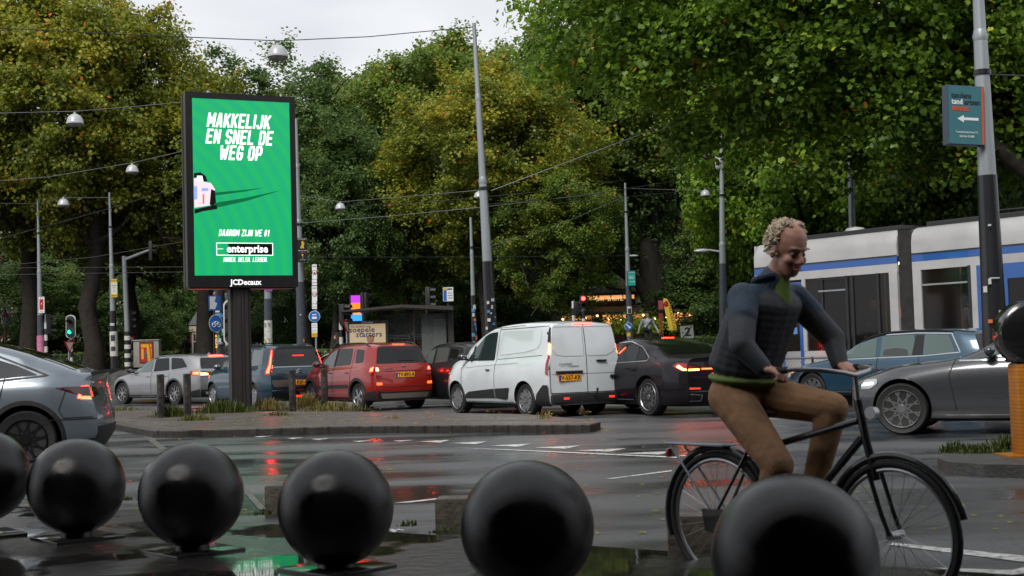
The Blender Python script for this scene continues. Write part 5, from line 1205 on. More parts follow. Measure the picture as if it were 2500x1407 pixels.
MB().box((.302, y+.002, 0), (.035, .006, .95)).build('edge_stripe', orr, o, 0)
MB().box((.42, .05, .25), (.2, .03, .05)).box((.42, .05, -.25), (.2, .03, .05)).build('bracket', slate, o, 0)
# Royal Thai sign
yel = mat('sign_yellow', (.65, .38, .02), .4); blk = mat('sign_black', (.012, .012, .014), .35)
o = board('restaurant_sign', 'small black box sign with gold emblem on the lamp post right of the billboard', 'sign', 738, 611, 47.6, .36, .88, .16, blk, R(10), edge=slate)
st_(o, 'RESTAURANT', .05, 0, .39, wl, -.09); st_(o, 'ROYAL THAI', .062, 0, -.03, wl, -.09, wscale=.85); st_(o, 'royal-thai.nl', .045, 0, -.10, mat('sign_pink', (.5, .1, .4), .4), -.09); st_(o, '150M', .035, 0, -.30, wl, -.09); st_(o, 'LEIDSEPLEIN', .035, 0, -.36, wl, -.09)
MB().prism([(-.07, .06), (.07, .06), (.05, .14), (.08, .24), (.02, .34), (-.03, .3), (-.02, .2), (-.06, .12)], .004, T(0, -.088, 0)).prism([(-.02, -.24), (.02, -.24), (.02, -.19), (.05, -.19), (0, -.14), (-.05, -.19), (-.02, -.19)], .004, T(0, -.088, 0)).build('gold_emblem', yel, o, 0)
# turquoise sign
o = board('shop_sign', 'turquoise box sign with white arrow on the thin lamp post near the café', 'sign', 1541, 680, 53.7, .34, .62, .12, mat('sign_turquoise', (.02, .33, .28), .4), R(8), edge=slate)
st_(o, 'SMARTSHOP', .05, 0, .22, wl, -.07); st_(o, 'HOUSE OF', .055, 0, .09, wl, -.07); st_(o, 'SMART', .075, 0, .01, wl, -.07, bold=.002)
MB().box((-.01, -.068, -.14), (.2, .004, .012)).prism([(.09, -.17), (.13, -.14), (.09, -.11)], .004, T(0, -.07, 0)).build('arrow', wl, o, 0)
# yellow framed notice sign
o = board('notice_sign', 'yellow and white notice sign on the slim lamp post left of the zebra mast', 'sign', 279, 704, 57.6, .30, .82, .1, mat('sign_cream', (.6, .6, .5), .4), R(8), edge=slate)
MB().box((0, -.058, .33), (.27, .005, .14)).box((0, -.058, -.33), (.27, .005, .14)).build('yellow_band', yel, o, 0)
st_(o, 'Hotel Museum', .045, 0, .33, dkt, -.066); st_(o, 'Van Ross', .06, 0, .12, dkt, -.062); st_(o, 'Max', .06, 0, .02, dkt, -.062); st_(o, 'casual', .045, 0, -.12, dkt, -.062); st_(o, 'LEIDSEPLEIN', .04, 0, -.33, dkt, -.066)
# red poster sign
redp = mat('sign_red', (.42, .02, .02), .4)
o = board('poster_sign', 'white box sign with a red poster on the leftmost lamp post', 'sign', 102, 745, 57.6, .28, .74, .12, wl, R(8), edge=slate)
MB().box((0, -.068, .02), (.17, .004, .46), bev=0).tube([(-.05, -.066, .26), (-.03, -.066, .34), (.03, -.066, .34), (.05, -.066, .26)], .008, 6).build('red_bag', redp, o, 0); MB().box((0, -.073, .05), (.04, .004, .06)).build('bag_mark', wl, o, 0); st_(o, 'SOLEN', .05, 0, -.30, redp, -.068)
# posters and stickers on poles
def wrap(key, y0, y1, mt, name, k=1.22, sides=20):
    o, pt, base, lean = POL[key]; a = pt(y0)-base; b = pt(y1)-base; a = Vector(a); b = Vector(b)
    r = {'H': .14, 'G': .14, 'K': .11, 'E': .1, 'A': .155, 'N': .19, 'F': .14, 'D': .17, 'B': .185}[key]
    return MB().tube([b, a], r*k, sides, cap=True).build(name, mt, o, 50)
def patch(key, py, ang, w, h, mt, name='sticker', k=1.24):
    o, pt, base, lean = POL[key]; c = pt(py)-base; r = {'H': .14, 'G': .14, 'K': .11, 'E': .1, 'A': .155, 'N': .19, 'F': .14, 'D': .17, 'B': .185}[key]*k
    mb = MB(); n = 4; vs = []
    for i in range(n+1):
        t = R(ang)+(i/n-.5)*w/r
        for z in (-h/2, h/2): vs.append((c.x+r*math.sin(t), c.y-r*math.cos(t), c.z+z))
    mb.add(vs, [(2*i, 2*i+2, 2*i+3, 2*i+1) for i in range(n)]); return mb.build(name, mt, o, 60)
pinkp = mat('poster_pink', (.5, .16, .28), .6, var=.4, vscale=6); paperw = mat('poster_white', (.5, .5, .47), .6, var=.25, vscale=8); paperb = mat('poster_dark', (.03, .03, .04), .6); paperbl = mat('sticker_blue', (.05, .2, .4), .5); graf = mat('graffiti_white', (.45, .47, .5), .6)
wrap('H', 820, 885, pinkp, 'pink_poster'); wrap('G', 810, 870, paperw, 'poster'); patch('G', 826, 5, .2, .26, paperb, k=1.27); patch('G', 852, 5, .2, .2, paperb, k=1.27); patch('G', 793, 0, .2, .12, graf, 'graffiti')
wrap('K', 783, 838, paperw, 'poster'); text('poster_text', 'S T', .17, dkt, POL['K'][0], T(*(POL['K'][1](794)-POL['K'][2]+Vector((0, -.145, 0)))), ext=.004); text('poster_text', 'S T', .17, mat('text_olive', (.25, .25, .02), .5), POL['K'][0], T(*(POL['K'][1](832)-POL['K'][2]+Vector((0, -.145, 0)))), ext=.004)
MB().box(tuple(POL['K'][1](705)-POL['K'][2]+Vector((.05, -.12, 0))), (.25, .04, .16)).build('purple_sign', mat('sign_purple', (.25, .08, .45), .5), POL['K'][0], 0)
rs = random.Random(5)
for i in range(9): patch('E', 750+i*11+rs.uniform(-3, 3), rs.uniform(-40, 40), rs.uniform(.06, .12), rs.uniform(.08, .16), rs.choice([paperw, paperbl, pinkp, mat('sticker_orange', (.55, .15, .05), .5), graf]))
for i in range(9): patch('A', 735+i*8+rs.uniform(-3, 3), rs.uniform(-45, 45), rs.uniform(.04, .13), rs.uniform(.04, .1), rs.choice([paperw, graf, graf, paperbl]))
for i in range(26): patch('N', 740+rs.uniform(0, 105), rs.uniform(-60, 50), rs.uniform(.07, .2), rs.uniform(.06, .16), rs.choice([paperw, graf, paperbl, paperb, mat('sticker_green', (.05, .3, .15), .5), graf]))
for (py, an, w, h, m_) in ((690, -30, .05, .09, paperw), (708, -50, .07, .1, paperw), (765, 10, .08, .08, graf), (785, -35, .07, .06, mat('sticker_orange', (.55, .15, .05), .5)), (555, -20, .05, .03, graf), (682, -10, .16, .02, graf)): patch('B', py, an, w, h, m_)
patch('F', 758, 0, .2, .3, paperw, 'poster'); patch('F', 760, 0, .14, .2, paperb, 'poster', k=1.27); patch('D', 832, 30, .06, .12, mat('sticker_orange', (.55, .15, .05), .5)); patch('D', 770, 5, .05, .05, graf)

# ------------------------------------------------------------ traffic lights and zebra posts
zw = mat('zebra_white', (.55, .55, .55), .45); zk = mat('zebra_black', (.015, .015, .016), .5)
def zebra(o, h, r, n, z0=0.):
    for i in range(n): MB().tube([(0, 0, z0+h*i/n), (0, 0, z0+h*(i+1)/n-.002)], r*(1.03 if i % 2 else 1), 16).build('zebra_band', zw if i % 2 else zk, o, 50)
def signal(name, label, px, py, Y, rz=0., lamps=('off', 'off', 'off'), s=1., group='traffic lights at the junction', mount=None, rim=False, zeb=0, base_r=.055, bodyh=.9, facing=1):
    """signal head centred at pixel; a post down to the ground if zeb>=0"""
    c = P(px, py, Y); g = G(Y); o = empty(name, (c.x, c.y, g), rz, label, 'traffic light', group); z = c.z-g
    hh = bodyh*s; w = .3*s
    if rim:
        prof = [(w/2*math.sin(t)*1., ((hh/2-w/2) if math.cos(t) > 0 else -(hh/2-w/2))+w/2*math.cos(t)) for t in [2*PI*i/32 for i in range(32)]]
        MB().prism([(x*1.5, zz*1.14+z) for x, zz in prof], .02, T(0, .03, 0)).build('white_rim', zw, o, 0); MB().prism([(x*1.22, zz*1.05+z) for x, zz in prof], .1, T(0, -.02, 0)).build('housing', zk, o, 0)
    else: MB().box((0, 0, z), (w, .2*s, hh), bev=.04*s).build('housing', zk, o)
    n = len(lamps)
    for i, l_ in enumerate(lamps):
        zz = z+hh*(.5-(i+.5)/n); r = .09*s
        MB().lathe([(r, 0), (r*.8, .03)], 18, (0, -.13*s, zz), 'Y').build('lens', {'off': mat('lens_off', (.01, .01, .01), .2), 'red': emis('signal_red', (1, .03, .02), 8), 'green': emis('signal_green', (.02, 1, .45), 2)}[l_], o, 40)
        mb = MB(); k = 14; vs = []
        for j in range(k+1):
            t = R(-10+200*j/k); vs += [(r*1.2*math.cos(t), -.1*s, zz+r*1.2*math.sin(t)), (r*1.2*math.cos(t), -.33*s, zz+r*1.15*math.sin(t)-.01)]
        mb.add(vs, [(2*j, 2*j+1, 2*j+3, 2*j+2) for j in range(k)]); mb.build('visor', zk, o, 50)
    if zeb >= 0:
        MB().tube([(0, .1, 0), (0, .1, z+hh/2)], base_r, 14).build('post', zk if zeb == 0 else galv, o, 50)
        for i in range(zeb): MB().tube([(0, .1, .1+i*.26), (0, .1, .1+i*.26+.258)], base_r*(1.25 if i % 2 else 1.2), 16).build('zebra_band', zw if i % 2 else zk, o, 50)
    return o
# mast with long arm on the left
a = P(303, 626, 60); g = G(60); o = empty('signal_mast', (a.x, a.y, g), 0, 'white-grey signal mast with black and white bands and a long tubular arm', 'signal mast', 'traffic lights at the junction'); h = a.z-g
lean = (P(309, 913, 60)-a); lean = lean/(-lean.z)
bt_ = a-Vector((0, 0, 0)); base = Vector((0, 0, 0)); topv = Vector((0, 0, h))
MB().tube([(.1, 0, 1.6), topv], [.12, .105], 18).build('post', galv, o, 50)
for i in range(9): MB().tube([(.11, 0, -.05+i*.2), (.11, 0, -.05+(i+1)*.2-.003)], .15, 18).build('zebra_band', zw if i % 2 else zk, o, 50)
e = P(372, 612, 60)-a
MB().tube([(0, 0, h-.2), (.1, 0, h-.13), (e.x, -.4, h+e.z)], [.085, .085, .06], 14).build('arm', galv, o, 50)
MB().box((e.x+.05, -.4, h+e.z-.05), (.16, .28, .9), bev=.03).box((e.x+.2, -.45, h+e.z+.2), (.3, .14, .05)).box((e.x+.2, -.45, h+e.z-.02), (.24, .14, .05)).build('arm_signal', zk, o)
signal('traffic_light', 'black three-lamp traffic light seen from the side next to the zebra-banded mast', 323, 783, 60.3, R(60), zeb=-1).location.z += 0
signal('pedestrian_light', 'pill-shaped pedestrian light with white rim showing green, on a thin zebra post', 172, 798, 57, 0, ('off', 'green'), .95, rim=True, zeb=8, base_r=.05, bodyh=.95)
signal('traffic_light', 'black traffic light seen from behind, just right of the leftmost lamp post', 118, 792, 58, R(120), zeb=8, base_r=.06)
signal('traffic_light', 'black traffic light seen from the side over the left part of the bus shelter', 838, 768, 47.5, R(70), zeb=9, base_r=.06, bodyh=.75)
signal('traffic_light', 'black traffic light behind the bus shelter next to the small video screen', 890, 740, 50, R(150), zeb=0, bodyh=.8)
signal('traffic_light', 'black traffic light standing behind the bus shelter, left of the timetable sign', 1047, 728, 51, R(70), zeb=0, bodyh=.85)
signal('traffic_light', 'traffic light showing red over the roof of the white van', 1424, 737, 46, 0, ('red', 'off'), .8, zeb=9, base_r=.055, bodyh=.55)
signal('traffic_light', 'black traffic light facing sideways on the post left of the red light', 1406, 752, 48, R(100), zeb=10, base_r=.045, bodyh=.45)
signal('traffic_light', 'large round-backed signal half hidden by the billboard post, with white rim', 566, 787, 42, 0, ('off', 'off', 'off'), 1.25, rim=True, zeb=0, bodyh=1.05)
# red-and-white give way signs seen edge on
for i, (px, py, Y, l_) in enumerate(((170, 848, 56.8, 'below the green pedestrian light'), (318, 835, 60.2, 'beside the zebra mast'), (849, 800, 47, 'left of the bus shelter'))):
    c = P(px, py, Y); o = empty('give_way_sign', (c.x, c.y, G(Y)), R(62), 'red-edged triangular give way sign seen from the side, '+l_, 'road sign', 'give way signs'); z = c.z-G(Y)
    MB().prism([(-.3, z+.26), (0, z-.28), (.3, z+.26)], .02).build('sign_plate', redp, o, 0); MB().prism([(-.2, z+.2), (0, z-.15), (.2, z+.2)], .01, T(0, -.012, 0)).build('sign_centre', zw, o, 0); MB().tube([(0, .05, 0), (0, .05, z+.3)], .03, 10).build('post', galv, o)
# tall post of stacked signs
c = P(768, 735, 46); o = empty('sign_post', (c.x, c.y, G(46)), 0, 'tall post of stacked road signs with a round blue bus sign near the bottom', 'road sign'); g = G(46)
MB().tube([(0, .03, 0), (P(770, 646, 46).x-c.x, .03, P(770, 646, 46).z-g)], .032, 12).build('post', galv, o)
def sg(py, h, w, m_, nm='sign_plate'):
    q = P(768, py, 46); MB().box((q.x-c.x, -.02, q.z-g), (w, .012, h), bev=.003).build(nm, m_, o, 0); return q.z-g, q.x-c.x
def ring(z, x, r, m1, m2, yy=-.035):
    MB().lathe([(r, 0), (r*.98, .01)], 28, (x, yy, z), 'Y').build('sign_disc', m1, o, 0)
    if m2: MB().lathe([(r*.76, 0), (r*.75, .008)], 28, (x, yy-.008, z), 'Y').build('sign_disc', m2, o, 0)
z, x = sg(664, .52, .17, wl); ring(z-.02, x, .085, redp, wl); st_(o, 'ZONE', .05, x, z+.19, dkt, -.035); MB().box((x, -.05, z-.02), (.05, .004, .02)).box((x, -.05, z-.05), (.06, .004, .02)).build('vehicle_symbol', dkt, o, 0)
z, x = sg(690, .2, .17, wl); st_(o, 'uitgezonderd', .03, x, z, dkt, -.035)
z, x = sg(717, .52, .18, wl); ring(z-.02, x, .085, redp, wl); st_(o, '2.8t', .06, x, z-.02, dkt, -.052); st_(o, 'ZONE', .05, x, z+.19, dkt, -.035)
z, x = sg(745, .28, .17, wl); st_(o, 'uitgezonderd', .03, x, z+.05, dkt, -.035); st_(o, 'vergunning', .03, x, z-.06, dkt, -.035)
blue = mat('sign_blue', (.02, .13, .45), .35)
z, x = sg(773, .02, .02, wl); ring(z, x, .2, wl, None); ring(z, x, .185, blue, None, -.045); mbx = MB(); mbx.box((x, -.058, z+.06), (.15, .004, .035)).box((x, -.058, z-.05), (.17, .004, .08), bev=0); mbx.build('bus_symbol', wl, o, 0)
z, x = sg(801, .34, .2, wl); st_(o, 'ma t/m vr', .04, x, z+.1, dkt, -.035); st_(o, 'laden en lossen', .028, x, z+.02, dkt, -.035); st_(o, '07.00-11.00', .034, x, z-.1, dkt, -.035)
z, x = sg(818, .15, .2, yel); st_(o, '11.00-19.00', .03, x, z, dkt, -.035)
# blue bicycle sign and direction sign by the billboard post
c = P(525, 790, 44); o = empty('cycle_path_sign', (c.x, c.y, G(44)), R(55), 'round blue bicycle sign below a square sign, left of the billboard post', 'road sign'); z = c.z-G(44); x = 0
MB().tube([(0, .04, 0), (0, .04, z+.95)], .035, 12).build('post', galvd, o)
ring(z, 0, .3, wl, None); ring(z, 0, .28, blue, None, -.045); mb = MB()
for dx in (-.11, .11): mb.tube([(dx+.07*math.cos(t), -.06, z-.05+.07*math.sin(t)) for t in [2*PI*i/14 for i in range(15)]], .012, 6)
mb.tube([(-.11, -.06, z-.05), (-.04, -.06, z+.06), (.08, -.06, z+.06), (.11, -.06, z-.05)], .012, 6).tube([(-.04, -.06, z+.06), (0, -.06, z-.05), (.08, -.06, z+.06)], .012, 6); mb.build('bicycle_symbol', wl, o, 0)
MB().box((0, 0, z+.68), (.5, .02, .5)).build('sign_plate', blue, o, 0); MB().prism([(-.22, -.2), (-.22, .22), (.05, .22), (-.02, .05), (.1, 0), (.0, -.2)], .006, T(0, -.018, z+.68)).build('sign_graphic', wl, o, 0)
# blue arrow disc near the café, square sign 2, red-blob etc.
c = P(1534, 797, 50); o = empty('keep_right_sign', (c.x, c.y, G(50)), 0, 'small round blue sign with white diagonal arrow by the bush', 'road sign'); z = c.z-G(50)
MB().tube([(0, .04, 0), (0, .04, z+.2)], .03, 10).build('post', galv, o); ring(z, 0, .15, wl, None); ring(z, 0, .14, blue, None, -.045)
MB().prism([(.08, -.08), (.08, .02), (.045, -.015), (-.06, .09), (-.09, .06), (.015, -.045), (-.02, -.08)], .004, T(0, -.056, z)).build('arrow', wl, o, 0)
MB().box((0, -.02, z-.32), (.14, .02, .14)).build('yellow_box', yel, o, 0)
c = P(1686, 811, 44); o = empty('speed_zone_sign', (c.x, c.y, G(44)), R(-8), 'tilted square white sign with black frame and crossed figure 2 behind the black saloon', 'road sign'); z = c.z-G(44); o.rotation_euler = (0, R(-4), R(-8))
MB().tube([(0, .04, 0), (0, .04, z-.1)], .03, 10).build('post', galv, o)
MB().box((0, 0, z), (.5, .02, .5), bev=.006).build('sign_plate', zk, o, 0); MB().box((0, -.016, z), (.43, .01, .43)).build('sign_field', mat('sign_grey', (.4, .42, .38), .4), o, 0)
text('sign_text', '2', .42, zk, o, T(.03, -.026, z), bold=.008, ext=.003); MB().box((0, -.026, 0), (.035, .006, .52), M=T(0, 0, z) @ Matrix.Rotation(R(42), 4, 'Y')).build('slash', zk, o, 0); MB().box((-.15, -.024, z), (.04, .006, .05)).build('arrow', zk, o, 0)
# timetable sign behind the shelter
o = board('bus_stop_sign', 'blue and white bus timetable panel sticking up over the shelter roof', 'sign', 1094, 719, 50, .42, .56, .12, wl, R(6), edge=mat('shelter_brown', (.06, .052, .048), .45, .3))
MB().box((-.12, -.068, 0), (.12, .005, .5)).build('blue_panel', blue, o, 0); MB().box((-.12, -.072, .2), (.11, .005, .08)).build('yellow_tag', yel, o, 0); MB().box((.06, -.072, .2), (.2, .005, .05)).build('bus_symbol', dkt, o, 0)
for k, zz in enumerate((.05, -.05, -.14)): MB().box((.07, -.07, zz), (.18, .004, .03)).build('timetable_line', mat('print_grey', (.25, .27, .28), .5), o, 0)
MB().tube([(0, .04, -2.6), (0, .04, -.25)], .05, 12).build('post', zk, o)
# ------------------------------------------------------------ hanging lamps and wires
lampw = mat('lamp_grey', (.42, .44, .45), .35, .1, var=.08)
def hang(px, py, Y, wpx, label):
    s = F/Y; r = wpx/2/s; c = P(px, py, Y); o = empty('hanging_lamp', c, 0, label, 'street lamp', 'lamps hanging from the wires')
    MB().lathe([(r*.08, r*1.25), (r*.16, r*1.2), (r*.16, r*1.02), (r*.3, r*.98), (r*.62, r*.82), (r*.86, r*.5), (r*.97, r*.1), (r*1.0, -.05*r), (r*1.03, -.07*r), (r*1.03, -.22*r), (r*.95, -.24*r)], 28).build('lamp_shade', lampw, o, 45)
    MB().lathe([(r*.9, -.25*r), (r*.8, -.42*r), (r*.4, -.52*r), (.005, -.54*r)], 24).build('lamp_glass', mat('lamp_glass', (.25, .24, .22), .2), o, 45)
    MB().tube([(-r*.25, 0, r*1.3), (r*.25, 0, r*1.3)], r*.06, 8).tube([(0, 0, r*1.2), (0, 0, r*1.45)], r*.05, 8).build('hanger', zk, o)
hang(678, 135, 33, 50, 'large grey dome lamp hanging near the top above the billboard')
hang(183, 299, 42, 41, 'grey dome lamp hanging at the left above the golden trees')
hang(323, 418, 54, 31, 'small grey dome lamp hanging left of the billboard')
hang(155, 499, 56, 28, 'small grey dome lamp hanging between the two leftmost posts')
hang(831, 508, 47, 25, 'small grey dome lamp hanging right of the billboard')
hang(1722, 476, 48, 24, 'small grey dome lamp hanging left of the camera mast')
hang(1169, 480, 45, 24, 'small grey dome lamp half hidden behind the thick mast')
wm = mat('wire_dark', (.02, .02, .022), .5); wg = mat('wire_grey', (.22, .23, .24), .4, .5)
def wire(pts, mt, r, label=None):
    w = [P(x, y, Y) for x, y, Y in pts]; cur = []
    for i in range(len(w)-1):
        for k in range(6): cur.append(w[i].lerp(w[i+1], k/6))
    cur.append(w[-1]); o = MB().tube(cur, r, 6).build('overhead_wire', mt, None); o.location = (0, 0, 0)
    return tag(o, label, 'wire', 'overhead wires')
W_ = [
 ([(-60, 66, 30), (340, 86, 31.5), (678, 100, 33), (900, 90, 34), (1157, 66, 35)], wm, .012, 'dark span wire across the sky carrying the large dome lamp'),
 ([(-60, 278, 40), (183, 272, 42), (310, 262, 43), (460, 248, 44)], wg, .012, 'pale span wire running from the left edge to the top of the billboard'),
 ([(-60, 447, 50), (120, 432, 52), (323, 398, 54), (460, 366, 56)], wg, .012, 'pale span wire rising from left to right with the small dome lamp at its middle'),
 ([(-60, 497, 56), (92, 497, 57.5), (155, 483, 56), (268, 483, 57)], wg, .010, 'short wire between the two leftmost lamp posts'),
 ([(-60, 600, 50), (230, 520, 52), (460, 452, 54)], wm, .012, 'dark wire rising behind the billboard from the lower left'),
 ([(-60, 655, 54), (230, 628, 54), (460, 588, 54)], wm, .010, 'upper of the long dark wires behind the signal arm'),
 ([(-60, 655, 58), (460, 652, 58)], wm, .010, 'level dark wire just above the signal arm'),
 ([(-60, 672, 58), (460, 664, 58), (700, 655, 56)], wm, .010, 'lowest dark wire passing behind the signal arm'),
 ([(733, 478, 50), (831, 493, 47), (1000, 480, 42), (1190, 463, 36)], wg, .011, 'pale wire with the small dome lamp between lamp post and thick mast'),
 ([(733, 545, 48), (950, 528, 44), (1190, 505, 40), (1400, 480, 46), (1526, 462, 54)], wg, .011, 'pale wire from the lamp post past the thick mast to the thin post'),
 ([(1199, 466, 35), (1380, 398, 35.5), (1520, 345, 36), (1640, 300, 37), (1900, 190, 39)], wg, .012, 'pale stay wire climbing right from the thick mast into the leaves'),
 ([(733, 508, 49), (1000, 498, 50), (1300, 470, 50), (1526, 440, 54)], wm, .009, 'thin dark wire passing just behind the thick mast'),
 ([(1180, 500, 40), (1400, 482, 44), (1600, 450, 46), (1761, 425, 50), (2078, 385, 44), (2500, 310, 38)], wm, .013, 'dark tram wire running right towards the dark mast'),
 ([(1190, 520, 42), (1420, 490, 44), (1761, 460, 50), (2150, 400, 44)], wm, .010, 'second dark tram wire below the first on the right'),
 ([(1526, 460, 54), (1722, 466, 48), (1761, 465, 50)], wg, .009, 'short pale wire holding the small lamp by the camera mast'),
 ([(1200, 600, 44), (1340, 560, 48), (1526, 480, 54)], wg, .009, 'pale stay wire from the van side up to the thin post'),
 ([(1160, 605, 46), (1340, 618, 50), (1700, 612, 54)], wm, .008, 'thin level wire above the café roof'),
 ([(760, 628, 50), (1158, 628, 52), (1530, 625, 54)], wm, .008, 'faint level wire above the bus shelter'),
 ([(2400, 181, 21.5), (2440, 183, 21.5), (2600, 190, 21)], wm, .012, 'taut stay wire leaving the right mast towards the frame edge'),
]
for a_ in W_: wire(*a_)
# camera mast extras
o, pt, base, lean = POL['C']
c = P(1754, 402, 50)-base; MB().lathe([(.09, -.18), (.13, -.12), (.13, .1), (.1, .16), (.03, .2)], 20, tuple(c)).build('camera_housing', lampw, o); MB().tube([tuple(c+Vector((0, 0, .2))), tuple(c+Vector((.1, 0, .25)))], .03, 8).build('camera_bracket', lampw, o)
c = P(1726, 384, 50)-base; MB().ball(tuple(c), .15, 16, (1, 1, .8)).build('camera_dome', mat('lens_dark', (.03, .03, .035), .15), o); MB().tube([tuple(c+Vector((.05, 0, .1))), tuple(P(1760, 390, 50)-base)], .03, 8).build('camera_bracket', lampw, o)
c = P(1714, 613, 50)-base; MB().ball(tuple(c), .16, 16, (2.0, .8, .55)).build('lamp_head', lampw, o); MB().tube([tuple(c+Vector((.25, 0, .03))), tuple(P(1766, 616, 50)-base)], .04, 8).build('lamp_arm', lampw, o)
o, pt, base, lean = POL['F']; c = P(1548, 625, 54)-base; MB().ball(tuple(c), .1, 14, (1.8, .8, .5)).build('lamp_head', lampw, o); MB().tube([tuple(c+Vector((-.1, 0, 0))), tuple(P(1532, 622, 54)-base)], .03, 8).build('lamp_arm', lampw, o)

# ------------------------------------------------------------ bus shelter
sb = mat('shelter_brown', (.06, .052, .048), .45, .3); sgl = mat('shelter_glass', (.20, .22, .21), .06, alpha=.38, coat=.5)
Ys = 47.5; c = P(968, 860, Ys); g = G(Ys); SH = empty('bus_shelter', (c.x, c.y, g), R(4), 'dark brown glass bus shelter with a tan poster panel reading soepele starters', 'bus shelter')
s_ = F/Ys; lx_ = lambda px: (px-968)/s_; lz_ = lambda py, px=968: P(px, py, Ys).z-g
zr = lz_(756); w0, w1 = lx_(838), lx_(1107)
roof = [(w0-.05, zr-.02), (lx_(985), zr+.14), (w1, zr+.04), (w1, zr-.1), (lx_(985), zr+.04), (w0+.1, zr-.07)]
MB().prism(roof, 1.7, T(0, -.9, 0)).build('roof', sb, SH, 0)
for px in (852, 932, 1098): MB().box((lx_(px), .5, zr/2), (.12, .12, zr)).build('post', sb, SH, 0)
MB().box((lx_(1098), -.25, zr/2+.0), (.14, 1.2, .12)).box((lx_(1102), -.1, zr/2), (.2, .08, zr)).build('end_frame', sb, SH, 0)
MB().box((lx_(1012), -.1, zr/2), (.06, .06, zr)).build('post', sb, SH, 0)
MB().box(((lx_(938)+lx_(1092))/2, .55, zr*.5), (lx_(1092)-lx_(938), .015, zr*.9)).build('glass_pane', sgl, SH, 0)
MB().box(((lx_(1030)+lx_(1090))/2, -.12, zr*.5), (lx_(1090)-lx_(1030), .015, zr*.85)).build('glass_pane', sgl, SH, 0)
for k in range(3): MB().box(((lx_(938)+lx_(1092))/2, .535, lz_(822)-.07+k*.06), (lx_(1092)-lx_(938), .004, .015)).build('glass_stripe', zw, SH, 0)
MB().box(((lx_(1060)+lx_(1092))/2, .53, lz_(815)), (lx_(1092)-lx_(1060), .02, 1.0)).build('timetable_panel', mat('timetable_paper', (.3, .32, .3), .5, var=.2, vscale=8), SH, 0)
# advertising panel
ax0, ax1, az0, az1 = lx_(850), lx_(950), lz_(860), lz_(782)
MB().box(((ax0+ax1)/2, -.3, (az0+az1)/2-.3), (ax1-ax0, .16, az1-az0+.6), bev=.01).build('poster_case', mat('poster_case', (.02, .018, .018), .4), SH, 0)
MB().box(((ax0+ax1)/2, -.385, (az0+az1)/2-.12), (ax1-ax0-.2, .012, az1-az0+.0)).build('poster', mat('poster_tan', (.32, .25, .16), .4, emit=(.5, .38, .22), es=.25), SH, 0)
nav = mat('poster_navy', (.012, .02, .10), .4)
text('poster_text', 'De winkel van', .12, nav, SH, T((ax0+ax1)/2-.25, -.395, lz_(796)), ext=.002); text('poster_text', 'soepele', .28, nav, SH, T((ax0+ax1)/2-.2, -.395, lz_(804)), bold=.004, ext=.002, spacing=1.06); text('poster_text', 'starters', .28, nav, SH, T((ax0+ax1)/2+.05, -.395, lz_(815.5)), bold=.004, ext=.002, spacing=1.06)
text('poster_text', 'JCDecaux', .1, wl, SH, T((ax0+ax1)/2, -.385, lz_(786)), ext=.002)
MB().ball(((ax0+ax1)/2+.1, -.39, lz_(828)), .15, 14, (.9, .05, 1)).build('poster_face', mat('poster_face', (.3, .15, .09), .5), SH); MB().ball(((ax0+ax1)/2+.1, -.385, lz_(825)), .19, 14, (.95, .05, .9)).build('poster_hair', mat('poster_hair', (.05, .025, .012), .6), SH)
MB().box(((lx_(960)+lx_(1060))/2, .3, .45), (1.5, .35, .05)).build('bench', sb, SH, 0)
# small video screen behind
c = P(872, 755, 53); o = empty('video_screen', c, R(20), 'small bright purple, orange and blue video screen above the shelter', 'screen')
MB().box((0, 0, 0), (.62, .15, 1.15)).build('screen_case', zk, o, 0)
for (z0, z1, cc, nm) in ((.25, .55, (.5, .05, .7), 'v1'), (.0, .25, (1, .25, .03), 'v2'), (-.22, 0, (.9, .35, .05), 'v3'), (-.55, -.22, (.05, .35, .9), 'v4')): MB().box((-.02, -.085, (z0+z1)/2), (.5, .02, z1-z0)).build('screen_picture', emis('video_'+nm, cc, .55), o, 0)
MB().tube([(0, .1, -2.6), (0, .1, -.5)], .07, 10).build('post', zk, o)

# ------------------------------------------------------------ utility cabinet with poster, hedges, yellow tube
Yk = 59; c = P(360, 860, Yk); g = G(Yk); o = empty('utility_cabinet', (c.x, c.y, g+.1), R(4), 'beige utility cabinet with a red and yellow poster behind the hedge', 'cabinet')
hh = P(360, 832, Yk).z-g-.1; MB().box((0, 0, hh/2), (1.12, .6, hh), bev=.02).build('cabinet_body', mat('cabinet_beige', (.25, .25, .22), .5, var=.12), o); MB().box((0, 0, hh+.02), (1.2, .68, .05), bev=.01).build('lid', MATS['cabinet_beige'], o)
MB().box((.02, -.31, hh*.55), (.62, .02, hh*.8)).build('poster_frame', zk, o, 0); MB().box((.02, -.322, hh*.55), (.54, .01, hh*.72)).build('poster', redp, o, 0); MB().box((.02, -.33, hh*.8), (.46, .008, hh*.12)).box((-.15, -.33, hh*.5), (.1, .008, hh*.4)).box((.2, -.33, hh*.5), (.1, .008, hh*.4)).build('poster_print', yel, o, 0); MB().ball((.03, -.33, hh*.45), .13, 12, (.8, .05, 1.6)).build('poster_figure', mat('poster_bluegrey', (.06, .09, .11), .5), o)
c = P(367, 884, 57.5); g = G(57.5); h = c.z-g; o = MB().tube([(0, 0, -.1), (-.04, 0, .5), (-.08, 0, 1.0)], .085, 12).build('marker_post', mat('marker_yellow', (.75, .3, .01), .4), None); o.location = (c.x, c.y, g+.1); tag(o, 'short leaning yellow marker post in front of the hedge, left of the silver estate', 'marker post')
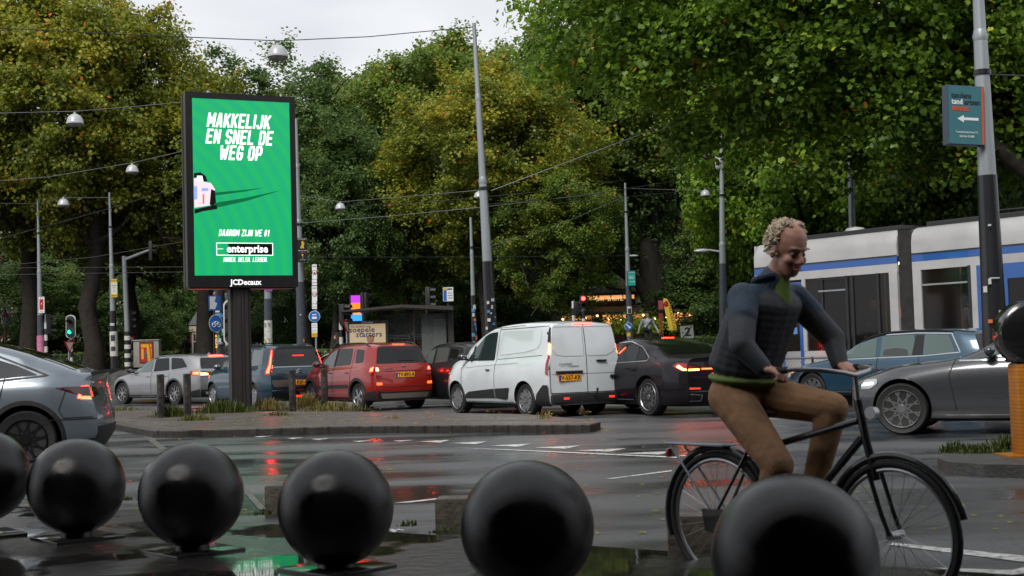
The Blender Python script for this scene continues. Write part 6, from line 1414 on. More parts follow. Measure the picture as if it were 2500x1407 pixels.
def hedge(name, label, pts, w, h, seed, mt, dens=900, leaf=.075):
    rg = np.random.default_rng(seed); C = []
    for (a, b) in zip(pts, pts[1:]):
        a, b = Vector(a), Vector(b); Ln = (b-a).length; n = int(dens*Ln); t = rg.uniform(0, 1, n); d = (b-a).normalized(); nn = Vector((-d.y, d.x))
        u = rg.uniform(-1, 1, n); v = rg.uniform(0, 1, n); side = rg.uniform(0, 1, n)
        u = np.where(side < .5, np.sign(u)*(1-np.abs(rg.normal(0, .12, n))), u); v = np.where(side >= .5, 1-np.abs(rg.normal(0, .08, n)), v)
        top = 1+.05*np.sin(t*Ln*2.1+seed)+rg.normal(0, .03, n)
        x = a.x+(b.x-a.x)*t+nn.x*u*w/2; y = a.y+(b.y-a.y)*t+nn.y*u*w/2; z = np.array([G(q) for q in y])+.1+v*h*top
        C.append(np.stack([x, y, z], 1))
    C = np.concatenate(C); c0 = C.mean(0); me = leaves_mesh(name, C-c0, np.array([0, -.5, .6]), leaf, .45+rg.normal(0, .2, len(C)), KITE, mt, rg)
    o = empty(name, c0, 0, label, 'hedge', None); lf = link('foliage', me, None, o, 0)
    mb = MB()
    for (a, b) in zip(pts, pts[1:]):
        a, b = Vector(a), Vector(b); m_ = (a+b)/2; mb.box((m_.x-c0[0], m_.y-c0[1], G(m_.y)+.1+h*.42-c0[2]), ((b-a).length, w*.8, h*.84), rz=math.atan2((b-a).y, (b-a).x))
    mb.build('branches', mat('hedge_core', (.014, .016, .008), .9), o, 0); return o
def gq(px, Y): return (X_(px, Y), Y)
hedge('hedge', 'clipped dark hedge at the left, in front of the beige cabinet', [gq(40, 62), gq(170, 62), gq(300, 62.5), gq(430, 62.5)], .8, .72, 1, LM['dark'])
hedge('hedge', 'low clipped hedge behind the roof of the red SUV, left of the bus shelter', [gq(735, 52), gq(860, 52)], .7, .75, 2, LM['dark'])
hedge('hedge', 'clipped hedge behind the black saloon below the yellow beach flag', [gq(1580, 57), gq(1730, 57), gq(1850, 57)], .8, .62, 3, LM['dark'])
rg = np.random.default_rng(9); C = rg.normal(size=(2600, 3))*np.array([.62, .5, .36]); C[:, 2] = np.abs(C[:, 2])+.2
o = empty('bush', (X_(1535, 57), 57, G(57)+.75), 0, 'loose yellow-green bush right of the white van roof', 'bush'); link('foliage', leaves_mesh('foliage', C, np.array([0, -.2, .6]), .12, .55+rg.normal(0, .2, 2600), KITE, LM['fresh'], rg), None, o, 0)
MB().tube([(0, 0, -.9), (.1, 0, .3)], .05, 6).tube([(.1, 0, -.9), (-.3, 0, .4)], .04, 6).build('stem', bark, o)

# ------------------------------------------------------------ pavilion café
Yp = 66; g = G(Yp); s_ = F/Yp; c = P(1530, 860, Yp); CF = empty('pavilion_cafe', (c.x, c.y, g), R(-6), 'octagonal-roofed pavilion café with warm lit windows behind the van', 'café')
def cx(px): return (px-1530)/s_
def cz(py): return P(1530, py, Yp).z-g
rf = mat('pavilion_roof', (.06, .05, .042), .55, .2, var=.3, vscale=3); rib_m = mat('roof_rib', (.16, .16, .17), .4, .4); wd = mat('pavilion_wood', (.07, .03, .018), .6, var=.2); warm = emis('warm_window', (1, .42, .13), .5, (.3, .12, .05)); warm2 = emis('warm_window_dim', (.9, .32, .10), .35, (.15, .06, .03))
def hip(x0, x1, z0, z1, top0, top1, dy0, dy1, nm, par=CF):
    ym = (dy0+dy1)/2; mb = MB(); mb.add([(x0, dy0, z0), (x1, dy0, z0), (x1, dy1, z0), (x0, dy1, z0), (top0, ym-.2, z1), (top1, ym-.2, z1), (top1, ym+.2, z1), (top0, ym+.2, z1), (x0, dy0, z0-.12), (x1, dy0, z0-.12), (x1, dy1, z0-.12), (x0, dy1, z0-.12)],
        [(0, 1, 5, 4), (1, 2, 6, 5), (2, 3, 7, 6), (3, 0, 4, 7), (4, 5, 6, 7), (8, 9, 1, 0), (9, 10, 2, 1), (10, 11, 3, 2), (11, 8, 0, 3), (11, 10, 9, 8)]); r_ = mb.build(nm, rf, par, 0)
    rb = MB(); n = 9
    for i in range(n+1):
        t = i/n; rb.tube([(x0+(x1-x0)*t, dy0-.01, z0+.02), (top0+(top1-top0)*t, ym-.2, z1+.02)], .02, 4)
    rb.build('roof_rib', rib_m, r_, 0)
ZB, ZM = cz(765), cz(716)
hip(cx(1362), cx(1740), ZB, cz(742), cx(1420), cx(1580), -3, 3.5, 'roof')
hip(cx(1405), cx(1562), ZM, cz(701), cx(1470), cx(1490), -1.2, 2.4, 'roof')
MB().box(((cx(1412)+cx(1555))/2, .6, (ZM+cz(745))/2), (cx(1555)-cx(1412), 2.4, ZM-cz(745))).build('upper_wall', wd, CF, 0)
for i in range(4):
    a, b = 1440+i*29, 1466+i*29; MB().box(((cx(a)+cx(b))/2, -.62, (cz(719)+cz(731))/2), (cx(b)-cx(a), .03, cz(719)-cz(731))).build('upper_window', warm, CF, 0)
text('facade_text', 'BAR  SPRITZ', .26, mat('neon_pale', (.5, .35, .2), .5, emit=(1, .7, .4), es=.5), CF, T(cx(1492), -.7, cz(731)), ext=.01)
MB().box(((cx(1375)+cx(1690))/2, .5, (ZB-.1)/2), (cx(1690)-cx(1375), 5, ZB-.1)).build('lower_wall', wd, CF, 0)
for i in range(13):
    a, b = 1382+i*24, 1403+i*24; m_ = [warm2, warm, warm2, mat('window_dark_teal', (.03, .05, .05), .1), warm][i % 5]
    w = MB().box(((cx(a)+cx(b))/2, -2.02, (cz(768)+cz(808))/2), (cx(b)-cx(a), .04, cz(768)-cz(808))).build('window', m_, CF, 0); MB().box(((cx(a)+cx(b))/2, -2.05, cz(782)), (cx(b)-cx(a), .03, .05)).build('glazing_bar', zk, w, 0)
text('facade_text', 'CAFFE', .22, wl, CF, T(cx(1450), -2.1, cz(774)), ext=.01); text('facade_text', 'NEGRONI', .22, wl, CF, T(cx(1530), -2.1, cz(770)), ext=.01); text('facade_text', 'OSTERIA', .2, wl, CF, T(cx(1640), -3.05, ZB-.02), ext=.01)
bulb = emis('bulb', (1, .55, .2), 5)
for i in range(14):
    px = 1385+i*27; MB().ball((cx(px), -2.6, cz(778+6*math.sin(i*1.7))), .05, 8).build('string_bulb', bulb, CF)
# beach flag
c = P(1640, 800, 58); o = empty('beach_flag', (c.x, c.y, G(58)), R(0), 'tall yellow teardrop flag with red mark and brown vertical lettering', 'flag'); zz = lambda py: P(1640, py, 58).z-G(58); xx = lambda px: (px-1640)/(F/58)
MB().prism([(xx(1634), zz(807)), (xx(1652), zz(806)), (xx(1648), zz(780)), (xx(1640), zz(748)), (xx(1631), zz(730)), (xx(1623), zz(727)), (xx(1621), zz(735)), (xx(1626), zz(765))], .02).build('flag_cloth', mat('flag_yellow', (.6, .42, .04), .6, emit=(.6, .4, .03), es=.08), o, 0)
MB().tube([(xx(1634), .03, 0), (xx(1634), .03, zz(800)), (xx(1626), .03, zz(760)), (xx(1621), .03, zz(733))], .02, 6).build('flag_pole', zk, o)
MB().ball((xx(1628), -.01, zz(742)), .11, 10, (1, .1, 1.3)).build('flag_mark', redp, o)
t_ = text('flag_text', 'PROOSTCAFE', .2, mat('flag_brown', (.2, .08, .02), .5), o, T(xx(1642), -.015, zz(778)) @ Matrix.Rotation(R(80), 4, 'Y'), ext=.004)
c = P(1613, 745, 59); o = MB().box((0, 0, 0), (.22, .1, .4)).build('pink_banner', mat('banner_pink', (.4, .08, .10), .6), None, 0); o.location = c; tag(o, 'small pink-red banner left of the yellow flag', 'banner')
c = P(1614, 800, 60.5); o = MB().box((0, 0, 0), (.2, .12, 1.3)).build('red_panel', mat('banner_red', (.35, .035, .03), .6), None, 0); o.location = c; tag(o, 'narrow red panel at the café door beside the big tree', 'panel')
# small café building far left-centre and row of houses behind the trees
def house(name, label, px0, px1, ytop, Y, wall, rows, cols, trim, lit=()):
    s_ = F/Y; x0, x1 = X_(px0, Y), X_(px1, Y); g = G(Y); h = P((px0+px1)/2, ytop, Y).z-g
    o = empty(name, ((x0+x1)/2, Y, g), 0, label, 'building', 'buildings behind the trees'); w = x1-x0
    MB().box((0, 4, h/2), (w, 8, h)).build('wall', wall, o, 0)
    mb = MB(); mb.add([(-w/2-.1, -.1, h), (w/2+.1, -.1, h), (w/2+.1, 8, h), (-w/2-.1, 8, h), (-w/2+.6, 2.5, h+2.2), (w/2-.6, 2.5, h+2.2), (w/2-.6, 6, h+2.2), (-w/2+.6, 6, h+2.2)], [(0, 1, 5, 4), (1, 2, 6, 5), (2, 3, 7, 6), (3, 0, 4, 7), (4, 5, 6, 7), (3, 2, 1, 0)]); mb.build('roof', mat('slate_roof', (.06, .06, .065), .6), o, 0)
    MB().box((0, -.06, h-.25), (w+.1, .12, .35)).build('cornice', trim, o, 0)
    for r_ in range(rows):
        for c_ in range(cols):
            ww = w/cols*.46; hh = h/rows*.56; xx = -w/2+w*(c_+.5)/cols; zc = h*(r_+.5)/rows
            f = MB().box((xx, -.02, zc), (ww+.2, .06, hh+.2)).build('window', trim, o, 0); MB().box((xx, -.06, zc), (ww, .03, hh)).build('pane', (warm2 if (r_, c_) in lit else mat('house_glass', (.03, .04, .05), .1)), f, 0)
            MB().box((xx, -.085, zc), (.07, .02, hh)).box((xx, -.083, zc+hh*.15), (ww, .02, .07)).build('glazing_bar', trim, f, 0)
brick = mat('house_brick', (.12, .06, .045), .8, var=.2); tan = mat('house_tan', (.36, .27, .2), .8, var=.1); cream = mat('house_cream', (.42, .37, .33), .8, var=.1); trimw = mat('house_trim', (.5, .48, .45), .6)
hs_ = [(-700, -60, 560, cream, 4, 7, 'cream house row beyond the left edge'), (2600, 3500, 540, brick, 4, 8, 'brick house row beyond the right edge'), (-60, 140, 560, brick, 4, 4, 'dark brick house behind the far left trees'), (140, 330, 600, cream, 4, 4, 'cream house seen in scraps behind the left trees'), (330, 470, 560, brick, 4, 3, 'brick house left of the billboard trees'), (700, 860, 600, brick, 4, 4, 'brick house behind the lime tree'), (860, 1010, 540, tan, 4, 3, 'tan building glimpsed below the pale trunk'), (1010, 1240, 600, brick, 4, 5, 'brick house behind the thick mast'), (1240, 1440, 560, cream, 5, 5, 'cream stone house left of the pavilion trees'), (1440, 1600, 500, tan, 5, 4, 'tan stone house behind the pavilion café'), (1600, 1800, 480, cream, 5, 4, 'pale stone house with white window frames right of the forked trunk'), (1800, 2050, 560, brick, 4, 5, 'brick house behind the cyclist'), (2050, 2600, 560, cream, 4, 8, 'long cream block behind the tram trees')]
for (a, b, yt, wl_, r_, c_, lb) in hs_: house('town_house', lb, a, b, yt, 122, wl_, r_, c_, trimw)
house('corner_cafe', 'low brick and white café front with orange lit windows behind the silver car', 462, 640, 792, 86, brick, 1, 6, mat('cafe_trim', (.45, .42, .38), .6), lit=((0, 1), (0, 3)))
for px in (498, 535):
    c = P(px, 828, 85.7); MB_ = MB().box((0, 0, 0), (.85, .05, 1.15)).build('lit_window', emis('orange_window', (1, .27, .04), 1.1), None, 0); MB_.location = c; tag(MB_, 'orange glowing café window '+('nearer the sticker-covered mast' if px > 510 else 'left of the red lantern post'), 'window', 'orange lit café windows')
# old red lanterns
lr = mat('lantern_red', (.10, .02, .018), .45); lgm = mat('lantern_glass', (.2, .2, .2), .1, alpha=.6)
for (px, py, Y, lb) in ((13, 780, 66, 'at the left edge'), (499, 762, 66, 'left of the sticker-covered mast'), (343, 815, 90, 'far behind the cabinet')):
    c = P(px, py, Y); g = G(Y); o = empty('lantern_post', (c.x, c.y, g), 0, 'old dark red lantern post with a glass lamp, '+lb, 'lamp post', 'old lanterns'); z = c.z-g
    MB().lathe([(.14, 0), (.12, .5), (.07, .55), (.05, 1.4), (.045, z-.45), (.08, z-.42), (.03, z-.36)], 14).build('post', lr, o); MB().lathe([(.12, z-.35), (.23, z+.15)], 6).build('lamp_glass', lgm, o, 0); MB().lathe([(.26, z+.15), (.2, z+.25), (.08, z+.38), (.05, z+.5), (.01, z+.56)], 12).build('lamp_cap', lr, o)
# ------------------------------------------------------------ tram
TD = Vector((.597, -.802, 0)); T0 = Vector((7.5, 34, 0))-TD*1.6
TR = empty('tram', T0, math.atan2(TD.y, TD.x), 'white tram with a blue stripe, blue doors and a dark concertina joint', 'tram')
def tx(px):
    k = (px-1250)/3200; return (k*34-7.5)/(.597+.8*k)+1.6
tw = mat('tram_white', (.42, .42, .42), .35, var=.14, vscale=1.2, coat=.3); tb = mat('tram_blue', (.008, .085, .33), .3, coat=.6); tgl = mat('tram_glass', (.006, .007, .008), .06, alpha=.42); tdk = mat('tram_dark', (.02, .02, .022), .5); tin = mat('tram_interior', (.06, .05, .045), .7)
LE = 27.0; 
g0, g1 = tx(2193), tx(2229)
def sidebox(x0, x1, z0, z1, m, nm, y=0, t=.06, par=TR, bev=0): return MB().box(((x0+x1)/2, y+t/2, (z0+z1)/2), (x1-x0, t, z1-z0), bev=bev).build(nm, m, par, 0)
for nm, (a, b) in (('front_section', (0., g0)), ('rear_section', (g1, LE))):
    sec = MB()
    # curved roof cove profile extruded
    prof = [(0, 3.34), (0, 3.62), (.04, 3.82), (.14, 3.95), (.3, 4.0), (2.3, 4.0), (2.5, 3.9), (2.55, 3.3)]
    vs = [(a, y, z) for y, z in prof]+[(b, y, z) for y, z in prof]; n = len(prof)
    sec.add(vs, [(i, n+i, n+i+1, i+1) for i in range(n-1)]+[tuple(range(n)), tuple(range(2*n-1, n-1, -1))]); S_ = sec.build(nm, tw, TR, 50)
    sidebox(a, b, 3.17, 3.34, tb, 'blue_stripe', -.004, .06, S_); sidebox(a, b, 2.96, 3.17, tw, 'upper_panel', 0, .06, S_)
    sidebox(a, b, .42, 1.10, tw, 'lower_panel', 0, .06, S_)
    MB().box(((a+b)/2, -.012, 3.36), (b-a, .03, .02)).build('gutter', tdk, S_, 0)
    MB().box(((a+b)/2, 2.5, 2.2), (b-a, .06, 3.5)).box(((a+b)/2, 1.25, .6), (b-a, 2.4, .1)).build('inner_wall', tin, S_, 0)
    MB().box(((a+b)/2, 1.25, 4.06), (b-a-.3, 1.7, .14), bev=.03).build('roof_equipment', tdk, S_, 0)
def pillar(p0, p1, m=tw, nm='pillar', y=-.01, z0=1.1, z1=2.98): return sidebox(tx(p0), tx(p1), z0, z1, m, nm, y, .08)
def glass(p0, p1, z0=1.1, z1=2.97): return sidebox(tx(p0), tx(p1), z0, z1, tgl, 'window_pane', .03, .015)
sidebox(0, tx(1905), 1.1, 2.98, tw, 'pillar', -.005, .08)
# left door
d = sidebox(tx(1906), tx(1912), .5, 2.9, tb, 'door', -.012, .06); sidebox(tx(1950), tx(1958), .5, 2.9, tb, 'door_edge', -.014, .06, d); sidebox(tx(1912), tx(1950), 2.7, 2.9, tb, 'door_top', -.013, .06, d); sidebox(tx(1912), tx(1950), .55, 2.7, tgl, 'door_glass', .0, .015, d); sidebox(tx(1924), tx(1944), 1.55, 1.72, mat('door_notice', (.1, .25, .5), .4), 'notice', -.02, .01, d)
pillar(1958, 1966); glass(1966, 2172); pillar(2172, 2192)
for px in (2003, 2064, 2077, 2140):
    sidebox(tx(px), tx(px)+.07, 1.1, 2.97, tdk, 'window_frame', .0, .05)
sidebox(tx(1998), tx(2064), 2.60, 2.64, galv, 'vent_bar', -.008, .03); sidebox(tx(1998), tx(2064), 2.9, 2.93, tdk, 'vent_bar', -.008, .03)
# gangway bellows
mb = MB(); n = 14
for i in range(n):
    x0 = g0+(g1-g0)*i/n; x1 = g0+(g1-g0)*(i+1)/n; xm = (x0+x1)/2; mb.add([(x0, .12, .5), (xm, .05, .5), (x1, .12, .5), (x0, .12, 3.98), (xm, .05, 3.98), (x1, .12, 3.98)], [(0, 1, 4, 3), (1, 2, 5, 4)])
mb.build('concertina_joint', mat('bellows', (.07, .07, .07), .6, var=.2), TR, 0)
sidebox(g0, g1, 3.98, 4.05, tdk, 'joint_cover', .05, 2.2)
pillar(2230, 2250); glass(2250, 2364); sidebox(tx(2252), tx(2362), 2.58, 2.62, galv, 'vent_bar', -.008, .03)
pillar(2364, 2372, tdk); pillar(2372, 2386); 
for (p0, p1) in ((2386, 2452), (2452, 2520)):
    d = sidebox(tx(p0), tx(p0+9), .5, 2.96, tb, 'door', -.012, .06); sidebox(tx(p1-9), tx(p1), .5, 2.96, tb, 'door_edge', -.014, .06, d); sidebox(tx(p0+9), tx(p1-9), 2.62, 2.96, tb, 'door_top', -.013, .06, d); sidebox(tx(p0+9), tx(p1-9), .55, 2.62, tgl, 'door_glass', .0, .015, d); sidebox(tx(p0+20), tx(p1-14), 1.62, 1.72, wl, 'notice', -.01, .008, d)
pillar(2520, 2540); sidebox(tx(2540), LE-.3, 1.1, 2.97, tgl, 'window_pane', .03, .015); [sidebox(xx_, xx_+.12, 1.1, 2.98, tw, 'pillar', -.008, .08) for xx_ in (17.2, 19.0, 20.8, 22.6, 24.4, LE-.3)]; MB().box((LE-.03, 1.28, 2.2), (.06, 2.5, 3.5)).build('end_wall', tw, TR, 0); MB().box((.03, 1.28, 2.2), (.06, 2.5, 3.5)).build('end_wall', tw, TR, 0)
# interior
mb = MB()
for i in range(9): x = 1.8+i*1.55; 
for x in [2.2+i*.85 for i in range(16)]:
    if abs(x-(g0+g1)/2) < .5: continue
    s_ = MB().box((x, 1.9, 1.15), (.45, .9, .1), bev=.03).box((x+.2, 1.9, 1.55), (.1, .9, .8), bev=.03).build('seat', mat('seat_grey', (.05, .05, .08), .7), TR)
for px in (2105, 2160, 2290, 2340): MB().tube([(tx(px), .9, .6), (tx(px), .9, 3.3)], .02, 8).build('grab_pole', mat('pole_yellow', (.5, .3, .03), .4), TR)
sidebox(tx(2152), tx(2166), 1.88, 2.12, emis('ticket_orange', (.9, .1, .02), .35, (.7, .1, .02)), 'ticket_machine', .35, .15)
for px in (2128, 2310, 2020): MB().box((tx(px), 1.2, 3.25), (.5, .25, .04)).build('ceiling_lamp', emis('tram_lamp', (1, .6, .25), 9), TR, 0)
MB().box((tx(2108), 1.6, 2.2), (.06, .8, 1.5)).box((tx(2300), 1.6, 2.6), (.25, .3, 1.0)).build('partition', mat('partition_wood', (.25, .11, .04), .5), TR, 0)
# skirt, wheels
MB().box((LE/2, .3, .3), (LE-.4, .1, .35)).build('undercarriage', tdk, TR, 0)
for x in (1.6, 3.2, 8.0, 9.6): MB().lathe([(.3, -.05), (.3, .05)], 24, (x, .45, .36), 'Y').build('wheel', zk, TR)
x_ = tx(2020); MB().lathe([(.02, 4.3), (.22, 4.26), (.32, 4.14), (.34, 4.0)], 18, (x_, 1.2, 0)).build('roof_dome', lampw, TR)
MB().tube([(tx(2430), 1.2, 4.1), (tx(2330), 1.2, 4.3), (tx(2500), 1.2, 4.25)], .03, 6).build('roof_cable', zk, TR)
# mesh fence
fm = mat('fence_metal', (.18, .18, .18), .5, .5); fa = Vector((5.2, 33.2)); fd = Vector((.6, -.8))
FN = empty('mesh_fence', (fa.x, fa.y, .1), math.atan2(fd.y, fd.x), 'low wire mesh fence between the cars and the tram, behind the cyclist', 'fence')
FL = 9.0
MB().tube([(0, 0, .85), (FL, 0, .85)], .025, 8).tube([(0, 0, .1), (FL, 0, .1)], .02, 8).build('rail', fm, FN)
for i in range(7): MB().tube([(i*FL/6, 0, -.1), (i*FL/6, 0, .88)], .03, 8).build('fence_post', zk, FN)
mb = MB(); st_p = .11; k = int(FL/st_p)
for i in range(-7, k):
    for sgn in (1, -1):
        xa, xb = i*st_p, i*st_p+.75; za, zb = (.1, .85) if sgn > 0 else (.85, .1)
        if xa < 0: za += (zb-za)*(-xa)/.75; xa = 0
        if xb > FL: zb = za+(zb-za)*(FL-xa)/(xb-xa); xb = FL
        if xb > xa: mb.tube([(xa, 0, za), (xb, 0, zb)], .0045, 3, cap=False)
mb.build('wire_mesh', fm, FN, 0)
# yellow-black marker post on the right
c = gp(2510, 1113, .12); o = empty('traffic_marker', (c.x+.02, c.y, .12), 0, 'tall yellow tiled marker post with a round black head at the right edge', 'marker post')
mk_m = bpy.data.materials.new('marker_tiles'); mk_m.use_nodes = True; n_ = mk_m.node_tree.nodes; l_ = mk_m.node_tree.links; b_ = n_['Principled BSDF']; br = n_.new('ShaderNodeTexBrick'); br.inputs['Scale'].default_value = 7; br.inputs['Color1'].default_value = (.5, .18, .012, 1); br.inputs['Color2'].default_value = (.4, .14, .01, 1); br.inputs['Mortar'].default_value = (.12, .04, .005, 1); br.inputs['Mortar Size'].default_value = .015; br.offset = 0
tcx = n_.new('ShaderNodeTexCoord'); mpx = n_.new('ShaderNodeMapping'); mpx.inputs['Rotation'].default_value = (R(90), 0, 0); l_.new(tcx.outputs['Object'], mpx.inputs[0]); l_.new(mpx.outputs[0], br.inputs['Vector']); l_.new(br.outputs[0], b_.inputs['Base Color']); b_.inputs['Roughness'].default_value = .35
zt = P(2510, 884, c.y).z-.12
MB().box((0, 0, zt/2), (.28, .28, zt), bev=.05).build('post', mk_m, o); MB().box((0, 0, .01), (.55, .4, .02)).build('foot', mk_m, o, 0)
MB().box((0, 0, zt+.03), (.30, .30, .06), bev=.02).lathe([(.02, zt+.06), (.07, zt+.06), (.07, zt+.12)], 14).build('collar', zk, o)
zc = P(2500, 814, c.y).z-.12
MB().lathe([(.27, -.16), (.31, -.13), (.32, -.08), (.32, .1), (.3, .13), (.05, .135)], 40, (.04, 0, zc), 'Y').build('round_head', mat('head_black', (.01, .01, .01), .2, coat=.6), o, 40)
MB().box((.14, -.17, zc-.02), (.16, .01, .1)).build('blue_label', paperbl, o, 0)
# ------------------------------------------------------------ people
def capsule(mb, a, b, ra, rb, n=14):
    a, b = Vector(a), Vector(b); d = b-a; Ln = d.length
    q = d.to_track_quat('Z', 'Y') if Ln > 1e-6 else None; M = Matrix.Translation(a) @ (q.to_matrix().to_4x4() if q else Matrix.Identity(4))
    prof = [(ra*math.sin(t), -ra*math.cos(t)) for t in [PI/2*i/5 for i in range(6)]]+[(rb*math.cos(t), Ln+rb*math.sin(t)) for t in [PI/2*i/5 for i in range(6)]]
    prof[0] = (.0005, prof[0][1]); prof[-1] = (.0005, prof[-1][1]); mb.lathe(prof, n, M=M)
def body_mesh(parts, name, parent, voxel, smooth=4):
    """parts: (a, b, ra, rb, material); united by voxel remesh into one continuous surface"""
    mb = MB()
    for p in parts:
        if p[0] == 'e': mb.ball((0, 0, 0), 1, 18, M=p[1])
        else: capsule(mb, *p[:4])
    me = bpy.data.meshes.new(name); me.from_pydata(mb.v, [], mb.f); o = bpy.data.objects.new(name, me); COL.objects.link(o)
    md = o.modifiers.new('r', 'REMESH'); md.mode = 'VOXEL'; md.voxel_size = voxel; md.adaptivity = 0
    m2 = o.modifiers.new('s', 'SMOOTH'); m2.iterations = smooth; m2.factor = .5
    bpy.context.view_layer.update(); nm = bpy.data.meshes.new_from_object(o.evaluated_get(bpy.context.evaluated_depsgraph_get())); bpy.data.objects.remove(o)
    mats = []
    for p in parts:
        m_ = p[4] if p[0] != 'e' else p[2]
        if m_ not in mats: mats.append(m_)
    nm.materials.clear()
    for m_ in mats: nm.materials.append(m_)
    co = np.empty(len(nm.polygons)*3); nm.polygons.foreach_get('center', co); co = co.reshape(-1, 3); best = np.full(len(co), 1e9); idx = np.zeros(len(co), dtype=np.int32)
    for p in parts:
        if p[0] == 'e':
            Mi = np.array(p[1].inverted()); q = co@Mi[:3, :3].T+Mi[:3, 3]; nq = np.linalg.norm(q, axis=1)+1e-9; d = (1-1/nq)*np.linalg.norm(co-np.array(p[1].translation), axis=1); m_ = p[2]
        else:
            a, b = np.array(p[0]), np.array(p[1]); ab = b-a; t = np.clip(((co-a)@ab)/max(ab@ab, 1e-9), 0, 1); d = np.linalg.norm(co-(a+t[:, None]*ab), axis=1)-(p[2]+(p[3]-p[2])*t); m_ = p[4]
        w = d < best; best[w] = d[w]; idx[w] = mats.index(m_)
    nm.polygons.foreach_set('material_index', idx); nm.polygons.foreach_set('use_smooth', [True]*len(nm.polygons))
    o = bpy.data.objects.new(name, nm); COL.objects.link(o); o.parent = parent; return o
def ell(c, r, rot=(0, 0, 0)): 
    from mathutils import Euler
    return Matrix.Translation(c) @ Euler(rot).to_matrix().to_4x4() @ Matrix.Diagonal((*r, 1))
skin_m = mat('skin_ruddy', (.56, .29, .21), .5, var=.08, vscale=20); skin2 = mat('skin_light', (.45, .27, .19), .5)
def head(parts, c, yaw, pitch, sk, s=1.):
    """head centred at c (ear height), facing +X turned by yaw; returns matrix"""
    H = Matrix.Translation(c) @ Matrix.Rotation(yaw, 4, 'Z') @ Matrix.Rotation(pitch, 4, 'Y') @ Matrix.Scale(s, 4)
    def e(cc, r, m=sk, rot=(0, 0, 0)): parts.append(('e', H @ ell(cc, r, rot), m))
    def cp(a, b, ra, rb): parts.append((tuple(H @ Vector(a)), tuple(H @ Vector(b)), ra*s, rb*s, sk))
    e((-.01, 0, .035), (.098, .076, .098)); e((.03, 0, -.045), (.062, .055, .07)); e((.045, 0, -.085), (.04, .042, .028))   # cranium, face, chin
    e((.07, 0, .03), (.022, .05, .016)); cp((.088, 0, .012), (.108, 0, -.022), .009, .014); e((.1, 0, -.028), (.014, .018, .01))  # brow, nose
    for y in (-1, 1):
        e((-.005, y*.078, -.008), (.022, .01, .034)); e((.062, y*.038, -.025), (.026, .022, .022))
    e((.082, 0, -.055), (.012, .026, .007)); e((.08, 0, -.068), (.012, .024, .007))
    return H
def face_bits(root, H, s=1.):
    MBe = MB(); MBp = MB()
    for y in (-1, 1):
        MBe.ball(tuple(H @ Vector((.0735, y*.031, .004))), .010*s, 12); MBp.ball(tuple(H @ Vector((.0816, y*.031, .002))), .0042*s, 8)
    MBe.build('eyes', mat('eye_white', (.28, .24, .22), .2), root); MBp.build('pupils', mat('pupil', (.02, .015, .01), .1), root)
    mb = MB()
    mb.tube([tuple(H @ Vector((.094, -.022, -.0615))), tuple(H @ Vector((.099, 0, -.0615))), tuple(H @ Vector((.094, .022, -.0615)))], .0035*s, 6)
    mb.build('mouth', mat('lip', (.40, .18, .13), .5), root)
    mb = MB()
    for y in (-1, 1): mb.tube([tuple(H @ Vector((.096, y*.014, .033))), tuple(H @ Vector((.095, y*.034, .038))), tuple(H @ Vector((.08, y*.052, .032)))], .0035*s, 6)
    mb.build('eyebrows', mat('brow_grey', (.3, .27, .23), .8), root)
def hand_grip(parts, wrist, d, up, side, sk, curl=1.):
    """fist round a bar: palm from wrist along d; fingers wrap downwards; side = direction along the bar from little finger to thumb"""
    w = Vector(wrist); d = Vector(d).normalized(); up = Vector(up).normalized(); sd_ = Vector(side).normalized()
    k = w+d*.075
    parts.append(('e', Matrix.Translation(w+d*.045) @ Matrix((( *d,), (*sd_,), (*up,))).transposed().to_4x4() @ Matrix.Diagonal((.05, .042, .017, 1)), sk))
    for i, (o_, L1) in enumerate(((-.033, .8), (-.011, .95), (.011, 1.), (.032, .92))):
        a = k+sd_*o_+up*.004; b = a+(d*.022-up*.018*curl)*L1*1.25; c = b+(-up*.03*curl+d*.004)*L1; e_ = c+(-d*.024*curl-up*.004)*L1
        parts += [(tuple(a-d*.02), tuple(b), .0105, .0095, sk), (tuple(b), tuple(c), .0095, .009, sk), (tuple(c), tuple(e_), .009, .008, sk)]
    t0 = w+d*.02+sd_*.03; t1 = t0+d*.03+sd_*.02-up*.012; t2 = t1+d*.025-up*.02-sd_*.004
    parts += [(tuple(t0), tuple(t1), .013, .011, sk), (tuple(t1), tuple(t2), .011, .009, sk)]

# --- the riding man
BX, BY, BA = 1.42, 6.62, -R(50)
jk = mat('jacket_slate', (.045, .05, .06), .7, var=.2, vscale=4, bump=.7, bscale=7); jb = mat('jacket_blue', (.035, .062, .095), .75, var=.25, vscale=9, bump=.4, bscale=16); gsh = mat('shirt_green', (.13, .20, .045), .8); tr_ = mat('trousers_tan', (.30, .165, .085), .85, var=.25, vscale=8, bump=.6, bscale=14); sho = mat('shoe_dark', (.03, .022, .018), .5)
RM = empty('person', (BX, BY, 0), BA, 'grey-haired man in dark jacket and tan trousers riding a bicycle to the right', 'person'); p = []
hipL, hipR = (-.36, .09, 1.0), (-.36, -.09, 1.0); kL, aL = (.10, .15, .93), (-.02, .13, .53); kR, aR = (-.02, -.15, .66), (-.17, -.13, .25)
nk = (-.115, 0, 1.595); hd_ = (-.025, .0, 1.735)
shL, shR = (-.15, .20, 1.495), (-.16, -.20, 1.495); eL, eR = (-.01, .33, 1.28), (-.06, -.34, 1.26); wL, wR = (.05, .29, 1.155), (.03, -.30, 1.15)
p += [(hipL, kL, .115, .082, tr_), (hipR, kR, .115, .082, tr_), (kL, aL, .08, .062, tr_), (kR, aR, .08, .06, tr_)]
p += [((-.36, -.07, .99), (-.36, .07, .99), .13, .13, tr_), ('e', ell((-.34, 0, 1.085), (.180, .207, .038), (0, .12, 0)), gsh)]
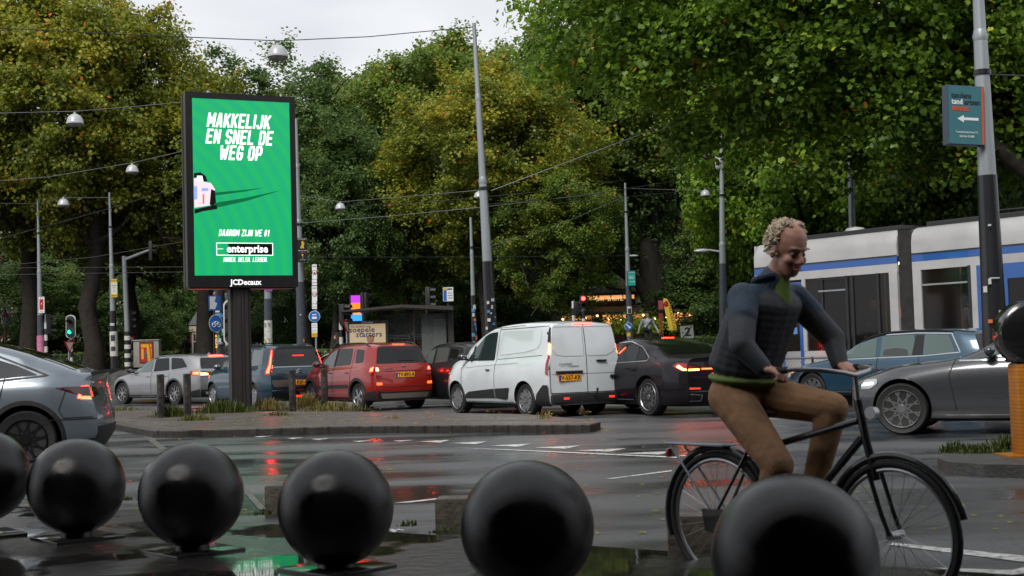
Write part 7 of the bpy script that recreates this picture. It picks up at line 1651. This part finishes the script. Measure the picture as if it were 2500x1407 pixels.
[p.append(('e', ell((-.33+.155*t, 0, 1.16+.31*t), (.182-.03*t, .205+.025*t, .10), (0, .28, 0)), jk)) for t in [i/9 for i in range(10)]]
p += [((-.165, -.18, 1.50), (-.165, .18, 1.50), .072, .072, jb), ((-.165, 0, 1.52), nk, .1, .078, jb), (nk, (-.06, 0, 1.67), .06, .058, skin_m), ((-.072, 0, 1.47), (-.082, 0, 1.59), .048, .052, gsh)]
p += [(shL, eL, .078, .064, jk), (eL, wL, .062, .046, jk), (shR, eR, .078, .064, jk), (eR, wR, .062, .046, jk), (shL, (-.09, .26, 1.41), .082, .072, jb), (shR, (-.11, -.26, 1.405), .082, .072, jb)]
for (a, s) in ((aL, 1), (aR, 1)):
    a = Vector(a); p += [(tuple(a), tuple(a+Vector((-.02, 0, -.055))), .042, .038, sho), (tuple(a+Vector((-.04, 0, -.07))), tuple(a+Vector((.13, 0, -.085))), .036, .032, sho), (tuple(a+Vector((.1, 0, -.085))), tuple(a+Vector((.16, 0, -.09))), .034, .024, sho)]
hand_grip(p, Vector(wL)+Vector((.01, -.002, -.01)), (.8, -.1, -.1), (0, 0, 1), (0, -1, 0), skin_m); hand_grip(p, Vector(wR)+Vector((.01, .002, -.01)), (.8, .1, -.1), (0, 0, 1), (0, 1, 0), skin_m)
H = head(p, hd_, R(-12), R(23), skin_m, 1.12)
body_mesh(p, 'body', RM, .0075, 3); face_bits(RM, H, 1.1)
# curly hair ring round a bald top
hm = mat('hair_sandy_grey', (.72, .62, .48), .85, var=.3, vscale=60); rr = random.Random(4); mb = MB()
for i in range(2200):
    th = rr.uniform(-PI, PI); ph = rr.uniform(-.55, 1.15)
    x, y_, z = math.cos(th)*math.cos(ph), math.sin(th)*math.cos(ph), math.sin(ph)
    if x > .15 and ph < .95: continue
    if x > .35: continue
    b_ = Vector((-.012+x*.098, y_*.078, .035+z*.1)); n_ = Vector((x, y_, z)).normalized(); t1 = Vector((rr.uniform(-1, 1), rr.uniform(-1, 1), rr.uniform(-1, .6))).normalized()
    ln_ = rr.uniform(.008, .019) if ph < .8 else rr.uniform(.004, .012)
    mb.tube([tuple(H @ (b_-n_*.004)), tuple(H @ (b_+n_*ln_*.6+t1*ln_*.3)), tuple(H @ (b_+n_*ln_*.7+t1*ln_*.9)), tuple(H @ (b_+n_*ln_*.2+t1*ln_*1.2))], [.006, .006, .005, .002], 4)
mb.build('hair', hm, RM, 60)
# jacket details: collar, zip, hem
MB().tube([(-.135+.088*math.cos(t), .092*math.sin(t), 1.60+.02*math.cos(t)) for t in [R(40)+R(280)*i/16 for i in range(17)]], .017, 8).build('jacket_collar', jb, RM)
# --- bicycle
BK = empty('bicycle', (BX, BY, 0), BA, 'black upright city bicycle ridden by the grey-haired man, with mudguards and rear rack', 'bicycle')
bk = mat('bike_black', (.012, .012, .013), .3, coat=.5)
def circ(c, r, n=40, a0=0, a1=360): return [(c[0]+r*math.cos(R(a0+(a1-a0)*i/n)), 0, c[2]+r*math.sin(R(a0+(a1-a0)*i/n))) for i in range(n+1)]
for hx in (-.54, .54):
    w = empty('wheel'); w.parent = BK; w.location = (hx, 0, .35)
    MB().tube(circ((0, 0, 0), .332, 44), .019, 10, cap=False).build('tyre', MATS['tyre'], w); MB().tube(circ((0, 0, 0), .305, 44), .011, 8, cap=False).build('rim', silver, w)
    mb = MB()
    for i in range(28): t = 2*PI*i/28; mb.tube([(.02*math.cos(t+.6), .03*(-1)**i, .02*math.sin(t+.6)), (.3*math.cos(t), 0, .3*math.sin(t))], .0013, 4, cap=False)
    mb.tube([(0, -.05, 0), (0, .05, 0)], .022, 12); mb.build('spokes', silver, w)
    q = MB(); a0, a1 = (20, 200) if hx < 0 else (15, 150); q.tube(circ((hx, 0, .35), .372, 24, a0, a1), .02, 8); q.build('mudguard', bk, BK)
fr = MB(); fr.tube([(-.12, 0, .30), (-.29, 0, .86)], .017, 10).tube([(-.12, 0, .30), (.38, 0, .80)], .02, 10).tube([(-.25, 0, .72), (.36, 0, .88)], .017, 10).tube([(.36, 0, .98), (.40, 0, .78), (.45, 0, .6)], .02, 10)
for y in (-.05, .05): fr.tube([(-.12, y*.6, .30), (-.54, y, .35)], .01, 8).tube([(-.27, y*.4, .78), (-.54, y, .35)], .009, 8).tube([(.44, y, .64), (.50, y, .45), (.54, y, .35)], .011, 8)
fr.build('frame', bk, BK)
MB().tube([(-.29, 0, .84), (-.30, 0, .9)], .014, 10).build('seat_post', silver, BK)
MB().ball((-.36, 0, .905), .1, 18, (1.25, .95, .32)).ball((-.24, 0, .905), .06, 14, (1.6, .5, .45)).build('saddle', mat('saddle_black', (.015, .014, .013), .5), BK)
hb = MB(); hb.tube([(.36, 0, .95), (.35, 0, 1.1)], .014, 10)
for y in (-1, 1): hb.tube([(.35, 0, 1.1), (.35, y*.1, 1.115), (.3, y*.22, 1.13), (.2, y*.28, 1.135), (.09, y*.295, 1.13)], .012, 10)
hb.build('handlebar', silver, BK)
for y in (-1, 1): MB().tube([(.17, y*.285, 1.134), (.06, y*.298, 1.128)], .0165, 12).build('grip', mat('grip_black', (.015, .015, .015), .6), BK)
MB().box((-.66, 0, .735), (.42, .13, .015), bev=.005).tube([(-.84, -.05, .735), (-.56, -.06, .4)], .007, 6).tube([(-.84, .05, .735), (-.56, .06, .4)], .007, 6).build('rear_rack', mat('rack_metal', (.3, .32, .35), .3, .7), BK)
MB().lathe([(.03, 0), (.028, .04)], 14, (.44, -.02, .92), 'Y').build('front_lamp', silver, BK); MB().box((-.88, 0, .68), (.03, .06, .05), bev=.008).build('rear_lamp', redl, BK)
MB().lathe([(.095, -.075), (.095, -.07)], 28, (-.12, 0, .30), 'Y').build('chainring', silver, BK); MB().prism([(-.56, .29), (-.58, .40), (-.12, .41), (-.02, .33), (-.05, .2), (-.12, .19)], .03, T(0, -.1, 0)).build('chain_guard', bk, BK)
for (ex, ez, y) in ((-.005, .44, 1), (-.19, .155, -1)):
    MB().tube([(-.12, y*.06, .30), (-.12, y*.085, .30), (ex, y*.095, ez)], .011, 8).build('crank', silver, BK); MB().box((ex, y*.145, ez-.0), (.09, .09, .022), bev=.006).build('pedal', bk, BK)

def small_person(name, label, loc, rz, pose, cols, vox=.014, s=1.):
    root = empty(name, loc, rz, label, 'person'); q = []; J, Tm, Sk, Sh = cols
    for seg in pose['legs']: q += [(seg[0], seg[1], .085*s, .06*s, Tm), (seg[1], seg[2], .06*s, .042*s, Tm), (tuple(Vector(seg[2])+Vector((-.03, 0, -.05))), tuple(Vector(seg[2])+Vector((.15, 0, -.07))), .04, .034, Sh)]
    pv, ch, nk = map(Vector, (pose['pelvis'], pose['chest'], pose['neck']))
    q.append(('e', ell(tuple(pv), (.12*s, .165*s, .13*s)), Tm)); q.append(('e', ell(tuple((pv+ch)/2+Vector((0, 0, .02))), (.125*s, .165*s, (ch-pv).length*.55), (0, math.atan2(ch.x-pv.x, ch.z-pv.z), 0)), J)); q.append(('e', ell(tuple(ch), (.125*s, .19*s, .15*s)), J))
    q += [(tuple(ch+Vector((0, -.15, .08))), tuple(ch+Vector((0, .15, .08))), .06*s, .06*s, J), (tuple(ch+Vector((0, 0, .08))), tuple(nk), .06, .052, J), (tuple(nk), pose['head'], .05, .05, Sk)]
    for (a, b, c) in pose['arms']:
        q += [(a, b, .058*s, .045*s, J), (b, c, .045*s, .032*s, J)]; d = (Vector(c)-Vector(b)).normalized(); up = Vector((0, 0, 1)) if abs(d.z) < .7 else Vector((1, 0, 0)); up = (up-d*up.dot(d)).normalized(); hand_grip(q, c, d, up, d.cross(up), Sk, pose.get('curl', .5))
    H = head(q, pose['head'], pose.get('yaw', 0), pose.get('pitch', 0), Sk, s); body_mesh(q, 'body', root, vox, 3); face_bits(root, H, s); return root, H
def hairball(root, H, m, longh=0, nm='hair'):
    mb = MB(); 
    for i in range(160):
        th = rr.uniform(-PI, PI); ph = rr.uniform(-.6, 1.5); x, y_, z = math.cos(th)*math.cos(ph), math.sin(th)*math.cos(ph), math.sin(ph)
        if x > .35 and ph < .8: continue
        b_ = Vector((-.012+x*.1, y_*.08, .035+z*.104)); e_ = b_+Vector((-.03, y_*.01, -.05-longh*rr.uniform(.3, 1)*(1 if x < .3 else .2)))
        mb.tube([tuple(H @ (b_)), tuple(H @ ((b_+e_)/2+Vector((x, y_, 0))*.012)), tuple(H @ e_)], [.014, .014, .006], 5)
    mb.build(nm, m, root, 60)
def cap_(root, H, m):
    mb = MB(); prof = [(.112*math.cos(t), .112*math.sin(t)*.95) for t in [PI/2*i/7 for i in range(7)]]+[(.004, .11)]
    mb.lathe(prof, 20, M=H @ T(-.012, 0, .05) @ Matrix.Diagonal((1, .83, 1, 1))); mb.prism([(.07, .055), (.17, .045), (.165, .055), (.07, .065)], .12, H @ T(0, -.06, 0)); mb.build('cap', m, root, 50)
# pedestrian with crossbody bag
Yq = 55; c = P(1583, 860, Yq); gr = G(Yq)+.12
walk = dict(legs=[((0, .09, .93), (.08, .1, .5), (-.06, .1, .1)), ((0, -.09, .93), (.16, -.1, .52), (.24, -.1, .1))], pelvis=(0, 0, .97), chest=(.01, 0, 1.33), neck=(.02, 0, 1.52), head=(.04, 0, 1.66),
    arms=[((.0, .2, 1.42), (-.02, .34, 1.18), (.05, .44, .95)), ((0, -.2, 1.42), (-.04, -.33, 1.17), (.06, -.42, .94))], yaw=R(10))
hood = mat('hoodie_grey', (.42, .43, .47), .8, var=.15, bump=.3, bscale=15); blkc = mat('cloth_black', (.014, .014, .016), .8)
root, H = small_person('person', 'pedestrian in pale grey hooded jacket, black cap and black shoulder bag', (c.x, c.y, gr), R(-75), walk, (hood, blkc, skin2, blkc)); cap_(root, H, blkc)
MB().tube([(.13, .15, 1.43), (.16, 0, 1.25), (.13, -.15, 1.08), (0, -.2, 1.05), (-.13, -.05, 1.25), (-.1, .12, 1.45), (.02, .17, 1.5), (.13, .15, 1.43)], .014, 6).box((.13, -.14, 1.04), (.08, .2, .15), bev=.02).build('shoulder_bag', blkc, root)
# woman cyclist by the bus shelter
Yq = 48.3; c = P(822, 860, Yq); gr = G(Yq)
ride = dict(legs=[((-.3, .09, .98), (.12, .12, .86), (0, .12, .46)), ((-.3, -.09, .98), (.0, -.12, .66), (-.15, -.12, .25))], pelvis=(-.32, 0, 1.0), chest=(-.14, 0, 1.33), neck=(-.06, 0, 1.49), head=(0, 0, 1.62),
    arms=[((-.1, .19, 1.42), (.14, .24, 1.2), (.36, .26, 1.1)), ((-.1, -.19, 1.42), (.14, -.24, 1.2), (.36, -.26, 1.1))], curl=1)
root, H = small_person('person', 'woman in black with cap and long brown hair cycling left behind the cars', (c.x, c.y, gr), PI+R(8), ride, (blkc, blkc, skin2, blkc)); cap_(root, H, blkc); hairball(root, H, mat('hair_brown', (.09, .04, .02), .7), .25)
b2 = copy_tree(BK); b2.location = (c.x, c.y, gr); b2.rotation_euler = (0, 0, PI+R(8)); tag(b2, 'dark bicycle ridden by the woman in black left of the bus shelter', 'bicycle')
# waiting person in the shelter and two passers-by
c = P(1006, 850, 47.8); stand = dict(legs=[((0, .09, .9), (.02, .1, .5), (0, .1, .1)), ((0, -.09, .9), (.03, -.1, .5), (.02, -.1, .1))], pelvis=(0, 0, .94), chest=(0, 0, 1.28), neck=(0, 0, 1.46), head=(.01, 0, 1.6),
    arms=[((0, .19, 1.37), (-.02, .25, 1.1), (.08, .24, .87)), ((0, -.19, 1.37), (-.02, -.25, 1.1), (.08, -.24, .87))])
root, H = small_person('person', 'person with long dark hair in dark coat waiting under the bus shelter', (c.x, c.y, G(47.8)), R(150), stand, (blkc, blkc, skin2, blkc)); hairball(root, H, mat('hair_black', (.015, .01, .008), .6), .35)
c = P(559, 855, 48); root, H = small_person('person', 'person in dark coat standing beside the sticker-covered mast', (c.x, c.y, G(48)), R(-120), stand, (blkc, blkc, skin2, blkc)); hairball(root, H, MATS['hair_black'], .05)
c = P(458, 850, 70); root, H = small_person('person', 'distant dark-haired walker behind the roof of the silver estate', (c.x, c.y, G(70)), R(160), stand, (blkc, blkc, skin2, blkc)); hairball(root, H, MATS['hair_black'], .05)
# passengers in the tram
for px, zz, mcol, lb in ((2308, 1.0, hood, 'passenger in pale grey seen through the tram window right of the joint'), (2060, 1.0, blkc, 'dark dressed passenger in the front section of the tram')):
    pos = T0+TD*tx(px)+Vector((.802, .597, 0))*1.1; root, H = small_person('person', lb, (pos.x, pos.y, .62), R(60), stand, (mcol, blkc, skin2, blkc)); hairball(root, H, mat('hair_grey', (.2, .19, .18), .7), .03)

# ------------------------------------------------------------ grass tufts, litter
gm_g = leaf_mat('grass_blades', [(0, (.012, .02, .003)), (.4, (.024, .036, .005)), (.7, (.06, .05, .014)), (1, (.12, .085, .03))], .25)
def tuft(name, label, cx_, cy_, z, spread, n, h, dry, seed, group='grass tufts'):
    rg = np.random.default_rng(seed); V = []; Fc = []; tn = []
    for i in range(n):
        bx_, by_ = rg.normal(0, spread, 1)[0], rg.normal(0, spread*.35, 1)[0]; hh_ = h*rg.uniform(.3, 1)*math.exp(-(bx_/spread)**2*.25); a = rg.uniform(0, 6.28); ln_ = hh_*rg.uniform(.2, .8); w_ = rg.uniform(.004, .009)
        dx, dy = math.cos(a), math.sin(a); o = len(V); px_, py_ = -dy*w_, dx*w_
        V += [(bx_-px_, by_-py_, 0), (bx_+px_, by_+py_, 0), (bx_+dx*ln_*.4+px_, by_+dy*ln_*.4+py_, hh_*.7), (bx_+dx*ln_*.4-px_, by_+dy*ln_*.4-py_, hh_*.7), (bx_+dx*ln_, by_+dy*ln_, hh_)]
        Fc += [(o, o+1, o+2, o+3), (o+3, o+2, o+4)]; t = float(np.clip(rg.normal(dry, .2), 0, 1)); tn += [t, t]
    me = bpy.data.meshes.new(name); me.from_pydata(V, [], Fc); at = me.attributes.new('tint', 'FLOAT', 'FACE'); at.data.foreach_set('value', tn); me.materials.append(gm_g)
    o = link(name, me, None, None, 0, (cx_, cy_, z)); tag(o, kind='stuff'); o['label'] = label; return o
for i, (px, py, sp_, n, h, dry, lb) in enumerate(((420, 1018, .22, 420, .34, .35, 'between the two left bollards'), (545, 1008, .38, 800, .34, .28, 'left of the billboard post'), (478, 1027, .2, 240, .16, .6, 'at the second bollard foot'), (650, 1000, .30, 420, .32, .85, 'dry, right of the billboard post'), (745, 996, .2, 420, .42, .85, 'dry, between the right bollards'), (820, 1003, .38, 500, .26, .7, 'at the rightmost bollard foot'), (680, 1015, .16, 160, .12, .5, 'low, on the island'), (275, 1003, .45, 320, .14, .5, 'at the left end of the island'), (1330, 1022, .1, 30, .16, .95, 'dry stalks behind the van wheel'), (960, 1022, .1, 40, .08, .9, 'tiny dry tuft'))):
    q = gp(px, py, .12); tuft('grass_tuft', 'grass tuft '+lb, q.x, q.y, .12, sp_, n, h, dry, 20+i)
for i, (px, py, n, h) in enumerate(((2340, 1104, 200, .14), (2400, 1106, 260, .12), (2450, 1100, 160, .2))):
    q = gp(px, py, .12); tuft('grass_tuft', 'green grass on the right-hand island', q.x, q.y, .12, .12, n, h, .2, 50+i)
for i, (px, py) in enumerate(((1078, 1302), (1000, 1285), (640, 1258), (160, 1232), (310, 1222))):
    q = gp(px, py, .03); tuft('grass_tuft', 'weeds in the kerb joint', q.x, q.y, .03, .05, 30, .06, .15, 60+i)
def litter(px, py, z, w, d, h, m_, label, seed):
    q = gp(px, py, z); rg = random.Random(seed); mb = MB(); n = 7; vs = [(w*(i/(n-1)-.5), d*(j/3-.5), h*rg.uniform(.1, 1)) for j in range(4) for i in range(n)]
    mb.add(vs, [(j*n+i, j*n+i+1, (j+1)*n+i+1, (j+1)*n+i) for j in range(3) for i in range(n-1)]); o = mb.build('litter', m_, None, 60); o.location = (q.x, q.y, z+.005); tag(o, label, 'litter')
litter(862, 1037, .0, .22, .1, .09, mat('litter_blue', (.06, .22, .5), .3), 'crumpled blue plastic wrapper in the gutter below the island kerb', 1)
litter(966, 1301, .08, .1, .06, .02, mat('litter_white', (.5, .5, .5), .4), 'small white and red scrap of paper on the pavement', 2)
rgl = np.random.default_rng(31); Cc = []
for i in range(260):
    px, py = rgl.uniform(250, 1500), 1042+rgl.exponential(5); q = gp(px, py, .004); Cc.append((q.x, q.y, .008))
for i in range(220):
    q = gp(rgl.uniform(300, 1450), rgl.uniform(1003, 1036), .12); Cc.append((q.x, q.y, .126))
for i in range(120):
    q = gp(rgl.uniform(0, 2500), rgl.uniform(1060, 1330), 0); Cc.append((q.x, q.y, .01))
Cc = np.array(Cc); c0 = Cc.mean(0); me = leaves_mesh('fallen_leaves', Cc-c0, np.array([0, 0, 9.]), .06, .75+rgl.normal(0, .2, len(Cc)), KITE, LM['autumn'], rgl); o = link('fallen_leaves', me, None, None, 0, tuple(c0)); tag(o, kind='stuff'); o['label'] = 'fallen leaves scattered along the kerb and road'

# ------------------------------------------------------------ unseen building with overhead slab, added behind the camera to shade the pavement
AR = empty('shade_building', (0, -7, 0), 0, 'unseen dark building with an overhead slab, added behind the camera to shade the pavement', 'building')
dm = mat('shade_building_dark', (.05, .045, .04), .7, var=.2)
MB().box((0, 0, 8), (110, 6, 17)).build('wall', dm, AR, 0)
MB().box((0, 7.0, 4.6), (90, 8.0, .5)).build('shade_canopy', dm, AR, 0)
for i in range(-4, 5): MB().box((i*7+3.5, 4.6, 2.2), (.7, .7, 4.4)).build('shade_building_column', dm, AR, 0)
